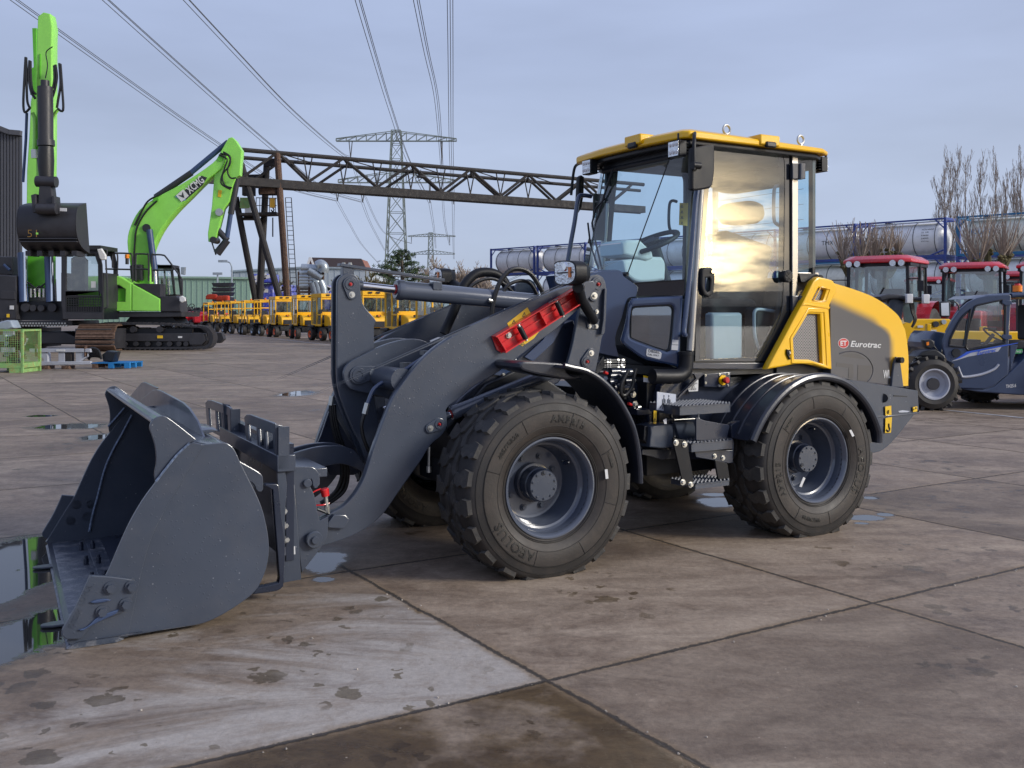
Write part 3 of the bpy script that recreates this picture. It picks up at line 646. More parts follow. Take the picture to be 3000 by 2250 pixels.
# rear hooks of the bucket
q = MB(); hk = [(470, 370), (520, 395), (600, 440), (650, 470), (685, 500), (700, 540), (700, 640), (680, 668), (650, 665), (630, 640), (620, 610), (590, 575), (560, 570), (500, 560)]
q.plv(tv('R', hk, .25), .25, .03, ch, .004); q.plv(tv('R', hk, .25), .38, .03, ch, .004); q.pair('hook_plate', bucket, VC)
q = MB(); q.plv(tv('R', [(100, 70), (200, 60), (262, 70), (200, 90), (150, 100), (110, 90)], .35), .35, .3, ch, .003); q.build('lip_bracket', bucket)
# ---------------------------------------------------------------- quick coupler
UC = p3('R', 830, 400, w=.30)[0]
q = MB()
q.plv(tv('R', [(705, 600), (720, 585), (815, 585), (845, 600), (870, 900), (905, 1180), (890, 1540), (885, 1580), (830, 1620), (590, 1655), (635, 1590), (840, 1545), (850, 1500), (810, 1000), (785, 640)], .26), .24, .05, 'charcoal_dark', .004, n=2)
q.bb((UC+.05, .30, .18), (UC+.09, 1.60, .78), 'charcoal_dark'); coup = q.build('quick_coupler', L0)
# fork-guard grilles: frames lying across the machine
def grille(view, outer, holes, u, nm='guard_grille'):
    q = MB(); O_ = tu(view, outer, u); Hs = [tu(view, h, u) for h in holes]; q.plu(O_, u, .016, ch, .003, Hs)
    ys = sorted(O_); zt = max(p[1] for p in O_); y0 = min(p[0] for p in O_); q.bb((u+.002, y0, min(p[1] for p in O_)), (u+.058, y0+.014, zt-.012), ch)
    for a, b in zip(Hs, Hs[1:]):
        y_ = (min(p[0] for p in a)+max(p[0] for p in b))/2; q.bb((u+.016, y_-.005, min(p[1] for p in a)), (u+.055, y_+.005, max(p[1] for p in a)+.02), ch)
    return q.build(nm, coup)
grille('A', [(1318, 262), (1330, 248), (1350, 247), (1472, 292), (1484, 304), (1502, 545), (1335, 440)], [[(1337, 300), (1384, 318), (1392, 448), (1345, 424)], [(1394, 322), (1420, 332), (1428, 468), (1402, 454)], [(1432, 337), (1472, 352), (1480, 496), (1440, 476)]], UC)
grille('A', [(1108, 185), (1120, 170), (1140, 170), (1232, 204), (1243, 215), (1246, 398), (1120, 330)], [[(1126, 213), (1160, 226), (1166, 330), (1132, 312)], [(1168, 229), (1194, 239), (1200, 350), (1175, 335)], [(1200, 241), (1228, 252), (1233, 366), (1207, 353)]], UC)
q = MB(); a = p3('A', 1190, 372, u=UC); b = p3('A', 1502, 560, u=UC)
q.bb((UC-.005, b[1], b[2]-.0), (UC+.09, a[1], b[2]+.085), ch); q.build('cross_bar', coup, bev=.004)
q = MB(); q.plv(tv('R', [(805, 0), (825, 10), (885, 20), (905, 430), (925, 600), (905, 900), (905, 1180), (898, 1190), (870, 1000), (835, 600), (822, 300)], .30), .285, .02, ch, .002, sm=False)
q.plv(tv('R', [(880, 30), (905, 430), (940, 600), (1005, 600), (1045, 1100), (1072, 1520), (900, 1552), (875, 1200), (905, 1180), (895, 800), (880, 500)], .31), .31, .03, ch, .003, sm=False)
q.plv(tv('R', [(900, 420), (1100, 418), (1180, 425), (1225, 465), (1245, 520), (1247, 590), (1220, 628), (1195, 630), (1178, 600), (1172, 560), (1160, 540), (1150, 600), (1190, 690), (1225, 860), (1245, 940), (1330, 900), (1320, 1090), (1270, 1190), (1070, 1450), (1040, 1200), (1000, 640), (940, 620), (910, 600)], .36), .35, .035, ch, .004)
q.pair('side_cheek', coup, VC)
for x, y in ((895, 712), (907, 852), (918, 992), (928, 1130)):
    b = MB(); p_ = p3('R', x, y, w=.31); b.bolt(p_, (0, -1, 0), .013); b.build('bolt', coup)
q = MB(); p_ = p3('R', 1195, 1130, w=.33); q.lathe([(.0, .045), (-.012, .045), (-.016, .040), (-.016, .0)], p_, (0, 1, 0), ch, 32); q.lathe([(.0, .020), (-.028, .020), (-.030, .018), (-.030, 0)], p_, (0, 1, 0), ch, 24); q.pair('pivot_pin', coup, VC)
q = MB(); p_ = p3('R', 1130, 582, w=.34); q.lathe([(0, .022), (-.008, .022), (-.010, .019), (-.010, 0)], p_, (0, 1, 0), ch, 24); q.build('hook_pin', coup)
q = MB(); q.plv(tv('R', [(903, 1208), (1013, 1198), (1017, 1275), (908, 1288)], .30), .306, .003, 'label_white', 0, sm=False); q.build('sticker', coup)
# red capped hydraulic coupling
q = MB(); c0 = Vector(p3('C', 378, 715, w=.42)); c1 = Vector(p3('C', 365, 600, w=.42)); c2 = Vector(p3('C', 355, 548, w=.42))
q.tube([c0, c0.lerp(c1, .4)], .014, 'zinc', 6); q.tube([c0.lerp(c1, .35), c1], .012, 'zinc', 14); q.tube([c1, c1.lerp(c2, .9), c2], [.021, .024, .020], 'red', 18)
q.tube(cr([c2+Vector((-.02, 0, 0)), c2+Vector((-.06, 0, -.015)), c2+Vector((-.075, 0, -.04))], 5), .004, 'red', 8); q.tube(cr([c0+Vector((.01, 0, .05)), c0+Vector((-.03, -.01, .045)), c0+Vector((-.075, 0, .045))], 5), .004, 'red', 8)
q.tube([p3('C', 305, 690, w=.42), p3('C', 390, 722, w=.42)], .008, 'chassis_black', 8); q.build('hydraulic_coupling', coup)
# ---------------------------------------------------------------- lift arms
armpts = [('C', [(200, 800), (310, 768), (400, 720), (480, 678), (555, 605), (610, 520), (650, 425)]), ('B', [(700, 1450), (780, 1230), (835, 1100), (880, 1030), (950, 935), (1010, 862), (1090, 785), (1180, 718), (1290, 652), (1400, 600), (1520, 545)]),
          ('D', [(200, 605), (350, 540), (600, 430), (800, 348), (860, 330), (960, 300), (1040, 290), (1060, 340), (1000, 420), (900, 520), (760, 640), (620, 740), (480, 850), (340, 950)]), ('B', [(1400, 1020), (1290, 1110), (1225, 1155), (1200, 1190), (1208, 1250), (1205, 1310), (1165, 1370), (1095, 1430), (1020, 1550)]),
          ('C', [(1000, 390), (930, 490), (860, 590), (780, 705), (700, 785), (600, 852), (480, 905), (350, 945), (280, 965), (200, 950)])]
AV = .42
A2 = mix2(AV, *armpts)
q = MB(); q.plv(A2, AV, .055, ch, .005, n=3); arm = q.build('lift_arm', L0)
q = MB(); q.plv(A2, 2*VC-AV-.055, .055, ch, .005, n=3); arm2 = q.build('lift_arm', L0)
q = MB(); c_ = p3('B', 860, 985, w=AV); c_ = (c_[0]+.02, c_[2]); q.cyl((c_[0]+.03, AV+.05, c_[1]), (c_[0]+.03, 1.12, c_[1]), .066, ch, 36); q.build('cross_tube', L0)
def boss(parent, view, p0, r0, p1, r1, v, red='a', nm='pin_keeper'):
    """teardrop keeper plate with a pin and a bolt"""
    a = Vector(p3(view, *p0, w=v)); b = Vector(p3(view, *p1, w=v)); d = Vector((b.x-a.x, b.z-a.z)); an = math.atan2(d.y, d.x); al = math.acos(max(-1, min(1, (r0-r1)/d.length)))
    P = [(a.x+r0*math.cos(t), a.z+r0*math.sin(t)) for t in [an+al+(2*math.pi-2*al)*k/16 for k in range(17)]]
    P += [(b.x+r1*math.cos(t), b.z+r1*math.sin(t)) for t in [an-al+2*al*k/12 for k in range(13)]]
    q = MB(); q.plv(P, v-.012, .012, ch, .003, sm=False)
    q.lathe([(-.012, r0*.78), (-.017, r0*.74), (-.017, r0*.42), (-.013, r0*.38)], a, (0, 1, 0), ch, 28)
    k = q.build(nm, parent)
    if red:
        q = MB(); q.tube([a+Vector((0, -.010, 0)), a+Vector((0, -.022, 0))], [r0*.26, r0*.2], 'red_dull', 14); q.tube([a+Vector((0, -.022, 0)), a+Vector((0, -.030, 0))], r0*.1, 'red_dull', 8); q.build('grease_cap', parent)
    q = MB(); q.tube([b+Vector((0, -.012, 0)), b+Vector((0, -.015, 0))], r1*.62, 'zinc', 24); q.bolt(b+Vector((0, -.015, 0)), (0, -1, 0), r1*.28); q.build('bolt', parent)
boss(arm, 'C', (1148, 100), .036, (1087, 128), .028, AV)
q = MB(); q.plv(tv('C', [(372, 815), (380, 780), (420, 728), (500, 728), (520, 750), (528, 760), (490, 826), (400, 822)], .40), AV-.03, .032, ch, .006, sm=False); q.build('stop_block', arm)
# tilt lever and its link
lev = [('B', [(445, 340), (450, 290), (480, 252), (530, 238), (578, 255), (603, 300), (612, 400), (635, 470), (700, 545), (716, 570), (703, 605), (703, 780), (700, 1000), (712, 1150), (740, 1320)]), ('C', [(700, 250), (690, 390), (655, 385)]), ('B', [(600, 1420), (540, 1290), (480, 1130), (450, 1010), (443, 900), (444, 600)])]
q = MB(); P_ = mix2(.90, *lev); q.plv(P_, .90, .028, ch, .005, n=3); q.plv(P_, .995, .028, ch, .005, n=3); lever = q.build('tilt_lever', L0)
boss(lever, 'B', (533, 315), .045, (543, 387), .030, .90)
br = [(490, 950), (500, 895), (540, 850), (620, 808), (760, 740), (900, 700), (990, 694), (1060, 712), (1110, 745), (1115, 800), (1000, 960), (850, 1110), (830, 1120), (700, 1080), (560, 1050), (510, 1010)]
q = MB(); P_ = tv('B', br, .83); q.plv(P_, .83, .03, ch, .004); q.plv(P_, 1.06, .03, ch, .004); brk = q.build('lever_bracket', L0)
boss(brk, 'B', (592, 945), .055, (692, 928), .038, .83, None)
lk = [(75, 350), (100, 320), (220, 280), (330, 256), (450, 250), (520, 265), (570, 290), (660, 420), (640, 440), (560, 400), (480, 378), (400, 385), (340, 405), (300, 430), (250, 420), (120, 400)]
q = MB(); P_ = tv('C', lk, .86); q.plv(P_, .86, .03, ch, .004); q.plv(P_, 1.01, .03, ch, .004)
lk2 = tv('C', [(80, 370), (300, 330), (420, 308), (520, 315), (600, 360), (600, 372), (500, 335), (400, 325), (300, 345), (100, 392)], .9); q.plv(lk2, .87, .16, ch, .002); q.build('tilt_link', L0)
q = MB(); a = Vector(p3('C', 140, 395, w=.7)); q.bb((a.x-.05, .45, a.z-.03), (a.x+.12, 1.45, a.z+.02), ch); q.build('coupler_beam', L0, bev=.005)
# tilt cylinder
def hydr(view, r0, r1, j, e, w, rr, rb, nm, parent=L0, ext=0):
    q = MB(); a = Vector(p3(view[0], *r0, w=w)); b = Vector(p3(view[1], *j, w=w)); c = Vector(p3(view[2], *e, w=w)); d = (c-b).normalized()
    q.tube([a, b+d*.03], rr, 'chrome', 24); q.tube([a-(b-a).normalized()*.03, a+(b-a).normalized()*.07], rr*1.25, ch, 20)
    q.tube([b, b+d*.012, b+d*.014, b+d*.05, b+d*.052, c], [rb*.9, rb*1.06, rb*1.08, rb*1.08, rb, rb], 'rim_grey', 36); q.tube([b-d*.006, b], rr*1.35, 'red_dull', 24)
    return q.build(nm, parent)
hydr('BBD', (540, 316), 0, (848, 352), (620, 440), .96, .024, .058, 'tilt_cylinder')
hydr('BBD', (1150, 1260), 0, (1235, 1215), (800, 905), .52, .018, .040, 'lift_cylinder')
q = MB(); 
for w in (1.38,): 
    a = Vector(p3('B', 1235, 1215, w=.52)); c = Vector(p3('D', 800, 905, w=.52)); q.tube([(a.x, w, a.z), (c.x, w, c.z)], .04, 'navy_gloss', 24); q.tube([(a.x, w, a.z), (a.x-.1, w, a.z-.04)], .018, 'chrome', 16)
q.build('lift_cylinder', L0)
# level indicator rail
q = MB(); a = p3('B', 455, 180, w=.93); b = p3('B', 1180, 287, w=.93); q.beam(a, b, .06, .018, ch); q.bb((a[0]+.02, .91, a[2]-.10), (a[0]+.09, .95, a[2]), ch)
c = p3('B', 1130, 300, w=.93); q.bb((c[0]-.03, .90, c[2]-.05), (c[0]+.03, .97, c[2]+.0), ch); q.build('level_rail', L0, bev=.003)
for x in (490, 535):
    b = MB(); b.bolt(p3('B', x, 178, w=.93), (0, 0, 1), .010); b.build('bolt', L0)
# rigid pipe and hoses
q = MB(); q.tube(cr([p3('B', x, y, w=.62) for x, y in [(1050, 820), (930, 900), (800, 975), (725, 1020), (690, 1060), (655, 1150)]], 5), .0125, 'navy_gloss', 12); a = p3('B', 655, 1140, w=.62); b = p3('B', 635, 1215, w=.62); q.tube([a, b], .016, 'zinc', 8); q.build('steel_pipe', L0)
q = MB(); q.bb(Vector(p3('B', 905, 860, w=.62)), Vector(p3('B', 975, 905, w=.62))+Vector((0, .06, 0)), 'zinc'); q.bb(Vector(p3('B', 1045, 778, w=.62)), Vector(p3('B', 1085, 805, w=.62))+Vector((0, .06, 0)), 'zinc'); q.build('pipe_clamp', L0)
def hose(parent, pts, w, r=.012, m='hose', nm='hose', n=8, ws=None):
    q = MB(); q.tube(cr([p3(v_, x, y, w=w if ws is None else ws[i]) for i, (v_, x, y) in enumerate(pts)], 7), r, m, n); return q.build(nm, parent)
hose(L0, [('B', 635, 1210), ('B', 615, 1290), ('B', 625, 1370), ('B', 655, 1450), ('C', 680, 310)], .62, .011)
for k in range(3):
    hose(L0, [('B', 400+12*k, 1150), ('B', 405+14*k, 1250), ('B', 430+16*k, 1370), ('C', 450+18*k, 250), ('C', 480+20*k, 420), ('C', 440+28*k, 560), ('C', 330+30*k, 650)], 1.10, .012)
q = MB(); q.plv(tv('B', [(385, 1205), (400, 1190), (450, 1250), (560, 1440), (640, 1600), (560, 1640), (400, 1640), (300, 1440), (330, 1370)], 1.30), 1.30, .02, 'charcoal_dark', .003, sm=False); q.build('hose_guard', L0)
q = MB(); a = p3('B', 410, 1090, w=1.10); b = p3('B', 400, 1155, w=1.10); q.tube([a, b], .017, 'zinc', 8); q.build('hose_fitting', L0)
hose(L0, [('D', 330, 545), ('D', 345, 430), ('D', 390, 300), ('D', 460, 220), ('D', 540, 210), ('D', 610, 250), ('D', 670, 340), ('D', 690, 385)], .90, .016)
hose(L0, [('D', 400, 385), ('D', 450, 320), ('D', 530, 290), ('D', 600, 310), ('D', 650, 390)], .95, .012)
hose(L0, [('D', 170, 350), ('D', 230, 300), ('D', 320, 275), ('D', 400, 300), ('D', 460, 350), ('D', 500, 395)], 1.05, .011)
q = MB(); q.tube([p3('D', 370, 420, w=.94), p3('D', 420, 378, w=.94)], .012, 'zinc', 8); q.tube([p3('D', 310, 425, w=.9), p3('D', 345, 432, w=.9)], .013, 'zinc', 8); q.build('hose_fitting', L0)
hose(L0, [('D', 0, 660), ('D', 30, 590), ('D', 70, 500), ('D', 110, 400), ('D', 150, 310), ('D', 230, 240), ('D', 330, 235), ('D', 400, 270), ('D', 440, 330)], 1.22, .032, 'black_plastic', 'hose_sleeve', 12)
q = MB()
for k in range(4): q.tube([p3('B', 1090+k*22, 715-k*6, w=.9), p3('B', 1150+k*12, 690-k*0, w=.9)], .009, 'zinc', 8)
q.build('hose_fitting', L0)
# ---------------------------------------------------------------- red safety strut on the arm
q = MB(); w = AV-.006
def T3(x, y, dv=0.): return Vector(p3('D', x, y, w=w-dv))
q.plv([(p[0], p[2]) for p in (T3(332, 680), T3(905, 340), T3(950, 438), T3(400, 793), T3(365, 770))], w-.006, .006, 'red', .001, sm=False)
def fl(a, b, h, m='red', t=.007):
    a = Vector(a); b = Vector(b); dv = Vector((0, -h, 0)); d = (b-a).normalized(); nrm = Vector((-d.z, 0, d.x))*t
    q.add([a, b, b+dv, a+dv, a+nrm, b+nrm, b+nrm+dv, a+nrm+dv], [(0, 1, 2, 3), (4, 7, 6, 5), (0, 4, 5, 1), (3, 2, 6, 7), (0, 3, 7, 4), (1, 5, 6, 2)], m)
fl(T3(333, 682), T3(905, 342), .06); fl(T3(400, 790), T3(948, 436), .06); fl(T3(375, 745), T3(925, 395), .02); fl(T3(350, 705), T3(915, 362), .02)
for fx in (.02, .52, .98):
    a = T3(333, 682).lerp(T3(905, 342), fx); b = T3(400, 790).lerp(T3(948, 436), fx); fl(a, b, .045)
strut = q.build('safety_strut', L0)
for (x0, y0, x1, y1) in ((525, 610, 570, 695), (785, 440, 825, 530)):
    q = MB(); a = T3(x0, y0, .05); b = T3(x1, y1, .05); q.tube([a, b], .016, 'black_plastic', 16); q.tube([a-(b-a)*.18, a], .009, 'zinc', 10); q.tube([b, b+(b-a)*.14], .009, 'zinc', 10); q.tube([a-(b-a)*.12+Vector((.015, 0, .015)), a-(b-a)*.12-Vector((.05, 0, .012))], .004, 'zinc', 6); q.build('locking_pin', strut)
b = MB(); b.bolt(T3(450, 668, .01), (0, -1, 0), .012); b.build('bolt', strut)
def tri(mb, a, s_, m='ink'):
    """small warning triangle drawn in the arm's own plane"""
    a = Vector(a); mb.add([a+Vector((-s_, 0, -s_*.8)), a+Vector((s_, 0, -s_*.8)), a+Vector((0, 0, s_))], [(0, 1, 2)], m); mb.add([a+Vector((-s_*.55, -.0006, -s_*.55)), a+Vector((s_*.55, -.0006, -s_*.55)), a+Vector((0, -.0006, s_*.5))], [(0, 1, 2)], 'label_yellow'); mb.box(a+Vector((0, -.001, -.1*s_)), (s_*.16, .0006, s_*.8), m)
for pts, tr in (([(440, 585), (580, 475), (605, 520), (450, 608)], [(488, 577), (560, 525)]), ([(520, 730), (545, 745), (625, 690), (668, 635), (600, 670)], [(548, 722)])):
    q = MB(); q.plv([(p[0], p[2]) for p in (p3('D', x, y, w=AV) for x, y in pts)], AV-.002, .0015, 'label_yellow', 0, sm=False)
    for x, y in tr: tri(q, p3('D', x, y, w=AV-.003), .016)
    q.build('warning_label', arm)
# ---------------------------------------------------------------- front frame tower
tw = tv('D', [(940, 470), (955, 330), (970, 285), (1005, 258), (1060, 248), (1098, 268), (1116, 310), (1122, 400), (1112, 640), (1092, 680), (1070, 800), (1045, 922), (850, 866), (885, 740), (912, 600)], .50)
q = MB(); q.plv(tw, .485, .03, ch, .004)
q.plv(tv('D', [(1110, 345), (1124, 345), (1118, 560), (1098, 665), (1084, 662), (1100, 560)], .47), .455, .04, ch, .003, sm=False)
tower = q.pair('front_frame', L0, VC)
boss(tower, 'D', (1065, 315), .048, (1038, 395), .036, .485); boss(tower, 'D', (988, 852), .040, (1018, 792), .030, .485)
q = MB(); q.plv(tv('D', [(60, 1180), (150, 1080), (300, 960), (480, 850), (620, 740), (700, 640), (900, 560), (950, 700), (870, 900), (800, 1000), (600, 1100), (300, 1250)], .60), .60, .70, 'charcoal_dark', .01, sm=False)
q.plv(tv('D', [(0, 1330), (300, 1010), (520, 900), (700, 960), (900, 1100), (900, 1600), (200, 1600)], .56), .56, .78, 'chassis_black', .01, sm=False)
q.bb((-.18, .42, .36), (.18, 1.48, .60), 'chassis_black'); q.tube([(0, .25, .49), (0, 1.65, .49)], .075, 'chassis_black', 20); q.build('front_chassis', tower, bev=.004)
q = MB(); q.plv(tv('D', [(330, 940), (500, 830), (560, 900), (420, 955)], .585), .585, .012, 'navy_gloss', .002, sm=False); q.plv(tv('D', [(560, 820), (690, 700), (770, 560), (850, 560), (760, 720), (620, 850)], .585), .583, .010, 'navy_gloss', .002, sm=False)
for x, y in ((415, 945), (397, 983), (488, 810)): q.bolt(p3('D', x, y, w=.58), (0, -1, 0), .008)
q.build('access_panel', tower)
q = MB(); q.tube([p3('C', 1085, 260, w=.55), p3('C', 1082, 400, w=.55)], .009, 'zinc', 10); q.tube([p3('C', 1082, 395, w=.55), p3('C', 1082, 435, w=.55)], .016, 'zinc', 8); q.build('grease_fitting', tower)
# front drive lamps on stalks
def headlamp(w, outline, bx, stalk=None, view='D'):
    P = smooth(tv(view, outline, w), 3, 60); q = MB()
    cx_ = sum(p[0] for p in P)/len(P); cz_ = sum(p[1] for p in P)/len(P)
    # faces forward (towards -u) : lamp face lies across the machine
    face = tu(view, outline, bx); fc = Vector((sum(p[0] for p in face)/len(face), sum(p[1] for p in face)/len(face)))
    A = [(bx, fc.x+(a-fc.x), b) for a, b in smooth(face, 3, 60)]; Bk = [(bx+.12, fc.x+(a-fc.x)*.62, fc.y+(b-fc.y)*.72) for _, a, b in A]
    A2_ = [(bx+.07, fc.x+(a-fc.x), b) for _, a, b in A]
    q.loft(A, A2_, 'black_plastic'); q.loft(A2_, Bk, 'black_plastic')
    for k in range(7): q.bb((bx+.075+k*.008, fc.x-.07+k*.003, fc.y-.05), (bx+.078+k*.008, fc.x+.0, fc.y+.05), 'chassis_black')
    h = q.build('headlamp', L0)
    q = MB(); q.loft([(bx-.004, fc.x+(a-fc.x)*.9, fc.y+(b-fc.y)*.9) for _, a, b in A], [(bx+.002, fc.x+(a-fc.x)*.9, fc.y+(b-fc.y)*.9) for _, a, b in A], 'lens'); 
    q.tube([(bx-.012, fc.x+.0, fc.y+.035), (bx-.003, fc.x, fc.y+.035)], [.02, .028], 'chrome', 20); q.bb((bx-.009, fc.x-.065, fc.y-.03), (bx-.003, fc.x-.04, fc.y+.03), 'amber'); q.bb((bx-.008, fc.x-.09, fc.y-.004), (bx-.003, fc.x+.09, fc.y+.004), 'chassis_black')
    q.build('lamp_lens', h); return h
ub_ = p3('D', 840, 240, w=.18)[0]
hl = headlamp(.18, [(765, 170), (800, 152), (880, 152), (915, 175), (922, 230), (915, 285), (870, 318), (800, 322), (772, 300)], ub_)
q = MB(); q.tube([p3('D', 930, 330, w=.30), p3('D', 955, 420, w=.36), p3('D', 1045, 570, w=.46)], [.034, .032, .028], 'black_plastic', 16); q.plv(tv('D', [(985, 560), (1080, 560), (1072, 628), (998, 620)], .48), .475, .01, ch, .002, sm=False)
for x, y in ((1012, 607), (1060, 607), (1063, 505)): q.bolt(p3('D', x, y, w=.475), (0, -1, 0), .009)
q.tube([(ub_+.08, .16, 1.60), p3('D', 945, 335, w=.30)], .03, 'black_plastic', 12); q.build('lamp_stalk', hl)
ub2 = p3('B', 1130, 260, w=1.72)[0]
h2 = headlamp(1.72, [(1085, 225), (1110, 205), (1160, 205), (1175, 225), (1178, 300), (1150, 330), (1100, 318), (1085, 290)], ub2, view='B')
q = MB(); q.tube([p3('B', 1220, 300, w=1.66), p3('B', 1290, 330, w=1.5), (ub2+.5, 1.42, 1.25)], .03, 'black_plastic', 12); q.build('lamp_stalk', h2)
# ---------------------------------------------------------------- fenders
def arc_fender(path, v0, v1, th, m, nm, lipr=.014, closed_top=True):
    """bent sheet following path (u,z), spanning v0..v1, with a rolled outer lip"""
    q = MB(); P = [Vector((a, 0, b)) for a, b in path]; P = cr(P, 4); N = len(P)
    rows = []
    for i in range(N):
        t = (P[min(i+1, N-1)]-P[max(i-1, 0)]).normalized(); nr = Vector((-t.z, 0, t.x))
        if nr.z < 0 and i < N*.5: nr = -nr if False else nr
        rows.append((P[i], P[i]-nr*th))
    vs = []
    for a, b in rows: vs += [(a.x, v0, a.z), (a.x, v1, a.z), (b.x, v1, b.z), (b.x, v0, b.z)]
    fs = []
    for i in range(N-1):
        for k in range(4): fs.append((i*4+k, i*4+(k+1) % 4, (i+1)*4+(k+1) % 4, (i+1)*4+k))
    fs += [(0, 1, 2, 3), tuple(4*(N-1)+k for k in (3, 2, 1, 0))]; q.add(vs, fs, m)
    if lipr: q.tube([(p.x, v0, p.z) for p in P], lipr, m, 10)
    return q
fp = [(p[0], p[2]) for p in [p3('D', x, y, w=-.0) for x, y in [(835, 878), (900, 893), (980, 912), (1060, 955), (1130, 1012), (1200, 1092), (1260, 1190), (1312, 1300), (1342, 1420), (1358, 1540), (1368, 1655)]]+[p3('F', x, y, w=0) for x, y in [(415, 900), (418, 985)]]]
q = arc_fender(fp, 0.0, .42, .016, 'fender_black', 'f', .016)
fl_ = tv('D', [(518, 890), (520, 865), (545, 850), (620, 850), (800, 862), (828, 880), (850, 925), (900, 950), (960, 965), (840, 975), (740, 958), (640, 940), (540, 912)], .12)
q.plv(fl_, .10, .32, 'fender_black', .012); ff = q.pair('front_fender', L0, VC)
frame(False)
rp = [(p[0], p[2]) for p in [p3('Q', x, y, w=-.02) for x, y in [(345, 705), (385, 610), (440, 500), (515, 385), (610, 270), (720, 175), (850, 105), (990, 75), (1130, 92), (1250, 140), (1370, 235), (1460, 350), (1530, 490), (1570, 620), (1572, 720)]]]
frame(False)
q = arc_fender(rp, -.02, .46, .018, 'fender_black', 'f', .026); 
P_ = cr([Vector((a, 0, b)) for a, b in rp[:10]], 4)
for vv in (.12, .22, .32): q.tube([(p.x-.001, vv, p.z+.001) for p in P_[2:]], .008, 'fender_black', 8)
q.plv(rp+[(rp[-1][0], .35), (rp[-1][0]-.3, .35), (2.07, .3), (rp[0][0]+.1, .5)], .44, .03, 'chassis_black', .002, sm=False)
rf = q.pair('rear_fender', L0, VC)
# ---------------------------------------------------------------- centre and rear chassis
q = MB(); q.bb((.60, .66, .45), (1.35, 1.24, .98), 'chassis_black'); q.bb((1.05, .50, .40), (2.6, 1.40, 1.02), 'chassis_black'); q.bb((1.88, .45, .36), (2.25, 1.45, .6), 'chassis_black'); q.tube([(2.066, .25, .49), (2.066, 1.65, .49)], .075, 'chassis_black', 20)
q.plv(tv('F', [(560, 310), (640, 250), (745, 240), (960, 215), (1040, 320), (1300, 200), (1300, 600), (1060, 850), (900, 820), (600, 820), (420, 760), (430, 720), (520, 600), (540, 400)], .44), .44, .06, 'charcoal_dark', .004, sm=False)
chas = q.build('rear_chassis', L0, bev=.004)
# plates, sign, battery box
q = MB(); q.plv(tv('S', [(960, 360), (990, 350), (1290, 60), (1180, 60), (1210, 120), (1000, 330), (920, 560), (935, 930), (880, 1080), (800, 1110), (540, 1040), (545, 980), (900, 980), (900, 560)], .36), .36, .02, 'charcoal_dark', .003, sm=False); q.build('side_plate', chas)
q = MB(); q.plv(tv('S', [(620, 700), (800, 670), (905, 672), (905, 940), (800, 965), (610, 950), (618, 860), (628, 780)], .30), .28, .16, ch, .008, sm=False); q.plv(tv('S', [(540, 690), (640, 690), (625, 860), (600, 940), (525, 860)], .34), .31, .1, 'chassis_black', .006, sm=False); q.build('step_box', chas)
q = MB(); q.plv(tv('S', [(722, 280), (950, 310), (944, 532), (716, 500)], .30), .295, .008, 'label_grey', .001, sm=False); sg = q.build('lifting_diagram', chas)
q = MB()
for (x0, y0, x1, y1) in [(812, 350, 812, 420), (870, 355, 870, 420), (800, 420, 760, 480), (812, 420, 790, 490), (812, 420, 830, 490), (870, 420, 850, 490), (870, 420, 880, 490), (880, 430, 895, 485), (812, 320, 812, 345), (870, 320, 870, 345), (800, 440, 880, 440), (795, 370, 795, 440), (825, 370, 825, 440), (855, 370, 855, 440), (885, 375, 885, 440)]:
    q.beam(p3('S', x0, y0, w=.292), p3('S', x1, y1, w=.292), .002, .003, 'ink', (0, 1, 0))
q.build('diagram_lines', sg)
q = MB(); q.plv(tv('S', [(1165, 130), (1215, 128), (1222, 140), (1218, 272), (1110, 278), (1102, 265), (1104, 200)], .40), .395, .004, 'label_white', 0, sm=False); nl = q.build('noise_label', chas)
q = MB(); a = p3('S', 1118, 262, w=.39); b = p3('S', 1178, 258, w=.39); textfit(q, '100', a, (1, 0, 0), (0, 0, 1), b[0]-a[0], .036, 'ink', off=.008); a = p3('S', 1180, 260, w=.39); textfit(q, 'dB', a, (1, 0, 0), (0, 0, 1), .014, .014, 'ink', off=.008); a = p3('S', 1166, 192, w=.39); textfit(q, 'L', a, (1, 0, 0), (0, 0, 1), .013, .026, 'ink', off=.01); a = p3('S', 1186, 190, w=.39); textfit(q, 'WA', a, (1, 0, 0), (0, 0, 1), .020, .012, 'ink', off=.01); q.build('label_text', nl)
q = MB(); q.plv(tv('S', [(553, 82), (635, 96), (635, 120), (555, 108)], .42), .415, .003, 'label_yellow', 0, sm=False); q.plv(tv('S', [(555, 108), (635, 120), (648, 170), (556, 160)], .42), .415, .003, 'label_white', 0, sm=False); q.plv(tv('S', [(680, 508), (716, 512), (712, 668), (676, 668)], .29), .285, .003, 'label_yellow', 0, sm=False); tri(q, p3('S', 700, 625, w=.284), .014); q.build('warning_label', chas)
# emergency stop
q = MB(); q.plv(tv('S', [(1290, 70), (1605, 40), (1605, 230), (1290, 220)], .40), .39, .05, 'charcoal_dark', .003, sm=False); es = q.build('switch_panel', chas)
q = MB(); c_ = Vector(p3('S', 1520, 138, w=.385)); q.tube([c_, c_+Vector((0, -.008, 0))], .034, 'yellow', 28); q.tube([c_+Vector((0, -.008, 0)), c_+Vector((0, -.03, 0))], .014, 'chassis_black', 16); q.tube([c_+Vector((0, -.03, 0)), c_+Vector((0, -.045, 0)), c_+Vector((0, -.052, 0))], [.022, .022, .016], 'red_dull', 24); q.build('emergency_button', es)
for x, y in ((1313, 82), (1313, 172), (1482, 68), (1590, 62), (1480, 205), (1585, 200)): b = MB(); b.bolt(p3('S', x, y, w=.388), (0, -1, 0), .006); b.build('bolt', es)
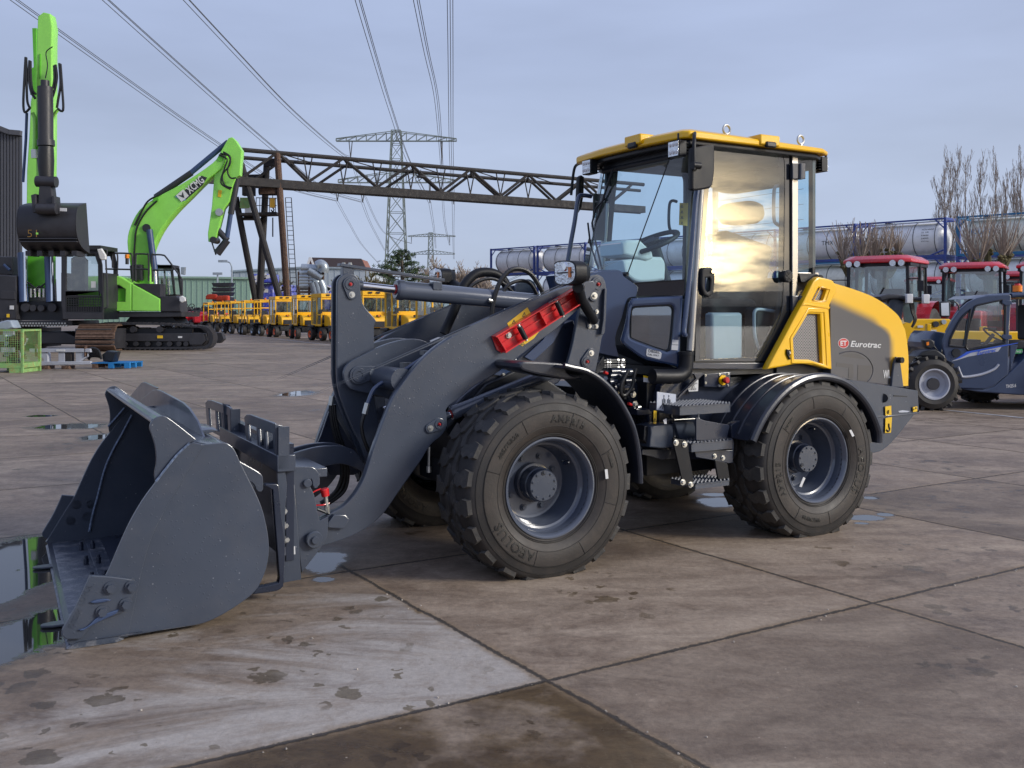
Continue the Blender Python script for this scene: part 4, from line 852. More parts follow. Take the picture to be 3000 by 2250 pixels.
# steps
def tread(x0, x1, yt, yb, v0, v1, view='S'):
    a = p3(view, x0, yt, w=v0); b = p3(view, x1, yb, w=v0); q = MB()
    zt = a[2]; ztb = p3(view, (x0+x1)/2, yt, w=v0)[2]; zb = p3(view, (x0+x1)/2, yb, w=v0)[2]; th = ztb-zb
    q.bb((a[0], v0, ztb-th), (b[0], v0+.006, ztb), ch); q.bb((a[0], v0, ztb-th), (a[0]+.006, v1, ztb), ch); q.bb((b[0]-.006, v0, ztb-th), (b[0], v1, ztb), ch)
    nu = max(4, int((b[0]-a[0])/.028)); nv = max(4, int((v1-v0)/.026))
    for i in range(nv+1): y_ = v0+(v1-v0)*i/nv; q.bb((a[0]+.006, y_-.005, ztb-.006), (b[0]-.006, y_+.005, ztb), ch)
    for i in range(nu+1):
        x_ = a[0]+(b[0]-a[0])*i/nu; q.bb((x_-.004, v0+.006, ztb-.004), (x_+.004, v1, ztb+.001), ch)
        for j in range(nv):
            y_ = v0+(v1-v0)*(j+.5)/nv; q.add([(x_-.007, y_-.006, ztb+.001), (x_+.007, y_-.006, ztb+.001), (x_+.007, y_+.006, ztb+.001), (x_-.007, y_+.006, ztb+.001), (x_, y_, ztb+.012)], [(0, 1, 4), (1, 2, 4), (2, 3, 4), (3, 0, 4)], 'zinc' if False else ch)
    q.bb((a[0]+.006, v0+.006, ztb-.022), (b[0]-.006, v1-.006, ztb-.016), 'chassis_black'); return q.build('step', chas, fix=False)
tread(1000, 1616, 440, 548, .14, .44); tread(1140, 1640, 888, 992, .10, .42); tread(1185, 1605, 1375, 1440, .05, .28)
q = MB(); q.plv(tv('S', [(940, 650), (1160, 640), (1250, 860), (1000, 850)], .26), .26, .03, ch, .004, sm=False); q.plv(tv('S', [(1200, 590), (1300, 630), (1590, 680), (1610, 700), (1580, 820), (1600, 840), (1650, 850), (1660, 900), (1648, 1145), (1600, 1150), (1200, 1075), (1180, 980), (1640, 990), (1640, 900), (1200, 870)], .13), .13, .012, 'charcoal_dark', .003, sm=False)
q.plv(tv('S', [(1610, 690), (1640, 660), (1728, 630), (1700, 740), (1660, 845), (1620, 838)], .16), .15, .05, 'charcoal_dark', .004, sm=False); q.build('step_bracket', chas)
for pts, w in (([(925, 845), (1080, 870), (1105, 910), (1110, 1000), (1185, 1440), (1160, 1452), (1010, 1395), (1030, 1340), (940, 960)], .07), ([(1430, 1110), (1580, 1150), (1615, 1370), (1590, 1380), (1470, 1340)], .07)):
    q = MB(); q.plv(tv('S', pts, w), w, .014, 'black_plastic', .002, sm=False)
    if pts[0][0] < 1000:
        for x, y in ((952, 898), (1055, 918), (1035, 1378), (1130, 1408)): q.bolt(p3('S', x, y, w=w), (0, -1, 0), .013)
    q.build('rubber_strap', chas)
for x, y in ((1422, 1062), (1523, 1083)): b = MB(); b.bolt(p3('S', x, y, w=.13), (0, -1, 0), .011); b.build('bolt', chas)
# machinery between the frames
random.seed(3); q = MB()
for k in range(9):
    a = Vector(p3('S', 60+random.uniform(0, 330), 30+random.uniform(0, 250), w=.55)); q.tube([a, a+Vector((random.uniform(.03, .10), 0, 0))], random.uniform(.015, .03), 'charcoal_dark', 14)
q.plv(tv('S', [(380, 120), (500, 200), (580, 460), (560, 640), (480, 700), (400, 500), (300, 250)], .62), .60, .3, 'charcoal_dark', .01); q.plv(tv('S', [(430, 480), (600, 480), (626, 510), (626, 690), (580, 700), (575, 560), (440, 560)], .50), .46, .12, 'charcoal_dark', .006, sm=False)
q.plv(tv('S', [(580, 120), (770, 180), (700, 400), (640, 460), (590, 430)], .6), .6, .4, 'charcoal_dark', .01, sm=False)
q.tube([p3('S', 480, 475, w=.48), p3('S', 520, 470, w=.48)], .016, 'zinc', 12)
for x, y in ((432, 312), (455, 430), (250, 262)): q.bolt(p3('S', x, y, w=.55), (0, -1, 0), .014)
pump = q.build('hydraulic_pump', L0)
q = MB()
for x, y in ((120, 60), (412, 440)): a = Vector(p3('S', x, y, w=.50)); q.tube([a, a+Vector((-.03, -.01, .01))], .010, 'red_dull', 12)
q.build('red_cap', pump)
for k, (y0) in enumerate((1140, 1165, 1200, 1222)):
    q = MB(); q.tube([p3('T', 500, y0+10, w=.62), p3('T', 790, y0, w=.62)], .011, 'chassis_black', 8); 
    for x in (560, 590, 690, 730, 750): q.tube([p3('T', x, y0+6, w=.62), p3('T', x+20, y0+6, w=.62)], .015, 'zinc' if (x+k) % 3 == 0 else 'charcoal_dark', 8)
    q.build('hydraulic_line', pump)
hose(pump, [('S', 380, 20), ('S', 300, 180), ('S', 290, 300), ('S', 340, 320), ('S', 420, 220), ('S', 450, 80), ('S', 470, 0)], .48, .012, nm='hose')
hose(pump, [('S', 330, 60), ('S', 310, 200), ('S', 330, 300), ('S', 330, 370)], .50, .012, nm='hose')
for k in range(4): hose(pump, [('T', 440, 1250+k*20), ('T', 480+k*15, 1180+k*15), ('T', 530, 1110+k*20)], .58, .007, nm='hose')
hose(L0, [('S', 730, 1110), ('S', 800, 1165), ('S', 900, 1190), ('S', 1000, 1180)], .8, .010, 'navy_gloss', 'brake_pipe')
q = MB(); q.tube([p3('S', 935, 622, w=.2), p3('S', 1240, 605, w=.2)], .004, 'zinc', 8); q.tube([p3('S', 1230, 560, w=.2), p3('S', 1225, 620, w=.2), p3('S', 1200, 710, w=.2)], .006, 'zinc', 8); q.tube([p3('S', 840, 630, w=.22), p3('S', 930, 610, w=.22)], .007, 'chassis_black', 8); q.plv(tv('S', [(795, 625), (835, 605), (838, 670), (810, 672)], .22), .215, .004, 'label_white', 0, sm=False); q.build('lock_pin', chas)
# air intake elbow
q = MB(); q.tube(cr([p3('F', x, y, w=.37) for x, y in [(735, 80), (735, 150), (725, 205), (690, 238), (640, 245), (560, 245), (500, 243)]], 5), .047, 'black_plastic', 20); q.tube([p3('F', 735, 72, w=.37), p3('F', 735, 95, w=.37)], .052, 'black_plastic', 20); q.build('exhaust_elbow', L0)
# ---------------------------------------------------------------- engine hood, counterweight
def hood_paint():
    m = bpy.data.materials.new('hood_paint'); nt, b = nodes(m); n = nt.nodes; L = nt.links; MAT['hood_paint'] = m
    tc = n.new('ShaderNodeTexCoord'); sp = n.new('ShaderNodeSeparateXYZ'); L.new(tc.outputs['Object'], sp.inputs[0])
    pts = tv('G', [(700, 300), (780, 330), (900, 385), (1020, 440), (1120, 490), (1210, 560), (1270, 650), (1300, 760), (1322, 880), (1335, 1000), (1345, 1080)], .33)
    u0, u1 = 1.6, 3.2; z0, z1 = .6, 2.0
    def fcv(pp, src, a0, a1, b0, b1):
        mp = n.new('ShaderNodeMapRange'); L.new(src, mp.inputs[0]); mp.inputs[1].default_value = a0; mp.inputs[2].default_value = a1
        fc = n.new('ShaderNodeFloatCurve'); L.new(mp.outputs[0], fc.inputs['Value']); c = fc.mapping.curves[0]
        pp = sorted(pp); c.points[0].location = (0, (pp[0][1]-b0)/(b1-b0)); c.points[1].location = (1, (pp[-1][1]-b0)/(b1-b0))
        for a, b2 in pp: c.points.new((a-a0)/(a1-a0), (b2-b0)/(b1-b0))
        fc.mapping.update(); zz = n.new('ShaderNodeMapRange'); L.new(fc.outputs[0], zz.inputs[0]); zz.inputs[3].default_value = b0; zz.inputs[4].default_value = b1; return zz.outputs[0]
    zb = fcv(pts[:7], sp.outputs[0], u0, u1, z0, z1); ub = fcv([(z, u) for u, z in pts[4:]], sp.outputs[2], z0, z1, u0, u1)
    d1 = n.new('ShaderNodeMath'); d1.operation = 'SUBTRACT'; L.new(sp.outputs[2], d1.inputs[0]); L.new(zb, d1.inputs[1]); d2 = n.new('ShaderNodeMath'); d2.operation = 'SUBTRACT'; L.new(sp.outputs[0], d2.inputs[0]); L.new(ub, d2.inputs[1]); sb = n.new('ShaderNodeMath'); sb.operation = 'SMOOTH_MAX'; L.new(d1.outputs[0], sb.inputs[0]); L.new(d2.outputs[0], sb.inputs[1]); sb.inputs[2].default_value = .08
    r = n.new('ShaderNodeMapRange'); r.interpolation_type = 'SMOOTHSTEP'; L.new(sb.outputs[0], r.inputs[0]); r.inputs[1].default_value = -.045; r.inputs[2].default_value = .045
    x = n.new('ShaderNodeMix'); x.data_type = 'RGBA'; L.new(r.outputs[0], x.inputs[0]); x.inputs[6].default_value = (.058, .060, .072, 1); x.inputs[7].default_value = (.88, .50, .0, 1)
    L.new(x.outputs[2], b.inputs['Base Color']); b.inputs['Roughness'].default_value = .30; b.inputs['Coat Weight'].default_value = .8; b.inputs['Coat Roughness'].default_value = .12
hood_paint(); mat('decal_dark', (.05, .048, .052), .35, coat=.6)
hd = [(694, 330), (694, 180), (696, 128), (770, 150), (900, 190), (1050, 245), (1160, 305), (1250, 372), (1310, 430), (1350, 510), (1375, 600), (1398, 800), (1396, 1056), (1340, 1058), (1240, 1048), (910, 1008), (700, 960)]
HV = .33
q = MB(); P_ = smooth(tv('G', hd, HV), 4, 30); N_ = len(P_); cu = sum(p[0] for p in P_)/N_; cz = sum(p[1] for p in P_)/N_
def ringp(v, ins): return [(cu+(u-cu)*(1-ins), v, z if ins == 0 or z < cz else z-ins*.5) for u, z in P_]
rings = [ringp(HV, .0), ringp(HV-.0+.001, 0)]
q.add(ringp(HV, .02)+ringp(HV+.035, 0)+ringp(2*VC-HV-.035, 0)+ringp(2*VC-HV, .02), [tuple(range(N_))]+[(r*N_+i, r*N_+(i+1) % N_, (r+1)*N_+(i+1) % N_, (r+1)*N_+i) for r in range(3) for i in range(N_)]+[tuple(3*N_+i for i in reversed(range(N_)))], 'hood_paint')
hood = q.build('engine_hood', L0, 25)
HD = HV-.001
q = MB(); a = p3('G', 878, 712, w=HD); b = p3('G', 1150, 738, w=HD); textfit(q, 'Eurotrac', (a[0], HD, a[2]), (b[0]-a[0], 0, b[2]-a[2]+.012), (0, 0, 1), b[0]-a[0], .044, 'label_white', shear=.25, off=.018); q.build('maker_lettering', hood)
q = MB(); c_ = p3('G', 817, 680, w=HD); el = [(c_[0]+.056*math.cos(t), c_[2]+.036*math.sin(t)) for t in [k*math.pi/16 for k in range(32)]]
q.plv(el, HD-.0012, .001, 'label_white', 0, sm=False); q.plv([(c_[0]+(x-c_[0])*.92, c_[2]+(z-c_[2])*.9) for x, z in el], HD-.002, .001, 'red_dull', 0, sm=False); textfit(q, 'ET', (c_[0]-.034, HD-.0022, c_[2]-.018), (1, 0, 0), (0, 0, 1), .066, .036, 'label_white', off=.03); q.build('round_emblem', hood)
q = MB(); a = p3('G', 1168, 992, w=HD); b = p3('G', 1238, 998, w=HD); textfit(q, 'WL', a, (1, 0, 0), (0, 0, 1), (b[0]-a[0])*.93, .062, 'label_white', off=.02); q.build('model_lettering', hood)
q = MB(); c_ = p3('G', 900, 905, w=HD); cc = [(c_[0]+.30*math.cos(t)*1.0, c_[2]+.17*math.sin(t)) for t in [k*math.pi/24 for k in range(48)]]  # large watermark emblem printed on the hood in a darker tone
zc = .985
arcp = [p3('G', x, y, w=HD) for x, y in [(780, 775), (860, 752), (950, 762), (1020, 800), (1065, 860), (1078, 920), (1060, 985), (1030, 1020)]]; q.tube([(p[0], HD-.0002, p[2]) for p in cr(arcp, 4)], .0035, 'decal_dark', 4)
q.plv(tv('G', [(945, 872), (1062, 880), (1066, 930), (1040, 1000), (1020, 1020), (940, 1010)], HD), HD-.0008, .0006, 'decal_dark', 0, sm=False); q.plv(tv('G', [(755, 850), (905, 868), (905, 990), (860, 985), (862, 900), (755, 885)], HD), HD-.0008, .0006, 'decal_dark', 0, sm=False); q.plv(tv('G', [(790, 790), (870, 765), (950, 775), (1010, 820), (900, 810)], HD), HD-.0008, .0006, 'decal_dark', 0, sm=False); q.build('watermark_emblem', hood)
# hood catch
q = MB(); q.plv(tv('G', [(1240, 1065), (1262, 860), (1285, 800), (1310, 810), (1318, 860), (1345, 1072)], HV-.02), HV-.025, .02, ch, .003, sm=False); a = Vector(p3('G', 1300, 828, w=HV-.03)); q.tube([a, a+Vector((.0, -.04, 0))], .022, 'black_plastic', 16); q.build('hood_catch', L0)
# yellow intake surround with perforated panels
IV = .315
fr_o = [(600, 92), (700, 115), (725, 125), (765, 180), (752, 235), (700, 340), (692, 380), (705, 600), (718, 912), (650, 905), (560, 878), (470, 865), (380, 868), (270, 890), (145, 912), (170, 860), (300, 620), (400, 430), (470, 300), (555, 130)]
up = [(600, 192), (668, 210), (640, 300), (545, 298)]; lo = [(490, 422), (612, 426), (636, 864), (520, 825), (372, 822), (362, 640)]
q = MB(); q.plv(tv('G', fr_o, IV), IV, .06, 'yellow', .012, [tv('G', up, IV), tv('G', lo, IV)], sm=False); surround = q.build('intake_surround', L0, 40)
q = MB()
for pts in (up, lo):
    o_ = tv('G', pts, IV+.02); cx_ = sum(p[0] for p in o_)/len(o_); cy_ = sum(p[1] for p in o_)/len(o_); g1 = [(cx_+(x-cx_)*1.28, cy_+(y-cy_)*1.22) for x, y in o_]; g2 = [(cx_+(x-cx_)*1.0, cy_+(y-cy_)*1.0) for x, y in o_]
    q.plv(g1, IV-.006, .010, 'yellow', .004, [[(cx_+(x-cx_)*1.10, cy_+(y-cy_)*1.07) for x, y in o_]], sm=False)
q.build('raised_rim', surround, 40)
mesh_m = bpy.data.materials.new('perforated'); nt, b_ = nodes(mesh_m); MAT['perforated'] = mesh_m
n = nt.nodes; Lk = nt.links; tc = n.new('ShaderNodeTexCoord'); mpg = n.new('ShaderNodeMapping'); mpg.inputs['Scale'].default_value = (1, 1, 1); Lk.new(tc.outputs['Object'], mpg.inputs[0]); sp = n.new('ShaderNodeSeparateXYZ'); Lk.new(mpg.outputs[0], sp.inputs[0])
def _m(op, a, b=0., c=0.):
    k = n.new('ShaderNodeMath'); k.operation = op
    for i, x in enumerate((a, b, c)):
        if hasattr(x, 'links'): Lk.new(x, k.inputs[i])
        else: k.inputs[i].default_value = x
    return k.outputs[0]
def hexd(ox, oz, pu=.0160, pz=.0160*1.3):
    a = _m('SUBTRACT', _m('FRACT', _m('ADD', _m('DIVIDE', sp.outputs[0], pu), ox)), .5); b = _m('SUBTRACT', _m('FRACT', _m('ADD', _m('DIVIDE', sp.outputs[2], pz), oz)), .5)
    a = _m('MULTIPLY', a, pu); b = _m('MULTIPLY', b, pz); return _m('SQRT', _m('ADD', _m('MULTIPLY', a, a), _m('MULTIPLY', b, b)))
hole = _m('LESS_THAN', _m('MINIMUM', hexd(0, 0), hexd(.5, .5)), .0052)
cx2 = n.new('ShaderNodeMix'); cx2.data_type = 'RGBA'; Lk.new(hole, cx2.inputs[0]); cx2.inputs[6].default_value = (.30, .30, .32, 1); cx2.inputs[7].default_value = (.006, .006, .008, 1); Lk.new(cx2.outputs[2], b_.inputs['Base Color']); b_.inputs['Roughness'].default_value = .4; Lk.new(_m('MULTIPLY', _m('SUBTRACT', 1., hole), .6), b_.inputs['Metallic'])
for pts, nm in ((up, 'intake_mesh'), (lo, 'intake_mesh')):
    q = MB(); o_ = tv('G', pts, IV+.03); cx_ = sum(p[0] for p in o_)/len(o_); cy_ = sum(p[1] for p in o_)/len(o_); q.plv([(cx_+(x-cx_)*1.08, cy_+(y-cy_)*1.06) for x, y in o_], IV+.03, .004, 'perforated', 0, sm=False); q.build(nm, surround)
q = MB(); q.plv(tv('G', [(318, 735), (350, 740), (352, 765), (340, 795), (352, 820), (342, 826), (325, 795), (316, 770)], IV-.01), IV-.014, .014, 'black_plastic', .003, sm=False); q.bolt(p3('G', 343, 765, w=IV-.016), (0, -1, 0), .006); q.build('latch', surround)
q = MB(); q.plv(tv('G', [(455, 345), (500, 345), (660, 372), (690, 380), (700, 360), (670, 350), (500, 330), (470, 330)], IV-.004), IV-.006, .01, 'yellow', .002, sm=False); q.build('seam_strip', surround)
# counterweight
cw = [('G', [(700, 990), (940, 1012), (1245, 1062), (1475, 1100), (1480, 1200), (1486, 1292)]), ('Y', [(1984, 885), (1962, 912), (1940, 940), (1915, 966), (1888, 978), (1800, 975), (1780, 900)])]
P_ = smooth(mix2(.28, *cw), 3, 25); cu = sum(p[0] for p in P_)/len(P_); q = MB(); N_ = len(P_)
umax = max(p[0] for p in P_)
def rc(v, cut): return [(min(u, umax-cut) if u > umax-.5 else u, v, z) for u, z in P_]
rr = [(.28, .0), (.31, -.0), (.55, -.10), (VC, -.16), (2*VC-.55, -.10), (2*VC-.31, -.0), (2*VC-.28, 0)]
allv = []
for v, c_ in rr:
    e = -c_; allv += [(u+e*max(0, (u-cu)/(umax-cu))**2, v, z) for u, z in P_]
q.add(allv, [tuple(range(N_))]+[(r*N_+i, r*N_+(i+1) % N_, (r+1)*N_+(i+1) % N_, (r+1)*N_+i) for r in range(len(rr)-1) for i in range(N_)]+[tuple((len(rr)-1)*N_+i for i in reversed(range(N_)))], ch)
cwt = q.build('counterweight', L0, 30, bev=.012)
q = MB(); q.plv(tv('G', [(1110, 1325), (1300, 1312), (1482, 1292), (1482, 1302), (1300, 1322), (1110, 1335)], .28), .274, .008, ch, .002, sm=False); q.tube([p3('G', 1170, 1165, w=.277), p3('G', 1174, 1165, w=.29)], .032, 'chassis_black', 24); q.plv(tv('G', [(1258, 1138), (1378, 1148), (1378, 1156), (1258, 1150)], .28), .277, .004, 'chassis_black', 0, sm=False); q.plv(tv('G', [(1300, 1280), (1340, 1272), (1402, 1280), (1380, 1290), (1310, 1292)], .28), .277, .004, 'label_grey', 0, sm=False); q.build('moulded_line', cwt)
for nm, pts in (('lashing_label', [(1185, 1240), (1238, 1232), (1240, 1312), (1188, 1320)]), ('lifting_label', [(1188, 1342), (1245, 1332), (1236, 1470), (1184, 1474)]), ('warning_label', [(1430, 1245), (1468, 1237), (1468, 1282), (1432, 1288)])):
    q = MB(); q.plv(tv('G', pts, .27), .268, .003, 'label_yellow', 0, sm=False)
    if nm == 'lifting_label':
        q.tube(cr([p3('G', x, y, w=.266) for x, y in [(1218, 1390), (1220, 1420), (1226, 1440), (1214, 1460), (1198, 1445)]], 4), .006, 'ink', 6)
    elif nm == 'lashing_label': q.tube(cr([p3('G', x, y, w=.266) for x, y in [(1206, 1275), (1206, 1295), (1216, 1300), (1218, 1270)]], 4), .003, 'ink', 6)
    else: q.plv(tv('G', [(1452, 1248), (1462, 1246), (1464, 1260), (1456, 1262)], .266), .265, .001, 'ink', 0, sm=False); tri(q, p3('G', 1441, 1264, w=.266), .008)
    q.build(nm, cwt)
q = MB(); q.bb((2.1, .40, .50), (3.0, 1.5, 1.15), 'chassis_black'); q.build('engine_bay', L0)
# ---------------------------------------------------------------- cab
DV = .40
fr_out = [(858, 175), (880, 140), (920, 122), (990, 122), (1425, 190), (1425, 930), (1390, 1245), (1250, 1535), (785, 1530), (790, 1400), (810, 1000), (842, 600), (855, 300)]
win = [(905, 215), (935, 185), (975, 182), (1290, 222), (1335, 245), (1345, 290), (1343, 600), (1335, 1100), (1310, 1240), (1215, 1430), (1190, 1465), (825, 1480), (832, 1300), (850, 900), (878, 500)]
q = MB(); q.plv(tv('E', fr_out, DV), DV+.012, .04, 'chassis_black', .004, [tv('E', win, DV)], sm=False)
q.plv(tv('E', fr_out, DV), 2*VC-DV-.05, .04, 'chassis_black', .004, [smooth(tv('E', win, DV), 3)], sm=False)
# floor, lower rear, sill
q.plv(tv('E', [(785, 1500), (1245, 1500), (1235, 1538), (785, 1534)], DV), DV-.006, .02, 'charcoal_dark', .002, sm=False)
q.bb((1.22, DV+.02, 1.04), (2.45, 2*VC-DV-.02, 1.10), 'chassis_black')
RU = 2.47
q.plu([(DV+.02, 1.1), (2*VC-DV-.02, 1.1), (2*VC-DV-.02, 2.55), (DV+.02, 2.55)], RU, .03, 'chassis_black', .003, [[(DV+.06, 1.72), (2*VC-DV-.06, 1.72), (2*VC-DV-.06, 2.48), (DV+.06, 2.48)]])
cab = q.build('cab', L0)
# rear side strip, quarter pane
q = MB(); q.plv(tv('E', [(1395, 235), (1425, 212), (1530, 238), (1540, 260), (1538, 915), (1425, 945)], DV), DV+.006, .0, 'glass_cab', 0, sm=False); q.build('window_pane', cab)
q = MB(); q.plv(tv('E', [(1385, 192), (1420, 197), (1420, 945), (1402, 1120), (1385, 1245)], DV), DV-.012, .02, 'alu', .003, sm=False); q.build('hinge_pillar', cab)
q = MB(); q.add([(RU-.002, DV+.05, 1.70), (RU-.002, 2*VC-DV-.05, 1.70), (RU-.002, 2*VC-DV-.05, 2.5), (RU-.002, DV+.05, 2.5)], [(0, 1, 2, 3)], 'glass_cab'); rw = q.build('rear_window', cab)
q = MB()
for k in range(6): q.bb((RU-.007, DV+.1, 1.80+k*.11), (RU-.005, 2*VC-DV-.1, 1.8025+k*.11), 'interior_dark')
q.build('heating_wires', rw)
q = MB(); q.plv(tv('E', [(1425, 950), (1560, 950), (1560, 1100), (1470, 1130), (1425, 1200)], DV+.02), DV+.03, .02, 'alu', .003, sm=False); q.plv(tv('E', [(1425, 955), (1540, 960), (1545, 975), (1500, 1010), (1440, 1010)], DV), DV-.01, .03, 'chassis_black', .003, sm=False); a = Vector(p3('E', 1535, 985, w=DV-.02)); q.tube([a+Vector((0, .02, 0)), a+Vector((0, -.05, 0))], .022, 'black_plastic', 16); q.build('rear_corner_panel', cab)
# door
dg = [(872, 180), (900, 148), (960, 140), (1370, 205), (1372, 1225), (1240, 1490), (800, 1490), (812, 1000), (846, 600), (862, 300)]
q = MB(); q.plv(tv('E', dg, DV), DV+.0, .0, 'glass_door', 0, sm=False); door = q.build('door', cab)
q = MB(); q.plv(tv('E', dg, DV), DV-.003, .003, 'glass_black', 0, [tv('E', win, DV)], sm=False) if 'glass_black' in MAT else None
mat('frit_black', (.016, .020, .030), .06, coat=.9); q = MB(); q.plv(tv('E', dg, DV), DV-.003, .003, 'frit_black', 0, [smooth(tv('E', win, DV), 3)], sm=False); q.build('frit_border', door)
q = MB(); hnd = [(838, 940), (855, 922), (895, 920), (915, 945), (917, 1010), (908, 1080), (880, 1102), (850, 1085), (835, 1030)]
q.plv(tv('E', hnd, DV-.02), DV-.03, .03, 'black_plastic', .010, [smooth(tv('E', [(862, 985), (885, 982), (890, 1000), (886, 1060), (872, 1070), (860, 1050)], DV-.02), 3)]); a = Vector(p3('E', 903, 945, w=DV-.03)); q.tube([a, a+Vector((0, -.012, 0))], .010, 'chrome', 14); q.build('door_handle', door)
q = MB(); a = Vector(p3('E', 1332, 975, w=DV)); q.tube([a, a+Vector((0, -.055, 0)), a+Vector((0, -.06, 0))], [.04, .044, .036], 'black_plastic', 24)
for k in range(7): an = k*2*math.pi/7; q.beam(a+Vector((0, -.062, 0)), a+Vector((.032*math.cos(an), -.062, .032*math.sin(an))), .004, .006, 'chassis_black')
q.build('door_stay', door)
for y0, y1 in ((290, 385), (1092, 1182)):
    q = MB(); q.plv(tv('E', [(1372, y0), (1450, y0), (1450, y1), (1372, y1)], DV), DV-.035, .03, 'charcoal_dark', .004, sm=False); a = p3('E', 1440, y0, w=DV-.035); b = p3('E', 1440, y1, w=DV-.035); q.tube([a, b], .016, 'charcoal_dark', 14); q.build('door_hinge', cab)
# front posts and grab rail
q = MB(); q.tube([p3('E', 835, 440, w=DV+.02), p3('E', 772, 1425, w=DV+.02)], .026, 'alu', 18); q.tube([p3('E', 845, 170, w=DV+.02), p3('E', 835, 450, w=DV+.02)], .026, 'chassis_black', 14); q.pair('front_post', cab, VC)
q = MB(); q.tube(cr([p3('E', x, y, w=DV-.03) for x, y in [(812, 450), (800, 560), (775, 900), (745, 1200), (735, 1290), (735, 1325)]]+[Vector(p3('E', 742, 1330, w=DV+.0))], 5), .017, 'navy_gloss', 14); q.build('grab_rail', cab)
# windscreen, corner panes
ST = Vector((1.30, .571, 2.496)); SB = Vector((1.05, .709, 1.716)); AT = Vector((1.385, DV+.01, 2.53))
AB = Vector(p3('E', 735, 1090, w=DV+.01)); L1 = Vector(p3('E', 450, 1092, w=.62)); L2 = Vector(p3('E', 455, 1040, w=.62)); M1 = Vector(p3('E', 735, 995, w=DV+.01)); M0 = Vector(p3('E', 430, 1015, w=.63))
def mirr(v): return Vector((v.x, 2*VC-v.y, v.z))
q = MB(); q.add([ST, mirr(ST), mirr(SB), SB], [(0, 1, 2, 3)], 'glass_cab'); ws = q.build('windscreen', cab, fix=False)
for f in (lambda v: v, mirr):
    q = MB(); q.add([f(v) for v in (ST, AT, M1, M0, SB)], [(0, 1, 2, 3, 4)], 'glass_cab'); pane = q.build('corner_window', cab, fix=False)
    q = MB(); q.add([f(v) for v in (M0, M1, AB, L1, L2)], [(0, 1, 2, 3, 4)], 'frit_black'); q.tube([f(ST), f(SB)], .004, 'ink', 6); q.tube([f(M0), f(M1)], .004, 'ink', 6); q.build('frit_band', pane, fix=False)
q = MB(); q.tube([ST, mirr(ST)], .02, 'chassis_black', 10); q.tube([SB, mirr(SB)], .015, 'chassis_black', 10); q.tube([ST, AT], .02, 'chassis_black', 10); q.tube([mirr(ST), mirr(AT)], .02, 'chassis_black', 10)
q.add([ST+Vector((-.01, 0, -.02)), mirr(ST)+Vector((-.01, 0, -.02)), mirr(ST)+Vector((0, 0, .10)), ST+Vector((0, 0, .10))], [(0, 1, 2, 3)], 'chassis_black'); q.add([ST+Vector((0, -.01, -.02)), AT+Vector((0, -.01, -.02)), AT+Vector((0, 0, .08)), ST+Vector((0, 0, .10))], [(0, 1, 2, 3)], 'chassis_black'); q.build('header_rail', cab, fix=False)
# wiper
q = MB(); pl = lambda x, y: Vector(p3('E', x, y, u=1.13+(960-y)/700*.18-.03)); q.tube([pl(302, 322), pl(250, 480), pl(205, 640), pl(190, 700)], .008, 'black_plastic', 8); q.tube([pl(255, 500), pl(200, 560), pl(175, 650), pl(200, 780), pl(235, 930)], .007, 'black_plastic', 8); q.tube([pl(150, 650), pl(165, 780), pl(215, 930)], .007, 'black_plastic', 8); q.build('wiper', ws)
# cowl in front of the windscreen and lower corner body
cow = [(300, 90), (370, 66), (540, 60), (650, 36), (780, 38), (806, 62), (822, 112), (938, 228), (950, 290), (935, 368), (882, 374), (850, 412), (800, 640), (738, 890), (772, 1125), (600, 1082), (450, 1020), (430, 700), (380, 300)]
q = MB(); P_ = smooth(tv('T', cow, .62), 3, 50); N_ = len(P_)
cu = sum(p[0] for p in P_)/N_; cz = sum(p[1] for p in P_)/N_
um_ = max(u for u, z in P_)
def rg(v, s_): return [(cu+(u-cu)*s_, v+(1 if v < VC else -1)*(um_-u)*.42, cz+(z-cz)*s_) for u, z in P_]
q.add(rg(.62, .97)+rg(.645, 1.)+rg(2*VC-.645, 1.)+rg(2*VC-.62, .97), [tuple(range(N_))]+[(r*N_+i, r*N_+(i+1) % N_, (r+1)*N_+(i+1) % N_, (r+1)*N_+i) for r in range(3) for i in range(N_)]+[tuple(3*N_+i for i in reversed(range(N_)))], 'navy_gloss'); q.build('cowl', cab, 30)
q = MB(); wl = [p3('T', x, y, w=.632) for x, y in [(842, 440), (818, 600), (790, 740), (760, 840), (742, 885)]]; q.tube(cr(wl, 6), .006, 'weld', 6); q.build('weld_bead', cab)
PA = Vector((.918, .600, 0)); PB = Vector((1.272, .405, 0)); pd = (PB-PA).normalized(); pn = Vector((pd.y, -pd.x, 0))
def tp(view, pts, off=0.):
    out = []
    for x, y in pts:
        X, Y = px(view, x, y); t = (X-CX)/F; A = PA+pn*off
        # OX+cs*u-sn*v = t*(OY+sn*u+cs*v) with (u,v)=A+s*pd
        num = t*(OY+sn*A.x+cs*A.y)-(OX+cs*A.x-sn*A.y); den = cs*pd.x-sn*pd.y-t*(sn*pd.x+cs*pd.y); s_ = num/den
        P = A+pd*s_; Z = OY+sn*P.x+cs*P.y; out.append((s_, H-(Y-YH)/F*Z))
    return out
def pf(off, th): return lambda x, y, z: tuple(PA+pd*x+pn*(off-th/2+z)+Vector((0, 0, y)))
body = [(885, 388), (1100, 372), (1500, 356), (1492, 560), (1470, 900), (1450, 1252), (1400, 1218), (1180, 1172), (1000, 1120), (780, 960), (742, 905), (770, 800), (815, 640), (850, 440)]
hol = [(866, 540), (880, 505), (910, 492), (1330, 470), (1370, 485), (1385, 530), (1360, 860), (1335, 1020), (1305, 1035), (1150, 985), (1000, 930), (880, 880), (858, 850), (858, 700)]
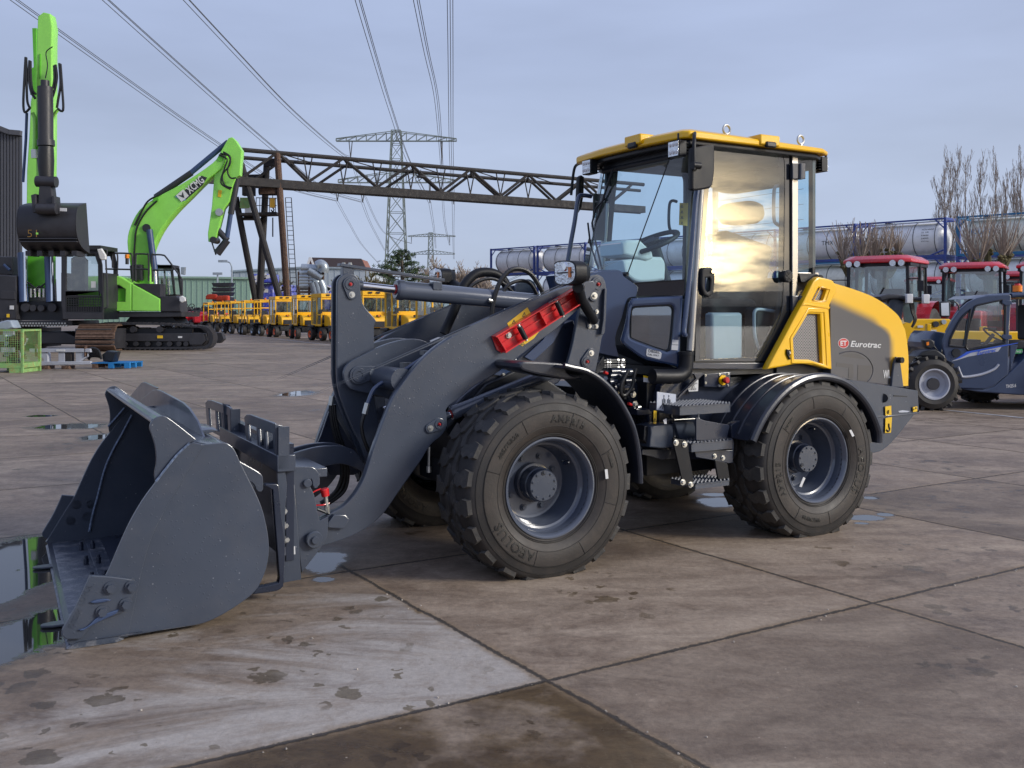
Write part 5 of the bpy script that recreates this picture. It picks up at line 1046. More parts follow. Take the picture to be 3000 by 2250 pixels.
q = MB(); q.flat([smooth(tp('T', body), 3), smooth(tp('T', hol), 3)], .05, 'navy_gloss', pf(0, .05), .018)
# return panels behind it so the body is closed
B3 = [PA+pd*s_+Vector((0, 0, z)) for s_, z in tp('T', body)]
q.add([B3[5]-pn*.0, B3[9], B3[9]+Vector((.05, .4, 0)), B3[5]+Vector((.0, .3, 0))], [(0, 1, 2, 3)], 'charcoal_dark')
lb = q.build('lower_corner_body', cab, 30)
q = MB(); q.flat([smooth(tp('T', hol), 3)], .006, 'glass_dark', pf(-.02, .006), 0); q.build('lower_window', lb)
q = MB(); q.flat([smooth(tp('T', hol), 3), [(a[0], a[1]) for a in smooth([((x-1120)*.93+1120, (y-740)*.93+740) for x, y in hol], 3)] and smooth(tp('T', [((x-1120)*.94+1120, (y-740)*.94+740) for x, y in hol]), 3)], .014, 'black_plastic', pf(.002, .014), .004); q.build('window_seal', lb)
def lab(pts, lines, m='label_white', nm='sticker'):
    q = MB(); o = tp('T', pts, .002); q.flat([o], .001, m, pf(.003, .001), 0); k = q.build(nm, lb)
    if lines:
        q = MB()
        for (body_, x, y, w_, h_) in lines:
            a, b = tp('T', [(x, y), (x+w_, y+w_*.12)], .002); O = PA+pd*a[0]+Vector((0, 0, a[1]))+pn*.004; E_ = PA+pd*b[0]+Vector((0, 0, b[1]))+pn*.004
            textfit(q, body_, O, E_-O, (0, 0, 1), (E_-O).length, h_, 'ink', off=.012, th=.0)
        q.build('label_text', k)
lab([(1068, 1000), (1225, 1040), (1238, 1058), (1228, 1120), (1208, 1130), (1060, 1092), (1050, 1075), (1056, 1010)], [('DIESEL', 1078, 1045, 135, .020), ('FUEL ONLY', 1070, 1080, 135, .011)], nm='fuel_label')
lab([(1368, 892), (1442, 895), (1440, 954), (1362, 950)], []); lab([(1360, 955), (1440, 960), (1434, 1022), (1356, 1016)], [])
# ---------------------------------------------------------------- roof
zr0, zr1 = 2.578, 2.645
pl0 = [(1.21, .34), (1.24, .30), (1.60, .295), (2.45, .30), (2.56, .36), (2.57, 1.54), (2.45, 1.60), (1.60, 1.605), (1.24, 1.60), (1.21, 1.56), (1.17, 1.2), (1.17, .7)]
pl1 = [(1.26, .40), (1.30, .36), (1.60, .35), (2.40, .36), (2.46, .42), (2.46, 1.48), (2.40, 1.54), (1.60, 1.55), (1.30, 1.54), (1.26, 1.5), (1.23, 1.2), (1.23, .7)]
q = MB(); A0 = [(u, v, zr0+.0) for u, v in pl0]; A1 = [(u, v, zr1-.02-(u-1.2)*.012) for u, v in pl0]; A2_ = [(u, v, zr1+.006-(u-1.2)*.02) for u, v in pl1]; N_ = len(A0)
q.add(A0+A1+A2_, [tuple(reversed(range(N_)))]+[(r*N_+i, r*N_+(i+1) % N_, (r+1)*N_+(i+1) % N_, (r+1)*N_+i) for r in range(2) for i in range(N_)]+[tuple(2*N_+i for i in range(N_))], 'yellow')
for (x, y, ax) in ((1230, 120, 'v'),):
    a = p3('E', x, y, w=.33); q.bb((a[0]-.09, .285, zr1-.06), (a[0]+.09, .42, zr1+.012), 'yellow'); q.bb((a[0]-.045, .27, zr1-.075), (a[0]+.045, .30, zr1-.035), 'chassis_black')
a = p3('E', 432, 145, u=1.17); q.bb((1.15, a[1]-.09, zr1-.05), (1.28, a[1]+.09, zr1+.02), 'yellow'); q.bb((1.14, a[1]-.045, zr1-.07), (1.17, a[1]+.045, zr1-.03), 'chassis_black')
roof = q.build('roof', cab, 30, bev=.010)
q = MB(); q.plz([(u+(1.9-u)*.06, v+(.95-v)*.06) for u, v in pl0], zr0-.03, .028, 'chassis_black', .004); q.build('roof_lining', cab)
for x, y, w in ((993, 88, .42), (1443, 150, .42)):
    a = Vector(p3('E', x, y+5, w=w)); q = MB(); R_ = .03; zb = a.z-.022
    q.tube([(a.x+R_*math.cos(k*math.pi/10), a.y, a.z+.012+R_*math.sin(k*math.pi/10)) for k in range(20)], .008, 'zinc', 10, closed=True); q.tube([(a.x, a.y, a.z-.06), (a.x, a.y, a.z-.015)], [.016, .011], 'zinc', 12); q.build('lifting_eye', cab)
def worklight(c, u=None, n=3, parent=cab, facing=-1, s_=.055):
    q = MB(); c = Vector(c); q.box(c+Vector((.03*-facing, 0, 0)), (.06, 2*s_, 2*s_*.95), 'black_plastic'); 
    for k in range(5): q.box(c+Vector((.07*-facing, 0, (k-2)*s_*.35)), (.03, 1.8*s_, .006), 'chassis_black')
    q.tube([c+Vector((.04, 0, s_)), c+Vector((.04, 0, s_+.05))], .01, 'chassis_black', 8); k_ = q.build('work_lamp', parent, bev=.006)
    q = MB(); q.box(c+Vector((facing*.003, 0, 0)), (.005, 1.8*s_, 1.7*s_), 'lens')
    for i in (-1, 0, 1):
        for j in (-.5, .5): q.tube([c+Vector((facing*.002, i*s_*.55, j*s_*.9)), c+Vector((facing*.010, i*s_*.55, j*s_*.9))], [s_*.25, s_*.18], 'white_paint', 10)
    q.build('lamp_lens', k_)
worklight(p3('E', 672, 200, u=1.17)); worklight(p3('E', 142, 310, u=1.17)); worklight(Vector(p3('E', 1572, 300, w=.50)), facing=1)
# mirrors
q = MB(); q.plv(tv('E', [(772, 205), (780, 192), (895, 172), (908, 182), (908, 320), (898, 420), (880, 440), (785, 455), (770, 445)], .24), .22, .045, 'black_plastic', .012); mir = q.build('mirror', cab)
q = MB(); a = Vector(p3('E', 808, 300, w=.20)); q.tube(cr([p3('E', 800, 100, w=.33), p3('E', 796, 140, w=.22), p3('E', 795, 300, w=.20), p3('E', 790, 325, w=.20)], 4), .012, 'black_plastic', 10); q.tube([a+Vector((-.03, 0, -.0)), a+Vector((.03, 0, 0))], .022, 'black_plastic', 12); q.build('mirror_arm', mir)
q = MB(); q.plv(tv('E', [(90, 370), (105, 360), (122, 372), (118, 480), (105, 560), (88, 588), (80, 575), (85, 480)], 1.72), 1.70, .05, 'black_plastic', .01, sm=False); m2_ = q.build('mirror', cab)
q = MB(); q.tube(cr([p3('E', x, y, w=1.68) for x, y in [(115, 285), (78, 300), (62, 350), (48, 480)]], 4), .011, 'black_plastic', 10); q.build('mirror_arm', m2_)
q = MB(); q.tube(cr([p3('E', x, y, w=1.62) for x, y in [(170, 488), (120, 482), (92, 500), (70, 640), (48, 760), (28, 880)]], 4), .017, 'navy_gloss', 12); q.build('grab_rail', cab)
# ---------------------------------------------------------------- cab interior
q = MB(); q.bb((1.22, .70, 1.1), (1.50, 1.2, 1.55), 'interior_dark'); q.plv(tv('E', [(300, 880), (440, 860), (540, 860), (560, 900), (558, 1000), (470, 1012), (380, 1010), (310, 960)], 1.0), .88, .24, 'interior_white', .02); q.plv(tv('E', [(286, 775), (320, 758), (395, 758), (470, 830), (478, 870), (440, 885), (290, 850)], 1.0), .86, .28, 'interior_white', .02, sm=False); q.build('dashboard', cab, bev=.006)
sc_ = Vector((1.44, .95, 1.955)); q = MB(); ax = Vector((-.42, 0, .9)).normalized(); x_ = Vector((0, 1, 0)); y_ = ax.cross(x_)
q.tube([sc_+(x_*math.cos(k*math.pi/18)+y_*math.sin(k*math.pi/18))*.195 for k in range(36)], .017, 'interior_dark', 10, closed=True)
for an in (200, 320, 90): q.beam(sc_, sc_+(x_*math.cos(rad(an))+y_*math.sin(rad(an)))*.19, .04, .015, 'interior_dark', ax)
q.tube([sc_+ax*.02, sc_-ax*.05, sc_-ax*.45], [.06, .05, .035], 'interior_dark', 16); q.build('steering_wheel', cab)
q = MB(); q.bb((1.78, .70, 1.42), (2.22, 1.20, 1.56), 'seat'); q.beam((2.20, .95, 1.50), (2.32, .95, 2.02), .50, .14, 'seat', (0, 1, 0)); q.bb((1.8, .74, 1.1), (2.2, 1.16, 1.42), 'interior_dark'); st = q.build('seat', cab, bev=.04)
q = MB(); hr = tv('E', [(985, 560), (1010, 535), (1060, 522), (1120, 525), (1155, 545), (1165, 600), (1155, 640), (1120, 660), (1020, 655), (985, 610)], .95); q.plv(hr, .82, .26, 'seat', .05); q.build('headrest', st)
q = MB(); q.bb((1.55, 1.30, 1.12), (2.35, 1.44, 1.62), 'interior_dark'); q.bb((1.62, .52, 1.12), (1.90, .60, 1.46), 'label_grey'); q.bb((2.0, .5, 1.12), (2.4, .62, 1.5), 'interior_dark'); q.build('side_console', cab, bev=.02)
for pts, w in (([(1335, 428), (1305, 422), (1282, 450), (1280, 620), (1300, 658), (1332, 668)], .47), ([(1300, 1190), (1200, 1175), (1165, 1185), (1160, 1230), (1165, 1340), (1200, 1440)], .50), ([(690, 520), (660, 515), (645, 545), (642, 650), (655, 700), (690, 725)], 1.42)):
    q = MB(); q.tube(cr([p3('E', x, y, w=w) for x, y in pts], 4), .012, 'charcoal_dark' if w > .6 else 'label_grey', 10); q.build('inner_rail', cab)
q = MB(); q.plv(tv('E', [(1040, 350), (1330, 300), (1320, 400), (1240, 445), (1120, 440), (1060, 410)], .9), .7, .5, 'interior_dark', .01); q.build('sun_visor', cab)
q = MB(); q.bb((1.30, 1.46, 2.0), (1.40, 1.475, 2.35), 'chassis_black'); q.plv(tv('E', [(706, 528), (756, 530), (752, 668), (702, 662)], 1.44), 1.435, .003, 'label_yellow', 0, sm=False)
for k in range(4): tri(q, p3('E', 722, 548+k*34, w=1.433), .014)
q.build('warning_label', cab)
# ================================================================ BACKGROUND
frame(False)
mat('lime', (.30, .76, .11), .38, coat=.3, var=.06); mat('lime_deep', (.12, .48, .03), .4, var=.1); mat('exc_dark', (.030, .030, .036), .45, var=.2); mat('rust', (.075, .042, .030), .8, var=.4, scale=6, dirt=(.32, .20, .12), dirtamt=.4)
mat('track_rust', (.16, .10, .07), .6, metal=.3, var=.4, scale=9); mat('old_iron', (.018, .017, .018), .75, var=.4, scale=3, dirt=(.06, .035, .025), dirtamt=.2); mat('blue_cyl', (.04, .07, .16), .4); mat('rust_paint', (.30, .17, .03), .6); mat('orange', (.80, .14, .03), .4); mat('beacon', (.9, .25, .02), .3)
mat('loader_yellow', (.86, .45, .004), .40, coat=.2, var=.08); mat('galv', (.42, .47, .50), .35, metal=.6, var=.15); mat('wrap_blue', (.05, .07, .45), .35, var=.4, scale=2, dirt=(.6, .62, .7), dirtamt=.4)
mat('green_wall', (.28, .42, .33), .6, var=.06); mat('grey_wall', (.40, .45, .50), .6, var=.05); mat('dark_wall', (.085, .088, .10), .6, var=.05); mat('roof_tile', (.055, .040, .042), .8, var=.2, scale=4); mat('brick', (.25, .11, .08), .8, var=.2, scale=6)
mat('pylon_steel', (.20, .24, .23), .7, var=.15); mat('wire', (.10, .11, .13), .6); mat('bark', (.13, .105, .085), .9, var=.3, scale=5); mat('twig', (.34, .28, .23), .9, var=.3); mat('pine_leaf', (.040, .070, .024), .8, var=.45, scale=1.2); mat('moss_bark', (.10, .085, .035), .9, var=.4, scale=6)
mat('tank_white', (.90, .91, .90), .38, coat=.1, var=.10, scale=1.2, dirt=(.4, .38, .34), dirtamt=.15); mat('tank_cream', (.80, .80, .68), .4, var=.08, scale=1.2, dirt=(.28, .25, .20), dirtamt=.22); mat('frame_blue', (.03, .07, .30), .5, var=.2, dirt=(.2, .10, .08), dirtamt=.2); mat('frame_teal', (.02, .16, .33), .5, var=.2); mat('mark_blue', (.15, .35, .60), .5)
mat('tractor_red', (.58, .02, .035), .28, coat=.5, var=.06); mat('tele_navy', (.030, .050, .105), .32, coat=.4, var=.08); mat('pallet_blue', (.01, .16, .42), .7, var=.2); mat('crate_green', (.22, .42, .14), .6, var=.2, scale=5, dirt=(.40, .14, .04), dirtamt=.4); mat('stripe_blue', (.03, .10, .55), .3); mat('stripe_grey', (.40, .42, .48), .4); mat('sign_green', (.05, .38, .12), .4)
mat('window_glass', (.10, .14, .15), .08, coat=.5, var=.3, scale=1.5); glass('glass_far', (.70, .80, .80), .22, .10); mat('rag_orange', (.75, .08, .03), .7)
def root(name, loc, rz=0, label=None, cat=None, group=None): return empty(name, loc, rz, label, cat, group)
def bld(q, name, rt, **k):
    """world coordinates -> the thing's own frame"""
    M = (Matrix.Translation(rt.location) @ Matrix.Rotation(rt.rotation_euler[2], 4, 'Z')).inverted()
    q.v = [tuple(M @ Vector(v)) for v in q.v]; return q.build(name, rt, raw=True, **k)
def lb_(q, name, rt, **k): return q.build(name, rt, raw=True, **k)
def sub(q, name, part, rt, **k):
    M = (Matrix.Translation(rt.location) @ Matrix.Rotation(rt.rotation_euler[2], 4, 'Z')).inverted()
    q.v = [tuple(M @ Vector(v)) for v in q.v]; return q.build(name, part, raw=True, **k)
def wt(view, pts, Y): return [(p[0], p[2]) for p in (wp(view, x, y, Y) for x, y in pts)]
def plw(q, pts, Y, th, m, bev=.0, holes=(), sm=False):
    o = [smooth(pts, 3) if sm else pts]+list(holes); q.flat(o, th, m, lambda x, y, z: (x, Y+th/2-z, y), bev)
# ---------------------------------------------------------------- lime excavator seen from the side
Y0 = 40.2
ex = root('excavator', (wp('I', 1480, 1350, Y0)[0], Y0+1.5, 0), 0, 'lime green crawler excavator in side view, its bent stick hanging without a bucket', 'excavator')
lp = smooth(wt('I', [(880, 1130), (1000, 1108), (1500, 1108), (1850, 1136), (1930, 1150), (1972, 1195), (1985, 1255), (1962, 1315), (1900, 1342), (1080, 1350), (880, 1350), (840, 1300), (835, 1190)], Y0), 4, 80)
for dy in (0, 2.5):
    lp = [(x-(.95 if dy else 0), z) for x, z in lp]; q = MB(); cxx = sum(p[0] for p in lp)/len(lp); czz = sum(p[1] for p in lp)/len(lp)
    inner_ = [(cxx+(x-cxx)*.96, czz+(z-czz)*.86) for x, z in lp]; plw(q, lp, Y0+dy, .6, 'exc_dark', 0, [inner_])
    for i in range(0, len(lp)):
        a = Vector(lp[i]); b = Vector(lp[(i+1) % len(lp)]); nseg = max(1, int((b-a).length/.19))
        for k in range(nseg):
            p = a.lerp(b, k/nseg); q.box((p.x, Y0+dy+.3, p.y), (.07, .62, .07), 'exc_dark')
    tr = bld(q, 'track', ex)
    q = MB(); plw(q, wt('I', [(1050, 1205), (1780, 1200), (1900, 1205), (1920, 1270), (1880, 1310), (1770, 1310), (1760, 1280), (1060, 1275)], Y0), Y0+dy+.04, .4, 'exc_dark', .02); plw(q, wt('I', [(900, 1160), (1780, 1160), (1780, 1330), (900, 1330)], Y0), Y0+dy+.2, .2, 'chassis_black'); sub(q, 'track_frame', tr, ex)
    for x in (1160, 1265, 1375, 1480, 1580, 1670, 1735): q = MB(); p = wp('I', x, 1300, Y0); q.tube([(p[0], Y0+dy+.02, p[2]), (p[0], Y0+dy+.45, p[2])], .10, 'exc_dark', 14); sub(q, 'roller', tr, ex)
    if dy == 0:
        for x in (1240, 1488): q = MB(); p = wp('I', x, 1165, Y0); q.tube([(p[0], Y0+.02, p[2]), (p[0], Y0+.45, p[2])], .13, 'exc_dark', 16); sub(q, 'carrier_roller', tr, ex)
        q = MB(); plw(q, wt('I', [(1468, 1222), (1518, 1222), (1518, 1248), (1468, 1248)], Y0), Y0+.02, .02, 'label_yellow'); plw(q, wt('I', [(1662, 1228), (1700, 1228), (1700, 1245), (1662, 1245)], Y0), Y0+.02, .02, 'label_white'); sub(q, 'sticker', tr, ex)
q = MB(); plw(q, wt('I', [(965, 1000), (1680, 1000), (1675, 1045), (1500, 1052), (975, 1052)], Y0), Y0+.25, 2.4, 'exc_dark', .03); plw(q, wt('I', [(1150, 1050), (1560, 1050), (1600, 1110), (1100, 1110)], Y0), Y0+.7, 1.6, 'chassis_black'); bld(q, 'upper_frame', ex)
q = MB(); plw(q, wt('I', [(700, 680), (965, 660), (1090, 663), (1130, 680), (1215, 732), (1215, 992), (700, 992)], Y0), Y0+.15, 2.6, 'lime', .04, [wt('I', [(990, 752), (1100, 752), (1155, 790), (1155, 905), (990, 905)], Y0)]); plw(q, wt('I', [(1219, 735), (1482, 880), (1482, 992), (1219, 992)], Y0), Y0+.15, .7, 'lime', .03)
body_ = bld(q, 'engine_cover', ex); q = MB(); plw(q, wt('I', [(980, 740), (1165, 740), (1165, 915), (980, 915)], Y0), Y0+.3, .1, 'exc_dark'); plw(q, wt('I', [(1042, 782), (1140, 782), (1150, 800), (1150, 900), (1042, 900)], Y0), Y0+.26, .05, 'lime_deep'); sub(q, 'side_grille', body_, ex)
q = MB(); plw(q, wt('I', [(1222, 733), (1484, 738), (1484, 876)], Y0), Y0+.2, .6, 'exc_dark', .02); plw(q, wt('I', [(1486, 855), (1630, 852), (1668, 880), (1678, 1000), (1486, 1000)], Y0), Y0+.18, .9, 'exc_dark', .04); plw(q, wt('I', [(1128, 560), (1160, 545), (1240, 548), (1240, 700), (1140, 700)], Y0), Y0+.9, .9, 'exc_dark', .05); bld(q, 'front_cover', ex)
q = MB(); co = wt('I', [(1455, 575), (1470, 560), (1590, 565), (1612, 590), (1640, 850), (1480, 855), (1462, 700)], Y0+1.7); plw(q, co, Y0+1.75, .05, 'exc_dark', .02, [wt('I', [(1475, 600), (1585, 600), (1615, 835), (1495, 838), (1478, 700)], Y0+1.7)]); plw(q, co, Y0+2.6, .05, 'exc_dark', .02, [wt('I', [(1475, 600), (1585, 600), (1615, 835), (1495, 838), (1478, 700)], Y0+1.7)])
for (x, y) in ((1462, 568), (1600, 575), (1636, 848), (1484, 850)): a = wp('I', x, y, Y0+1.7); q.bb((a[0]-.05, Y0+1.75, a[2]-.05), (a[0]+.05, Y0+2.6, a[2]+.05), 'exc_dark')
a = wp('I', 1462, 560, Y0+1.7); b = wp('I', 1600, 590, Y0+1.7); q.bb((a[0], Y0+1.75, b[2]), (b[0], Y0+2.6, a[2]), 'exc_dark'); cabx = bld(q, 'cab', ex); q = MB(); plw(q, wt('I', [(1475, 600), (1585, 600), (1615, 835), (1495, 838)], Y0+1.7), Y0+1.78, .0, 'glass_far'); sub(q, 'window', cabx, ex); q = MB(); plw(q, wt('I', [(1500, 700), (1540, 690), (1560, 840), (1500, 840)], Y0+2), Y0+2, .4, 'seat', .03); sub(q, 'seat', cabx, ex)
Yb = Y0+1.5
def mixw(Y, *segs):
    o = []
    for view, pts in segs: o += wt(view, pts, Y)
    return o
q = MB(); plw(q, wt('H', [(940, 1780), (922, 1560), (902, 1400), (925, 1290), (985, 1180), (1090, 1100), (1300, 985), (1490, 855), (1548, 785), (1590, 800), (1560, 880), (1510, 925), (1435, 985), (1330, 1090), (1240, 1180), (1150, 1290), (1090, 1400), (1062, 1500), (1052, 1780)], Yb), Yb-.3, .6, 'lime', .03, sm=True); boom = bld(q, 'boom', ex)
q = MB(); p = wp('H', 1037, 1303, Yb); q.tube([(p[0], Yb-.36, p[2]), (p[0], Yb+.36, p[2])], .17, 'exc_dark', 18)
for i_, (x, y) in enumerate(((1545, 825), (1100, 1105))): p = wp('H', x, y, Yb); q.tube([(p[0], Yb-.33, p[2]), (p[0], Yb-.3, p[2])], .12, 'lime_deep', 16)
sub(q, 'pivot', boom, ex)
q = MB(); plw(q, mixw(Yb, ('K', [(150, 76), (180, 68), (212, 97), (262, 178), (244, 385), (214, 400), (186, 470), (158, 600), (110, 660), (66, 830), (40, 925), (8, 940)]), ('H', [(1455, 1395), (1452, 1340), (1480, 1150), (1500, 900), (1508, 832), (1560, 740)])), Yb-.2, .4, 'lime', .03); stick = bld(q, 'stick', ex)
q = MB(); plw(q, wt('H', [(1517, 1035), (1541, 1038), (1534, 1086), (1512, 1082)], Yb-.2), Yb-.22, .02, 'label_yellow'); p = wp('H', 1525, 1190, Yb-.2); q.tube([(p[0], Yb-.3, p[2]), (p[0], Yb-.18, p[2])], .16, 'zinc', 10); p = wp('H', 1484, 1382, Yb-.2); q.tube([(p[0], Yb-.3, p[2]), (p[0], Yb+.3, p[2])], .14, 'exc_dark', 16); sub(q, 'stick_fitting', stick, ex)
def tubes(nm, paths, Y, r, m, rt, parent=None, n=8):
    q = MB()
    for pth in paths: q.tube(cr([wp(v, x, y, Y) for v, x, y in pth], 5), r, m, n)
    return bld(q, nm, rt) if parent is None else sub(q, nm, parent, rt)
q = MB(); q.tube([wp('H', 1080, 1085, Yb), wp('H', 1330, 915, Yb)], .13, 'exc_dark', 14); q.tube([wp('H', 1320, 920, Yb), wp('H', 1585, 700, Yb)], .11, 'blue_cyl', 14); bld(q, 'stick_cylinder', ex)
q = MB(); q.tube([wp('K', 212, 405, Yb), wp('K', 160, 700, Yb)], .13, 'exc_dark', 14); q.tube([wp('K', 158, 700, Yb), wp('K', 128, 895, Yb)], .10, 'blue_cyl', 14); bld(q, 'bucket_cylinder', ex)
q = MB(); q.tube([wp('K', 36, 818, Yb), wp('K', 130, 918, Yb)], .13, 'exc_dark', 14); q.tube([wp('K', 130, 918, Yb), wp('K', 45, 1028, Yb)], [.15, .17], 'exc_dark', 14); q.tube([wp('K', 0, 930, Yb), wp('K', 36, 1040, Yb)], .03, 'exc_dark', 8); bld(q, 'bucket_linkage', ex)
for dy in (-.45, .45): q = MB(); q.tube([wp('H', 1037, 1310, Yb+dy), wp('H', 1075, 1600, Yb+dy)], .13, 'blue_cyl', 14); q.tube([wp('H', 1075, 1590, Yb+dy), wp('H', 1085, 1760, Yb+dy)], .09, 'chrome', 12); bld(q, 'boom_cylinder', ex)
tubes('hose', [[('H', 1530, 780), ('H', 1590, 800), ('H', 1595, 860), ('H', 1545, 930), ('H', 1560, 1000), ('H', 1610, 1020)], [('H', 1520, 790), ('H', 1575, 820), ('H', 1560, 880), ('H', 1535, 960), ('H', 1545, 1000), ('H', 1600, 1030)], [('H', 1550, 770), ('H', 1600, 810), ('H', 1580, 900), ('H', 1600, 950), ('H', 1640, 950)]], Yb-.35, .035, 'hose', ex, boom)
tubes('hose', [[('H', 930, 1560), ('H', 935, 1420), ('H', 950, 1300), ('H', 1010, 1190), ('H', 1090, 1110)], [('H', 935, 1280), ('H', 985, 1180), ('H', 1030, 1110), ('H', 1110, 1065)]], Yb-.33, .04, 'hose', ex, boom)
q = MB(); plw(q, wt('H', [(1215, 1078), (1248, 1070), (1400, 935), (1438, 948), (1408, 1000), (1285, 1108), (1255, 1106)], Yb-.32), Yb-.325, .02, 'exc_dark'); plw(q, wt('H', [(1215, 1078), (1232, 1074), (1262, 1096), (1292, 1098), (1283, 1110), (1255, 1108)], Yb-.32), Yb-.33, .01, 'mark_blue')
a = Vector(wp('H', 1300, 1082, Yb-.34)); b = Vector(wp('H', 1422, 978, Yb-.34)); ux = (b-a).normalized(); textfit(q, 'XCMG', a+ux*.15, ux, Vector((-ux.z, 0, ux.x)), (b-a).length*.86, .34, 'white_paint', off=.02, th=.0)
c_ = a-ux*.12+Vector((-ux.z, 0, ux.x))*.17; uy = Vector((-ux.z, 0, ux.x)); q.add([c_+(ux*x+uy*y)*.2 for x, y in ((-1, -.9), (1, -.9), (1, .9), (-1, .9))], [(0, 1, 2, 3)], 'white_paint'); q.add([c_+Vector((0, -.01, 0))+(ux*x+uy*y)*.2 for x, y in ((-.6, .6), (.0, -.7), (.6, .6), (0, .1))], [(0, 1, 2, 3)], 'exc_dark'); sub(q, 'maker_plate', boom, ex)
tubes('guard_rail', [[('I', 985, 452), ('I', 1200, 455), ('I', 1235, 480), ('I', 1240, 600), ('I', 1240, 720)], [('I', 1052, 590), ('I', 1052, 470), ('I', 1075, 455), ('I', 1098, 470), ('I', 1098, 600)], [('I', 1268, 715), ('I', 1270, 480), ('I', 1290, 460), ('I', 1370, 462), ('I', 1388, 480), ('I', 1390, 715)], [('I', 1425, 720), ('I', 1420, 480), ('I', 1440, 467), ('I', 1520, 470), ('I', 1560, 500), ('I', 1690, 680), ('I', 1702, 720), ('I', 1703, 880)], [('I', 985, 600), ('I', 1240, 605)], [('I', 1270, 600), ('I', 1390, 603)], [('I', 1425, 610), ('I', 1620, 612)]], Y0+.3, .035, 'exc_dark', ex)
q = MB(); p = wp('I', 1188, 500, Y0+1); q.tube([p, (p[0], p[1], p[2]+.16)], .09, 'beacon', 12); q.tube([(p[0], p[1], p[2]-.25), p], .07, 'exc_dark', 10); bld(q, 'beacon_lamp', ex)
q = MB(); plw(q, wt('I', [(1688, 582), (1732, 582), (1728, 655), (1690, 650)], Y0), Y0, .12, 'galv', .03); bld(q, 'mirror', ex); q = MB(); plw(q, wt('I', [(1675, 860), (1700, 850), (1730, 868), (1732, 900), (1700, 915), (1675, 900)], Y0), Y0, .12, 'white_paint', .03); bld(q, 'mirror', ex)
# ---------------------------------------------------------------- lime excavator facing the camera
Y1 = 38.6
e2 = root('excavator', (wp('I', 400, 1360, Y1)[0], Y1+2, 0), 0, 'lime green crawler excavator facing the camera, dark bucket raised before its cab', 'excavator')
def trackf(x0, x1, y0, y1, slant):
    q = MB(); a = Vector(wp('I', x0, y1, Y1)); b = Vector(wp('I', x1, y1, Y1)); w_ = b.x-a.x; zt = wp('I', x0, y0, Y1)[2]
    prof = [(.35, .04), (.0, .25), (-.02, .5), (.10, .75), (.6, 1.02), (4.6, 1.02), (5, .6), (4.7, .04)]
    for i in range(len(prof)):
        p = Vector(prof[i]); r = Vector(prof[(i+1) % len(prof)]); n_ = max(1, int((r-p).length/.13))
        for k in range(n_):
            m_ = p.lerp(r, (k+.5)/n_); d = (r-p).normalized(); ang = math.atan2(d.y, d.x)
            R_ = Matrix.Rotation(-ang, 3, 'X'); yy = m_.x; q.box(((a.x+b.x)/2-yy*slant, Y1+yy, m_.y), (w_, .125, .05), 'track_rust', Matrix.Rotation(ang, 3, 'X')); q.box(((a.x+b.x)/2-yy*slant, Y1+yy-d.y*.04, m_.y+d.x*.035 if d.x > 0 else m_.y), (w_*.98, .03, .06), 'track_rust', Matrix.Rotation(ang, 3, 'X'))
    q.bb((a.x+.1-.2, Y1+.2, .1), (b.x-.1-.1, Y1+4.5, .9), 'exc_dark'); return bld(q, 'track', e2)
trackf(705, 1068, 1120, 1370, .20); trackf(-190, 130, 1120, 1370, .20)
q = MB(); plw(q, wt('I', [(150, 1190), (590, 1185), (700, 1230), (705, 1305), (120, 1300)], Y1+1), Y1+1, 2.5, 'exc_dark', .05); plw(q, wt('I', [(130, 1085), (650, 1080), (660, 1130), (130, 1140)], Y1+.6), Y1+.8, 2.6, 'exc_dark', .03); bld(q, 'undercarriage', e2)
q = MB(); plw(q, wt('I', [(-60, 655), (60, 655), (150, 665), (158, 900), (155, 1070), (-60, 1075)], Y1+.6), Y1+.6, 3.5, 'exc_dark', .05); plw(q, wt('I', [(0, 800), (135, 805), (140, 885), (0, 880)], Y1+.55), Y1+.55, .1, 'exc_dark', .02); plw(q, wt('I', [(-60, 480), (110, 485), (120, 530), (120, 660), (-60, 650)], Y1+1.5), Y1+1.5, 1.5, 'exc_dark', .05); q.tube([wp('I', 35, 560, Y1+1.4), wp('I', 90, 610, Y1+1.4)], .06, 'blue_cyl', 8); plw(q, wt('I', [(84, 942), (122, 942), (122, 978), (84, 978)], Y1+.5), Y1+.55, .02, 'label_white'); plw(q, wt('I', [(55, 1020), (80, 1020), (80, 1052), (55, 1052)], Y1+.5), Y1+.55, .02, 'label_yellow'); bld(q, 'upper_body', e2)
q = MB(); plw(q, wt('I', [(160, 900), (575, 900), (575, 1080), (160, 1080)], Y1+.9), Y1+.9, .6, 'chassis_black'); 
for x, y in ((305, 965), (380, 965), (232, 960), (485, 960)): p = wp('I', x, y, Y1+.7); q.tube([p, (p[0], p[1]+.25, p[2])], .17 if x > 480 or x < 240 else .13, 'exc_dark', 14)
for x in (290, 330, 373, 410): p = wp('I', x, 865, Y1+.8); q.tube([p, (p[0], p[1], p[2]+.35)], .05, 'zinc', 8)
for k in range(36): p = wp('I', 150+k*13.5, 1108+(k % 2)*22, Y1+.7); q.box(p, (.06, .05, .06), 'zinc')
bld(q, 'boom_foot', e2)
q = MB(); plw(q, wt('I', [(250, 300), (440, 300), (440, 700), (415, 820), (390, 862), (290, 862), (262, 820), (250, 700)], Y1+1.2), Y1+1.2, .8, 'lime_deep', .04); bld(q, 'boom_base', e2)
for x0, x1 in ((190, 245), (442, 492)):
    q = MB(); c0 = (x0+x1)/2; q.tube([wp('I', c0-14, 450, Y1+.9), wp('I', c0+6, 910, Y1+.7)], .17, 'blue_cyl', 14); q.tube([wp('I', c0+16, 440, Y1+.8), wp('I', c0+22, 900, Y1+.6)], .06, 'chrome', 10); bld(q, 'boom_cylinder', e2)
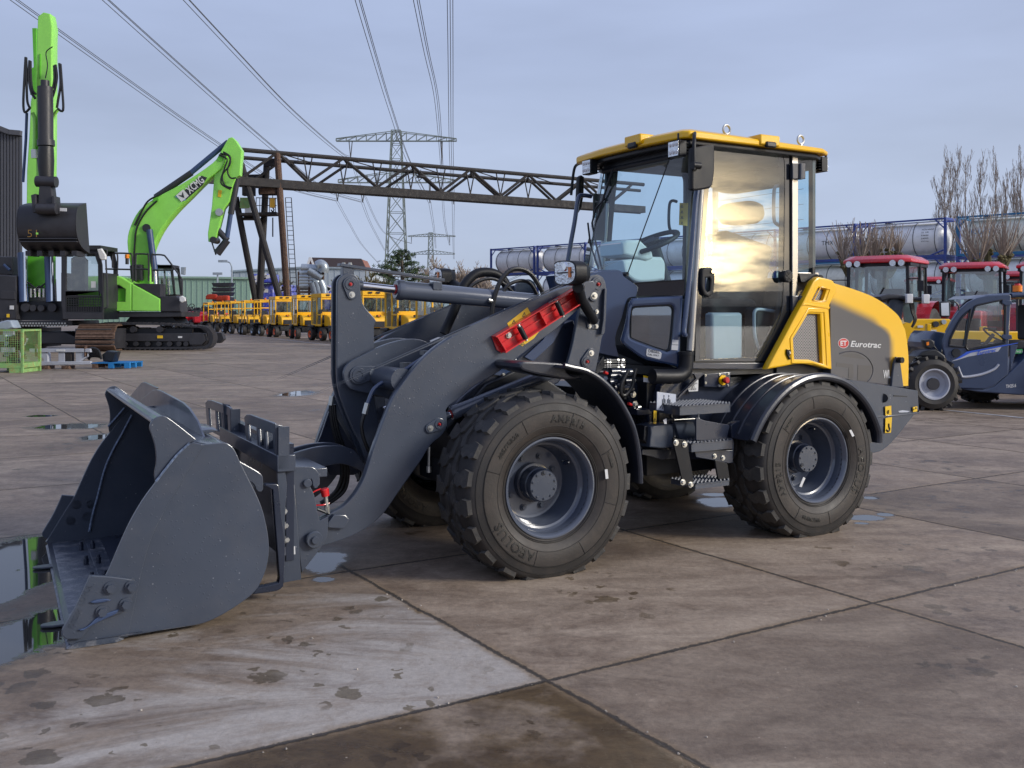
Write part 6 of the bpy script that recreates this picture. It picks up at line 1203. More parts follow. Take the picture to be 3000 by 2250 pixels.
tubes('hose', [[('I', 250, 780), ('I', 290, 770), ('I', 325, 830)], [('I', 230, 700), ('I', 330, 780), ('I', 400, 840)], [('I', 470, 700), ('I', 390, 760), ('I', 300, 830)], [('I', 330, 850), ('I', 350, 770), ('I', 400, 775), ('I', 460, 860)], [('I', 420, 790), ('I', 450, 765), ('I', 470, 800)]], Y1+.8, .035, 'hose', e2)
co = wt('I', [(570, 405), (600, 390), (905, 392), (925, 420), (955, 560), (968, 900), (965, 1070), (585, 1072), (572, 900)], Y1+.4)
q = MB(); plw(q, co, Y1+.4, .08, 'exc_dark', .03, [wt('I', [(622, 462), (880, 460), (912, 560), (915, 802), (618, 802)], Y1+.4), wt('I', [(620, 812), (918, 812), (918, 845), (620, 845)], Y1+.4), wt('I', [(618, 862), (945, 862), (945, 1002), (618, 1002)], Y1+.4)]); plw(q, co, Y1+1.9, .08, 'exc_dark', .03, [wt('I', [(622, 462), (880, 460), (912, 560), (915, 802), (618, 802)], Y1+.4)])
for x in (578, 955): p = wp('I', x, 640, Y1+.4); q.bb((p[0]-.05, Y1+.45, 1.7), (p[0]+.05, Y1+1.9, 3.1), 'exc_dark')
q.bb((co[0][0], Y1+.3, co[1][1]-.12), (co[3][0]+.1, Y1+2, co[1][1]+.04), 'exc_dark'); q.bb((co[0][0], Y1+.45, co[7][1]), (co[6][0], Y1+1.9, co[7][1]+.5), 'chassis_black'); cab2 = bld(q, 'cab', e2)
q = MB(); plw(q, wt('I', [(622, 462), (880, 460), (912, 560), (915, 802), (618, 802)], Y1+.4), Y1+.45, .0, 'glass_far'); plw(q, wt('I', [(848, 715), (892, 715), (892, 775), (848, 775)], Y1+.4), Y1+.43, .005, 'label_white'); sub(q, 'window', cab2, e2)
q = MB(); plw(q, wt('I', [(660, 500), (690, 480), (770, 482), (800, 520), (800, 800), (660, 800)], Y1+1.2), Y1+1.2, .3, 'seat', .05); sub(q, 'seat', cab2, e2)
q = MB()
for k in range(15): a = wp('I', 620+k*23, 862, Y1+.4); b = wp('I', 620+k*23, 1002, Y1+.4); q.beam(a, b, .02, .02, 'exc_dark')
for k in range(7): a = wp('I', 618, 865+k*22, Y1+.4); b = wp('I', 945, 865+k*22, Y1+.4); q.beam(a, b, .02, .02, 'exc_dark')
sub(q, 'lower_grid', cab2, e2)
q = MB(); q.plw = None; plw(q, wt('I', [(905, 415), (945, 408), (985, 470), (985, 510), (950, 518), (930, 500)], Y1), Y1, .15, 'white_paint', .03); bld(q, 'work_lamp', e2)
tubes('mirror_arm', [[('I', 965, 425), ('I', 1000, 430), ('I', 990, 520), ('I', 1000, 700), ('I', 1003, 880)], [('I', 1003, 880), ('I', 1003, 950), ('I', 975, 970)]], Y1+.3, .035, 'exc_dark', e2)
# stick and boom in front view
q = MB(); plw(q, wt('H', [(262, -170), (300, -200), (345, -190), (362, -100), (358, 10), (358, 300), (352, 950), (250, 960), (250, 160), (255, 8)], Y1-2.5), Y1-2.5, .5, 'lime', .03); plw(q, wt('H', [(275, 90), (283, 90), (283, 260), (275, 260)], Y1-2.5), Y1-2.53, .03, 'lime_deep'); bld(q, 'stick', e2)
q = MB(); plw(q, wt('H', [(212, 420), (222, 380), (262, 380), (285, 600), (285, 1000), (275, 1400), (180, 1400), (186, 900), (205, 600)], Y1-.5), Y1-.5, .7, 'lime', .03); plw(q, wt('H', [(240, -80), (270, -80), (270, 400), (225, 380), (228, 200), (250, 190)], Y1-1), Y1-1.2, .5, 'lime_deep', .02); bld(q, 'boom', e2)
q = MB(); q.tube([wp('H', 313, 275, Y1-2.9), wp('H', 313, 320, Y1-2.9)], .15, 'exc_dark', 14); q.tube([wp('H', 315, 320, Y1-2.9), wp('H', 318, 700, Y1-2.9)], .26, 'exc_dark', 18); q.tube([wp('H', 318, 690, Y1-2.9), wp('H', 320, 730, Y1-2.9)], .30, 'exc_dark', 18); q.tube([wp('H', 320, 735, Y1-2.9), wp('H', 318, 830, Y1-2.9), wp('H', 322, 950, Y1-2.9)], [.26, .29, .25], 'lime_deep' if False else 'hose', 14); bld(q, 'bucket_cylinder', e2)
hosep = [[('H', 178, 112), ('H', 170, 250), ('H', 162, 430), ('H', 172, 495), ('H', 205, 470)], [('H', 182, 115), ('H', 185, 300), ('H', 190, 420), ('H', 210, 470)], [('H', 205, 135), ('H', 200, 250), ('H', 215, 350), ('H', 245, 400)], [('H', 212, 140), ('H', 215, 260), ('H', 225, 340), ('H', 248, 370)], [('H', 385, 165), ('H', 395, 250), ('H', 380, 340), ('H', 360, 400)], [('H', 375, 170), ('H', 378, 260), ('H', 368, 330)], [('H', 412, 155), ('H', 420, 300), ('H', 405, 400), ('H', 395, 465)], [('H', 420, 160), ('H', 432, 330), ('H', 438, 480), ('H', 400, 470)], [('H', 365, 40), ('H', 320, 80), ('H', 330, 170), ('H', 315, 260)]]
for k, pth in enumerate(hosep): tubes('hose', [pth], Y1-2.8, .045 if k < 8 else .02, 'hose', e2)
q = MB(); q.tube(cr([wp('H', x, y, Y1-2.6) for x, y in [(225, 500), (240, 540), (243, 640), (240, 760)]], 4), .07, 'lime', 10); q.tube(cr([wp('H', x, y, Y1-2.6) for x, y in [(400, 480), (372, 530), (370, 650), (368, 780)]], 4), .06, 'lime', 10); q.tube([wp('H', 186, 500, Y1-2.6), wp('H', 180, 680, Y1-2.6), wp('H', 160, 980, Y1-2.6)], .05, 'blue_cyl', 10); q.tube([wp('H', 238, 755, Y1-2.6), wp('H', 240, 815, Y1-2.6)], .12, 'zinc', 8); bld(q, 'pipework', e2)
Yk = Y1-3.2
q = MB(); bo = wt('H', [(105, 1110), (125, 1103), (505, 1125), (512, 1122), (520, 1300), (518, 1455), (430, 1462), (110, 1452), (102, 1300)], Yk)
# bucket: curved shell seen from outside
pr = [(.75, 1.62), (.10, 1.45), (-.10, 1.1), (-.05, .55), (.35, .18), (1.05, .0)]
xa = bo[0][0]; xb = bo[3][0]; zb = bo[6][1]; hh = (bo[1][1]-zb)/1.62
P_ = cr([(a_, b_, 0) for a_, b_ in pr], 4); vs = [(x, Yk+.25+p.x, zb+p.y*hh) for x in (xa, xb) for p in P_]; n_ = len(P_); q.add(vs, [(i, i+1, n_+i+1, n_+i) for i in range(n_-1)], 'exc_dark')
for x in (xa-.02, xb-.02): q.flat([[(p.x, p.y*hh) for p in P_]], .05, 'exc_dark', lambda a_, b_, c_, x=x: (x+c_+.02, Yk+.25+a_, zb+b_), .01)
for z_ in (.33, .42): q.bb((xa, Yk+.2, zb+z_*hh-.02), (xb, Yk+.5, zb+z_*hh+.02), 'exc_dark')
for x in (.1, .3, .5, .7, .9): q.bb((xa+(xb-xa)*x-.09, Yk+.5, zb-.12), (xa+(xb-xa)*x+.09, Yk+1.2, zb+.06), 'exc_dark')
bk = bld(q, 'bucket', e2, fix=False)
q = MB(); plw(q, wt('H', [(420, 1160), (466, 1162), (465, 1184), (420, 1182)], Yk), Yk-.05, .03, 'label_white'); a = wp('H', 190, 1362, Yk+.1); textfit(q, '51', a, (1, 0, 0), (0, 0, 1), .34, .26, 'rust_paint', off=-.02, th=0); q.box(wp('H', 257, 1337, Yk+.1), (.07, .02, .07), 'lime'); sub(q, 'chalk_mark', bk, e2)
q = MB(); plw(q, wt('H', [(280, 1000), (360, 1000), (375, 1130), (270, 1140)], Yk), Yk-.1, .4, 'exc_dark', .03); q.tube([wp('H', 255, 975, Yk), wp('H', 392, 980, Yk)], .20, 'exc_dark', 16); q.tube([wp('H', 262, 1165, Yk-.1), wp('H', 395, 1165, Yk-.1)], .2, 'exc_dark', 16); plw(q, wt('H', [(232, 1075), (262, 1065), (272, 1195), (245, 1195)], Yk), Yk-.2, .5, 'exc_dark', .02); plw(q, wt('H', [(375, 1080), (392, 1080), (402, 1195), (380, 1200)], Yk), Yk-.2, .5, 'exc_dark', .02); bld(q, 'bucket_linkage', e2)
# ---------------------------------------------------------------- things lying on the slabs at the left
Y2 = 24.6
cr_t = root('mesh_crate', (wp('I', 60, 1560, Y2)[0], Y2+.5, 0), 0, 'rusty light green wire mesh crate of scrap parts at the left photo edge', 'crate')
q = MB(); A_ = Vector(wp('I', -110, 1165, Y2)); B_ = Vector(wp('I', 215, 1545, Y2)); x0, x1, z0, z1 = A_.x, B_.x, .12, A_.z
for x in (x0, x1-.06):
    for y in (Y2, Y2+.9): q.bb((x, y, 0), (x+.06, y+.06, z1), 'crate_green')
for y in (Y2, Y2+.9):
    q.bb((x0+.06, y+.002, z1-.05), (x1-.06, y+.058, z1-.002), 'crate_green'); q.bb((x0+.06, y+.002, z0), (x1-.06, y+.058, z0+.12), 'crate_green')
for x in (x0+.003, x1-.057): q.bb((x, Y2+.06, z1-.05), (x+.054, Y2+.9, z1-.004), 'crate_green'); q.bb((x, Y2+.06, z0), (x+.054, Y2+.9, z0+.12), 'crate_green')
q.bb((x0+.07, Y2+.07, z0+.04), (x1-.07, Y2+.89, z0+.07), 'crate_green'); q.bb((x1-.35, Y2+.01, 0), (x1-.062, Y2+.9, z0-.002), 'crate_green'); bld(q, 'frame', cr_t)
q = MB(); k = x0
while k < x1: q.bb((k-.004, Y2+.02, z0), (k+.004, Y2+.026, z1), 'crate_green'); k += .055
k = z0
while k < z1: q.bb((x0, Y2+.028, k-.004), (x1, Y2+.034, k+.004), 'crate_green'); k += .055
k = Y2
while k < Y2+.9: q.bb((x1-.03, k-.004, z0), (x1-.024, k+.004, z1), 'crate_green'); k += .055
bld(q, 'wire_mesh', cr_t)
random.seed(5)
q = MB()
for k in range(26):
    c_ = (random.uniform(x0+.2, x1-.2), random.uniform(Y2+.2, Y2+.75), random.uniform(z0+.15, z1-.1)); R_ = Matrix.Rotation(random.uniform(0, 3), 3, random.choice('XYZ'))
    q.box(c_, (random.uniform(.1, .35), random.uniform(.05, .25), random.uniform(.05, .2)), random.choice(['galv', 'rust', 'exc_dark', 'stripe_grey']), R_)
tag(bld(q, 'scrap_parts', cr_t), kind='stuff')
q = MB(); plw(q, wt('I', [(-60, 1110), (60, 1078), (98, 1082), (130, 1150), (60, 1165), (-60, 1165)], Y2+.3), Y2+.3, .4, 'galv', .03); r_ = root('plastic_sheet', (wp('I', 30, 1120, Y2)[0], Y2+.5, 1.1), 0, 'crumpled pale plastic sheet lying on top of the green mesh crate', 'sheet'); bld(q, 'folded_sheet', r_)
Y3 = 26.3
fr_t = root('attachment_frame', (wp('I', 560, 1520, Y3)[0], Y3, 0), 0, 'rusty grey steel mounting frame lying between the mesh crate and the blue pallet', 'steel frame')
q = MB()
for pts in ([(275, 1345), (840, 1345), (845, 1378), (275, 1380)], [(278, 1468), (845, 1462), (848, 1492), (278, 1502)], [(322, 1302), (345, 1302), (345, 1420), (322, 1420)], [(785, 1315), (800, 1315), (800, 1420), (785, 1420)]): plw(q, wt('I', pts, Y3), Y3, .12, 'stripe_grey' if pts[0][0] in (275, 278) else 'rust', .01)
bld(q, 'rail', fr_t)
for pts in ([(345, 1345), (410, 1345), (440, 1400), (440, 1500), (400, 1500), (400, 1440), (345, 1410)], [(540, 1375), (600, 1375), (600, 1500), (540, 1500)], [(610, 1380), (660, 1380), (660, 1465), (610, 1465)], [(700, 1375), (785, 1345), (800, 1375), (800, 1420), (740, 1470), (740, 1495), (705, 1495)]):
    q = MB(); plw(q, wt('I', pts, Y3), Y3+.03, .2, 'old_iron' if pts[0][0] in (610,) else 'stripe_grey', .01); bld(q, 'upright_plate', fr_t)
q = MB(); plw(q, wt('I', [(525, 1352), (607, 1352), (607, 1370), (525, 1370)], Y3), Y3-.01, .01, 'label_white'); bld(q, 'sticker', fr_t)
for x in (388, 580):
    w_ = root('wood_block', (wp('I', x+30, 1530, Y3)[0], Y3+.1, 0), 0, 'rust coloured wood block under the %s end of the grey steel frame' % ('left' if x < 400 else 'right'), 'wood block', 'blocks under the steel frame')
    a = wp('I', x, 1505, Y3); b = wp('I', x+70, 1535, Y3); q = MB(); q.bb((a[0], Y3-.05, .0), (b[0], Y3+.35, a[2]), 'rust'); bld(q, 'block', w_, bev=.01)
pl = root('pallet', (wp('I', 1030, 1530, Y3)[0], Y3+.4, 0), 0, 'bright blue wooden pallet with black parts on it, beside the rusty steel frame', 'pallet')
a = wp('I', 860, 1475, Y3); b = wp('I', 1210, 1532, Y3); zt = a[2]
q = MB()
for k in range(6): q.bb((a[0], Y3+k*.17, zt-.025), (b[0], Y3+k*.17+.12, zt), 'pallet_blue')
bld(q, 'deck_board', pl)
for i in range(3):
    for j in range(3):
        q = MB(); x = a[0]+(b[0]-a[0]-.14)*i/2; q.bb((x, Y3+j*.42, .02), (x+.14, Y3+j*.42+.1, zt-.026), 'pallet_blue' if i else 'rust'); bld(q, 'block', pl)
pt = root('hydraulic_part', (wp('I', 950, 1480, Y3)[0], Y3+.4, zt), 0, 'heap of black hydraulic hoses and a black guard plate on the blue pallet', 'machine part')
q = MB(); plw(q, wt('I', [(950, 1400), (1000, 1365), (1080, 1375), (1050, 1470), (960, 1462)], Y3+.2), Y3+.2, .4, 'chassis_black', .03); bld(q, 'guard_plate', pt)
for k in range(6): tubes('hose', [[('I', 790+k*8, 1400+k*10), ('I', 850, 1340+k*16), ('I', 920, 1360+k*12), ('I', 950, 1440)]], Y3+.1+.08*k, .028, 'hose', pt)
# ---------------------------------------------------------------- small articulated loaders in a row
def small_loader(cabin):
    rt = empty('compact_loader', (0, 0, 0), 0); Y_ = 'loader_yellow'; bk_ = 'chassis_black'
    # front of the machine points along -Y, left side at -X
    for x, y in ((-.62, -.75), (.62, -.75), (-.62, .85), (.62, .85)):
        q = MB(); s_ = 1 if x > 0 else -1; q.lathe([(-.13, .20), (-.14, .30), (-.11, .355), (.11, .355), (.14, .30), (.13, .20)], (x, y, .36), (1, 0, 0), 'rubber', 22); w = lb_(q, 'wheel', rt, ang=45)
        q = MB(); q.lathe([(s_*.12, .21), (s_*.14, .20), (s_*.06, .15), (s_*.05, .02)], (x, y, .36), (1, 0, 0), 'orange' if cabin else 'galv', 20); q.tube([(x+s_*.05, y, .36), (x+s_*.12, y, .36)], .06, 'exc_dark', 10); lb_(q, 'rim', w)
    q = MB(); q.bb((-.45, -1.1, .40), (.45, 1.25, .78), bk_); q.bb((-.72, .45, .72), (.72, 1.3, .86), bk_); lb_(q, 'chassis', rt, bev=.03)
    q = MB(); pr = [(-1.25, .80), (-1.28, 1.05), (-1.18, 1.30), (-.75, 1.42), (-.42, 1.45), (-.42, .80)]
    A = [(-.42, y, z) for y, z in pr]; B = [(.42, y, z) for y, z in pr]; q.loft(A, B, Y_); hd_ = lb_(q, 'bonnet', rt, bev=.05)
    q = MB(); q.bb((-.30, -1.30, .84), (.30, -1.27, 1.12), bk_); 
    for k in range(5): q.bb((-.28, -1.315, .87+k*.05), (.28, -1.30, .89+k*.05), 'exc_dark')
    lb_(q, 'grille', hd_); q = MB(); q.bb((-.10, -1.22, 1.34), (.10, -1.08, 1.44), bk_); q.bb((-.06, -1.235, 1.36), (.06, -1.222, 1.42), 'beacon'); lb_(q, 'lamp', hd_)
    q = MB()
    if cabin:
        for x in (-.58, .58):
            for y, w in ((-.45, .05), (.2, .05), (.95, .06)): q.bb((x-.035, y-w/2-.02, .86), (x+.035, y+w/2+.02, 2.42), Y_)
            q.bb((x-.034, -.47, .80), (x+.034, .97, .92), Y_); q.bb((x-.034, -.47, 1.40), (x+.034, .2, 1.48), Y_)
        q.bb((-.62, -.52, 2.40), (.62, 1.02, 2.62), Y_); q.bb((-.544, -.47, 1.42), (.544, -.43, 1.60), Y_); q.bb((-.544, -.47, 2.28), (.544, -.43, 2.399), Y_); q.bb((-.52, .93, .9), (.52, .97, 1.6), Y_)
        c = lb_(q, 'cab', rt, bev=.02)
        q = MB(); q.add([(-.54, -.455, 1.60), (.54, -.455, 1.60), (.54, -.455, 2.28), (-.54, -.455, 2.28)], [(0, 1, 2, 3)], 'glass_far'); lb_(q, 'windscreen', c, fix=False); q = MB(); q.add([(-.54, .955, 1.6), (.54, .955, 1.60), (.54, .955, 2.38), (-.54, .955, 2.38)], [(0, 1, 2, 3)], 'glass_far'); lb_(q, 'rear_window', c, fix=False)
        for x in (-.58, .58): q = MB(); q.add([(x, -.42, .93), (x, .16, .93), (x, .16, 2.4), (x, -.42, 2.4)], [(0, 1, 2, 3)], 'glass_far'); lb_(q, 'side_window', c, fix=False); q = MB(); q.add([(x, .24, .93), (x, .92, .93), (x, .92, 2.4), (x, .24, 2.4)], [(0, 1, 2, 3)], 'glass_far'); lb_(q, 'side_window', c, fix=False)
        q = MB(); q.tube([(-.15, -.47, 1.66), (.05, -.475, 2.15)], .015, bk_, 6); lb_(q, 'wiper', c)
        for x in (-.22, .18): q = MB(); q.bb((x-.09, -.58, 2.50), (x+.09, -.53, 2.58), bk_); lb_(q, 'work_lamp', c)
    else:
        for x in (-.55, .55):
            q.tube(cr([(x, -.42, .85), (x, -.42, 2.1), (x, -.36, 2.38), (x, -.1, 2.45), (x, .7, 2.45), (x, .88, 2.3), (x, .9, .85)], 4), .045, Y_, 8); q.tube([(x, -.42, 1.45), (x, .9, 1.45)], .03, Y_, 6)
        for y, z in ((-.38, 2.36), (.2, 2.45), (.88, 2.32), (-.42, 1.9)): q.tube([(-.55, y, z), (.55, y, z)], .04, Y_, 8)
        c = lb_(q, 'roll_frame', rt); q = MB(); q.tube([(0, .2, 2.48), (0, .2, 2.60)], .06, 'beacon', 10); lb_(q, 'beacon_lamp', c)
    q = MB(); q.bb((-.26, .15, .95), (.26, .62, 1.15), 'seat'); q.bb((-.26, .58, 1.15), (.26, .72, 1.75), 'seat'); q.bb((-.55, -.4, .82), (.55, .95, .93), bk_); lb_(q, 'seat', rt, bev=.03)
    q = MB(); a = Vector((0, -.18, 1.62)); q.tube([a+Vector((.17*math.cos(t), .09*math.sin(t)*1.2, .14*math.sin(t))) for t in [k*math.pi/8 for k in range(16)]], .018, bk_, 6, closed=True); q.tube([a, (0, -.42, 1.3)], .03, bk_, 6); lb_(q, 'steering_wheel', rt)
    for x in (-.70, .70): q = MB(); q.bb((x-.07, -.70, 1.52), (x+.07, -.66, 1.74), bk_); q.tube([(x*.84, -.45, 1.6), (x, -.68, 1.6)], .012, bk_, 6); lb_(q, 'mirror', rt)
    return rt
def place(rt, x, y, rz, label, cat, group, first):
    o = rt if first else copy_tree(rt); o.location = (x, y, 0); o.rotation_euler = (0, 0, rz); tag(o, label, cat, group); return o
pc = small_loader(True); pf_ = small_loader(False)
cabs = [(905, 64), (1090, 59.5), (1275, 55.5), (1450, 52.5), (1625, 49.5), (1905, 44.0), (2180, 40.5)]
names = ['leftmost of those with a closed cab', 'second closed cab from the left', 'third closed cab, just left of the dark tilt lever', 'hidden mostly by the dark tilt lever', 'just right of the dark tilt lever', 'large, right behind the tilt cylinder', 'rightmost, showing only its frame above the lift arm']
for k, (x, Y) in enumerate(cabs):
    X = wp('J', x, 0, Y)[0]; place(pc, X, Y, rad(29+(0, -5, 4, 2, -3, 0, 3)[k]), 'yellow compact loader with orange rims, '+names[k], 'loader', 'yellow compact loaders parked in a row', k == 0)
fr_ = [(775, 68), (655, 71.5), (530, 75.5), (425, 80), (345, 84)]
nn = ['open roll frame, next to the closed cab ones', 'open roll frame, second in line beyond the closed cabs', 'open roll frame, third in line beyond the closed cabs', 'open roll frame, last but one', 'open roll frame, nearest the crawler track']
for k, (x, Y) in enumerate(fr_):
    X = wp('J', x, 0, Y)[0]; place(pf_, X, Y, rad(29+(4, -6, 7, -4, 5)[k]), 'yellow compact loader with '+nn[k], 'loader', 'yellow compact loaders parked in a row', k == 0)
# ---------------------------------------------------------------- jumble of small red and black machines
def mower():
    rt = empty('garden_machine', (0, 0, 0)); q = MB(); q.bb((-.35, -.7, .35), (.35, .2, .85), 'tractor_red'); q.bb((-.4, .2, .3), (.4, .8, .6), 'chassis_black'); lb_(q, 'body', rt, bev=.08)
    q = MB(); q.bb((-.22, .35, .62), (.22, .7, .72), 'seat'); q.bb((-.22, .68, .72), (.22, .78, 1.1), 'seat'); lb_(q, 'seat', rt, bev=.03)
    q = MB(); q.tube([(0, -.1, .85), (0, .1, 1.1)], .03, 'chassis_black', 6); q.tube([(.16*math.cos(t), .1, 1.1+.16*math.sin(t)) for t in [k*.6 for k in range(10)]], .02, 'chassis_black', 6); lb_(q, 'steering_wheel', rt)
    for x, y, r in ((-.45, -.5, .2), (.45, -.5, .2), (-.5, .5, .3), (.5, .5, .3)): q = MB(); q.lathe([(-.1, r*.5), (-.1, r), (.1, r), (.1, r*.5)], (x, y, r), (1, 0, 0), 'rubber', 14); q.tube([(x-.08, y, r), (x+.08, y, r)], r*.5, 'galv', 10); lb_(q, 'wheel', rt)
    return rt
mw = mower(); random.seed(11); first = True
for r_ in range(2):
    for k in range(7):
        Y = 102+r_*9+random.uniform(-1, 1); X = wp('J', 60+k*54+random.uniform(-10, 10), 0, Y)[0]; o = place(mw, X, Y, random.uniform(-1, 1), 'small red garden machine, %s from the lime excavator in the %s row' % (('first', 'second', 'third', 'fourth', 'fifth', 'sixth', 'seventh')[k], ('front', 'back')[r_]), 'garden machine', 'small red machines stored before the green shed', first); o.scale = [random.uniform(1.7, 2.3)]*3; first = False
random.seed(21)
for k, (x, y, w, h) in enumerate([(320, 408, 36, 20), (395, 418, 26, 14), (432, 415, 20, 14)]):
    Y = 78; r_ = root('tarpaulin_heap', (wp('J', x, y, Y)[0], Y, 0), 0, ['orange tarpaulin heap topping the stored machines', 'small red tarpaulin by the black stack', 'second small red tarpaulin nearest the loaders'][k], 'tarpaulin'); q = MB(); c_ = wp('J', x, y, Y)
    P_ = [(wp('J', x+w*math.cos(t)*random.uniform(.8, 1.1), y-h*abs(math.sin(t))**.7*random.uniform(.8, 1.1), Y)) for t in [i*math.pi/9 for i in range(10)]]; plw(q, [(p[0], p[2]) for p in P_]+[(P_[-1][0], P_[-1][2]-.25), (P_[0][0], P_[0][2]-.25)], Y, 1.0, 'rag_orange', .1); bld(q, 'cloth', r_)
# ---------------------------------------------------------------- sheds, house, stored goods
def hall(name, label, view, pts, Y, depth, m, roofm=None, cat='shed', ribs=0, skew=0):
    P = wt(view, pts, Y); rt = root(name, (sum(p[0] for p in P)/len(P), Y+depth/2, 0), 0, label, cat); P2 = [(x, z) for x, z in P]
    lo_ = [(P2[0][0], 0)]+P2+[(P2[-1][0], 0)]; q = MB(); q.loft([(x, Y, z) for x, z in lo_], [(x+skew*depth, Y+depth, z) for x, z in lo_], m); w = bld(q, 'wall', rt)
    q = MB()
    for (xa, za), (xb, zb) in zip(P2, P2[1:]): q.beam((xa, Y-.15, za+.12), (xb, Y-.15, zb+.12), .3, .3, roofm or 'galv')
    bld(q, 'roof_edge', rt)
    if ribs:
        q = MB(); n_ = ribs; xa, xb = P2[0][0], P2[-1][0]
        for k in range(n_): x = xa+(xb-xa)*(k+.5)/n_; z_ = [za+(zb-za)*(x-p)/(r-p) for (p, za), (r, zb) in zip(P2, P2[1:]) if p <= x <= r]; q.bb((x-.06, Y-.06, 0), (x+.06, Y, (z_[0] if z_ else P2[0][1])-.1), m)
        bld(q, 'wall_rib', rt)
    return rt
hall('warehouse', 'tall dark grey metal warehouse cut off by the left edge of the photo', 'H', [(-400, 560), (0, 620), (75, 650), (155, 657)], 62, 30, 'dark_wall', 'dark_wall', ribs=26, skew=-.56)
w_ = hall('storage_shed', 'long low pale green shed behind the excavators', 'J', [(-700, 258), (20, 262), (300, 264), (645, 270)], 150, 20, 'green_wall', 'green_wall', ribs=30)
hall('industrial_hall', 'long pale blue grey hall under the dark roofed house, behind the pipe rack', 'J', [(490, 212), (620, 204), (1100, 180), (1612, 190)], 175, 25, 'grey_wall', 'galv', ribs=22)
Yh = 230; hs = root('house', (wp('J', 1340, 200, Yh)[0], Yh+5, 0), 0, 'dark tiled house roof with a white edged gable, rising behind the blue grey hall', 'house')
q = MB(); plw(q, wt('J', [(1105, 180), (1132, 98), (1545, 108), (1640, 305), (1110, 305)], Yh), Yh+1, 9, 'brick'); bld(q, 'wall', hs)
q = MB(); P_ = [Vector(wp('J', x, y, Yh)) for x, y in [(1132, 94), (1545, 104), (1582, 182), (1175, 178)]]; q.loft([P_[0], P_[1], P_[2]+Vector((0, -1, 0)), P_[3]+Vector((0, -1, 0))], [p+Vector((0, 1, -.3)) for p in P_], 'roof_tile'); rf_ = bld(q, 'roof', hs)
q = MB(); q.beam(wp('J', 1132, 94, Yh-1.2), wp('J', 1100, 185, Yh-1.2), .5, .6, 'white_paint', (0, 1, 0)); q.beam(wp('J', 1132, 94, Yh-1.2), wp('J', 1165, 178, Yh-1.2), .4, .5, 'white_paint', (0, 1, 0)); sub(q, 'gable_trim', rf_, hs)
random.seed(4)
for k, (x0, y0, x1, y1) in enumerate([(655, 228, 835, 300), (655, 308, 835, 386), (890, 318, 985, 386), (1240, 322, 1300, 386)]):
    Y = 100+k*1.5; r_ = root('wrapped_stack', (wp('J', (x0+x1)/2, 0, Y)[0], Y+1, 0 if k != 0 else wp('J', 0, 304, Y)[2]), 0, ['blue plastic wrapped bale, upper one behind the gantry legs', 'blue plastic wrapped bale, lower one behind the gantry legs', 'blue wrapped bale beside the rusty gantry column', 'small blue wrapped bale right of the pipe rack'][k], 'bale', 'blue wrapped bales')
    q = MB(); a = wp('J', x0, y0, Y); b = wp('J', x1, y1, Y); q.bb((a[0], Y, 0.0 if k else b[2]), (b[0], Y+2.4, a[2]), 'wrap_blue'); bl = bld(q, 'wrapping', r_, bev=.12); q = MB()
    for j in range(4): c_ = (a[0]+(b[0]-a[0])*random.uniform(.15, .8), Y-.02, b[2]+(a[2]-b[2])*random.uniform(.25, .8)); q.box(c_, (random.uniform(.6, 1.4), .01, random.uniform(.2, .4)), 'white_paint', Matrix.Rotation(random.uniform(-.5, .5), 3, 'Y'))
    sub(q, 'label_sheet', bl, r_)
Y = 96; pr_ = root('pipe_rack', (wp('J', 1145, 0, Y)[0], Y, 0), 0, 'stack of galvanised ventilation pipes on a rack behind the yellow loaders', 'pipe rack')
q = MB()
for x in (1038, 1122, 1235): a = wp('J', x, 210, Y); q.tube([(a[0], Y, 0), a], .12, 'rust', 8)
q.beam(wp('J', 1030, 375, Y), wp('J', 1245, 375, Y), .3, .2, 'rust'); bld(q, 'rack_post', pr_)
for k, (xa, ya, xb, yb) in enumerate([(1060, 180, 1190, 188), (1050, 225, 1185, 210), (1045, 248, 1160, 255), (1045, 275, 1160, 276), (1045, 300, 1150, 298), (1045, 325, 1150, 326)]):
    q = MB(); q.tube([wp('J', xa, ya, Y+.3), wp('J', xb, yb, Y+.3)], .42, 'galv', 16); bld(q, 'pipe', pr_)
for k, pth in enumerate(([(1190, 165), (1215, 152), (1240, 175), (1235, 215)], [(1150, 300), (1165, 340), (1175, 388)], [(1180, 290), (1195, 340), (1205, 388)], [(1210, 290), (1230, 330), (1240, 388)], [(1120, 200), (1180, 235), (1225, 265)])):
    q = MB(); q.tube(cr([wp('J', x, y, Y) for x, y in pth], 5), .42 if k else .5, 'galv', 16); bld(q, 'bent_pipe', pr_)
Y = 92; st_ = root('bucket_stack', (wp('J', 405, 0, Y)[0], Y, 0), 0, 'stack of black loader buckets in front of the green shed', 'stack')
for k in range(3): q = MB(); plw(q, wt('J', [(328, 300+k*38), (485, 298+k*38), (470, 330+k*38), (345, 332+k*38)], Y), Y, 1.6, 'exc_dark', .05); bld(q, 'loader_bucket', st_)
q = MB(); plw(q, wt('J', [(335, 415), (480, 415), (480, 500), (335, 500)], Y), Y+.1, 1.4, 'exc_dark'); bld(q, 'base_frame', st_)
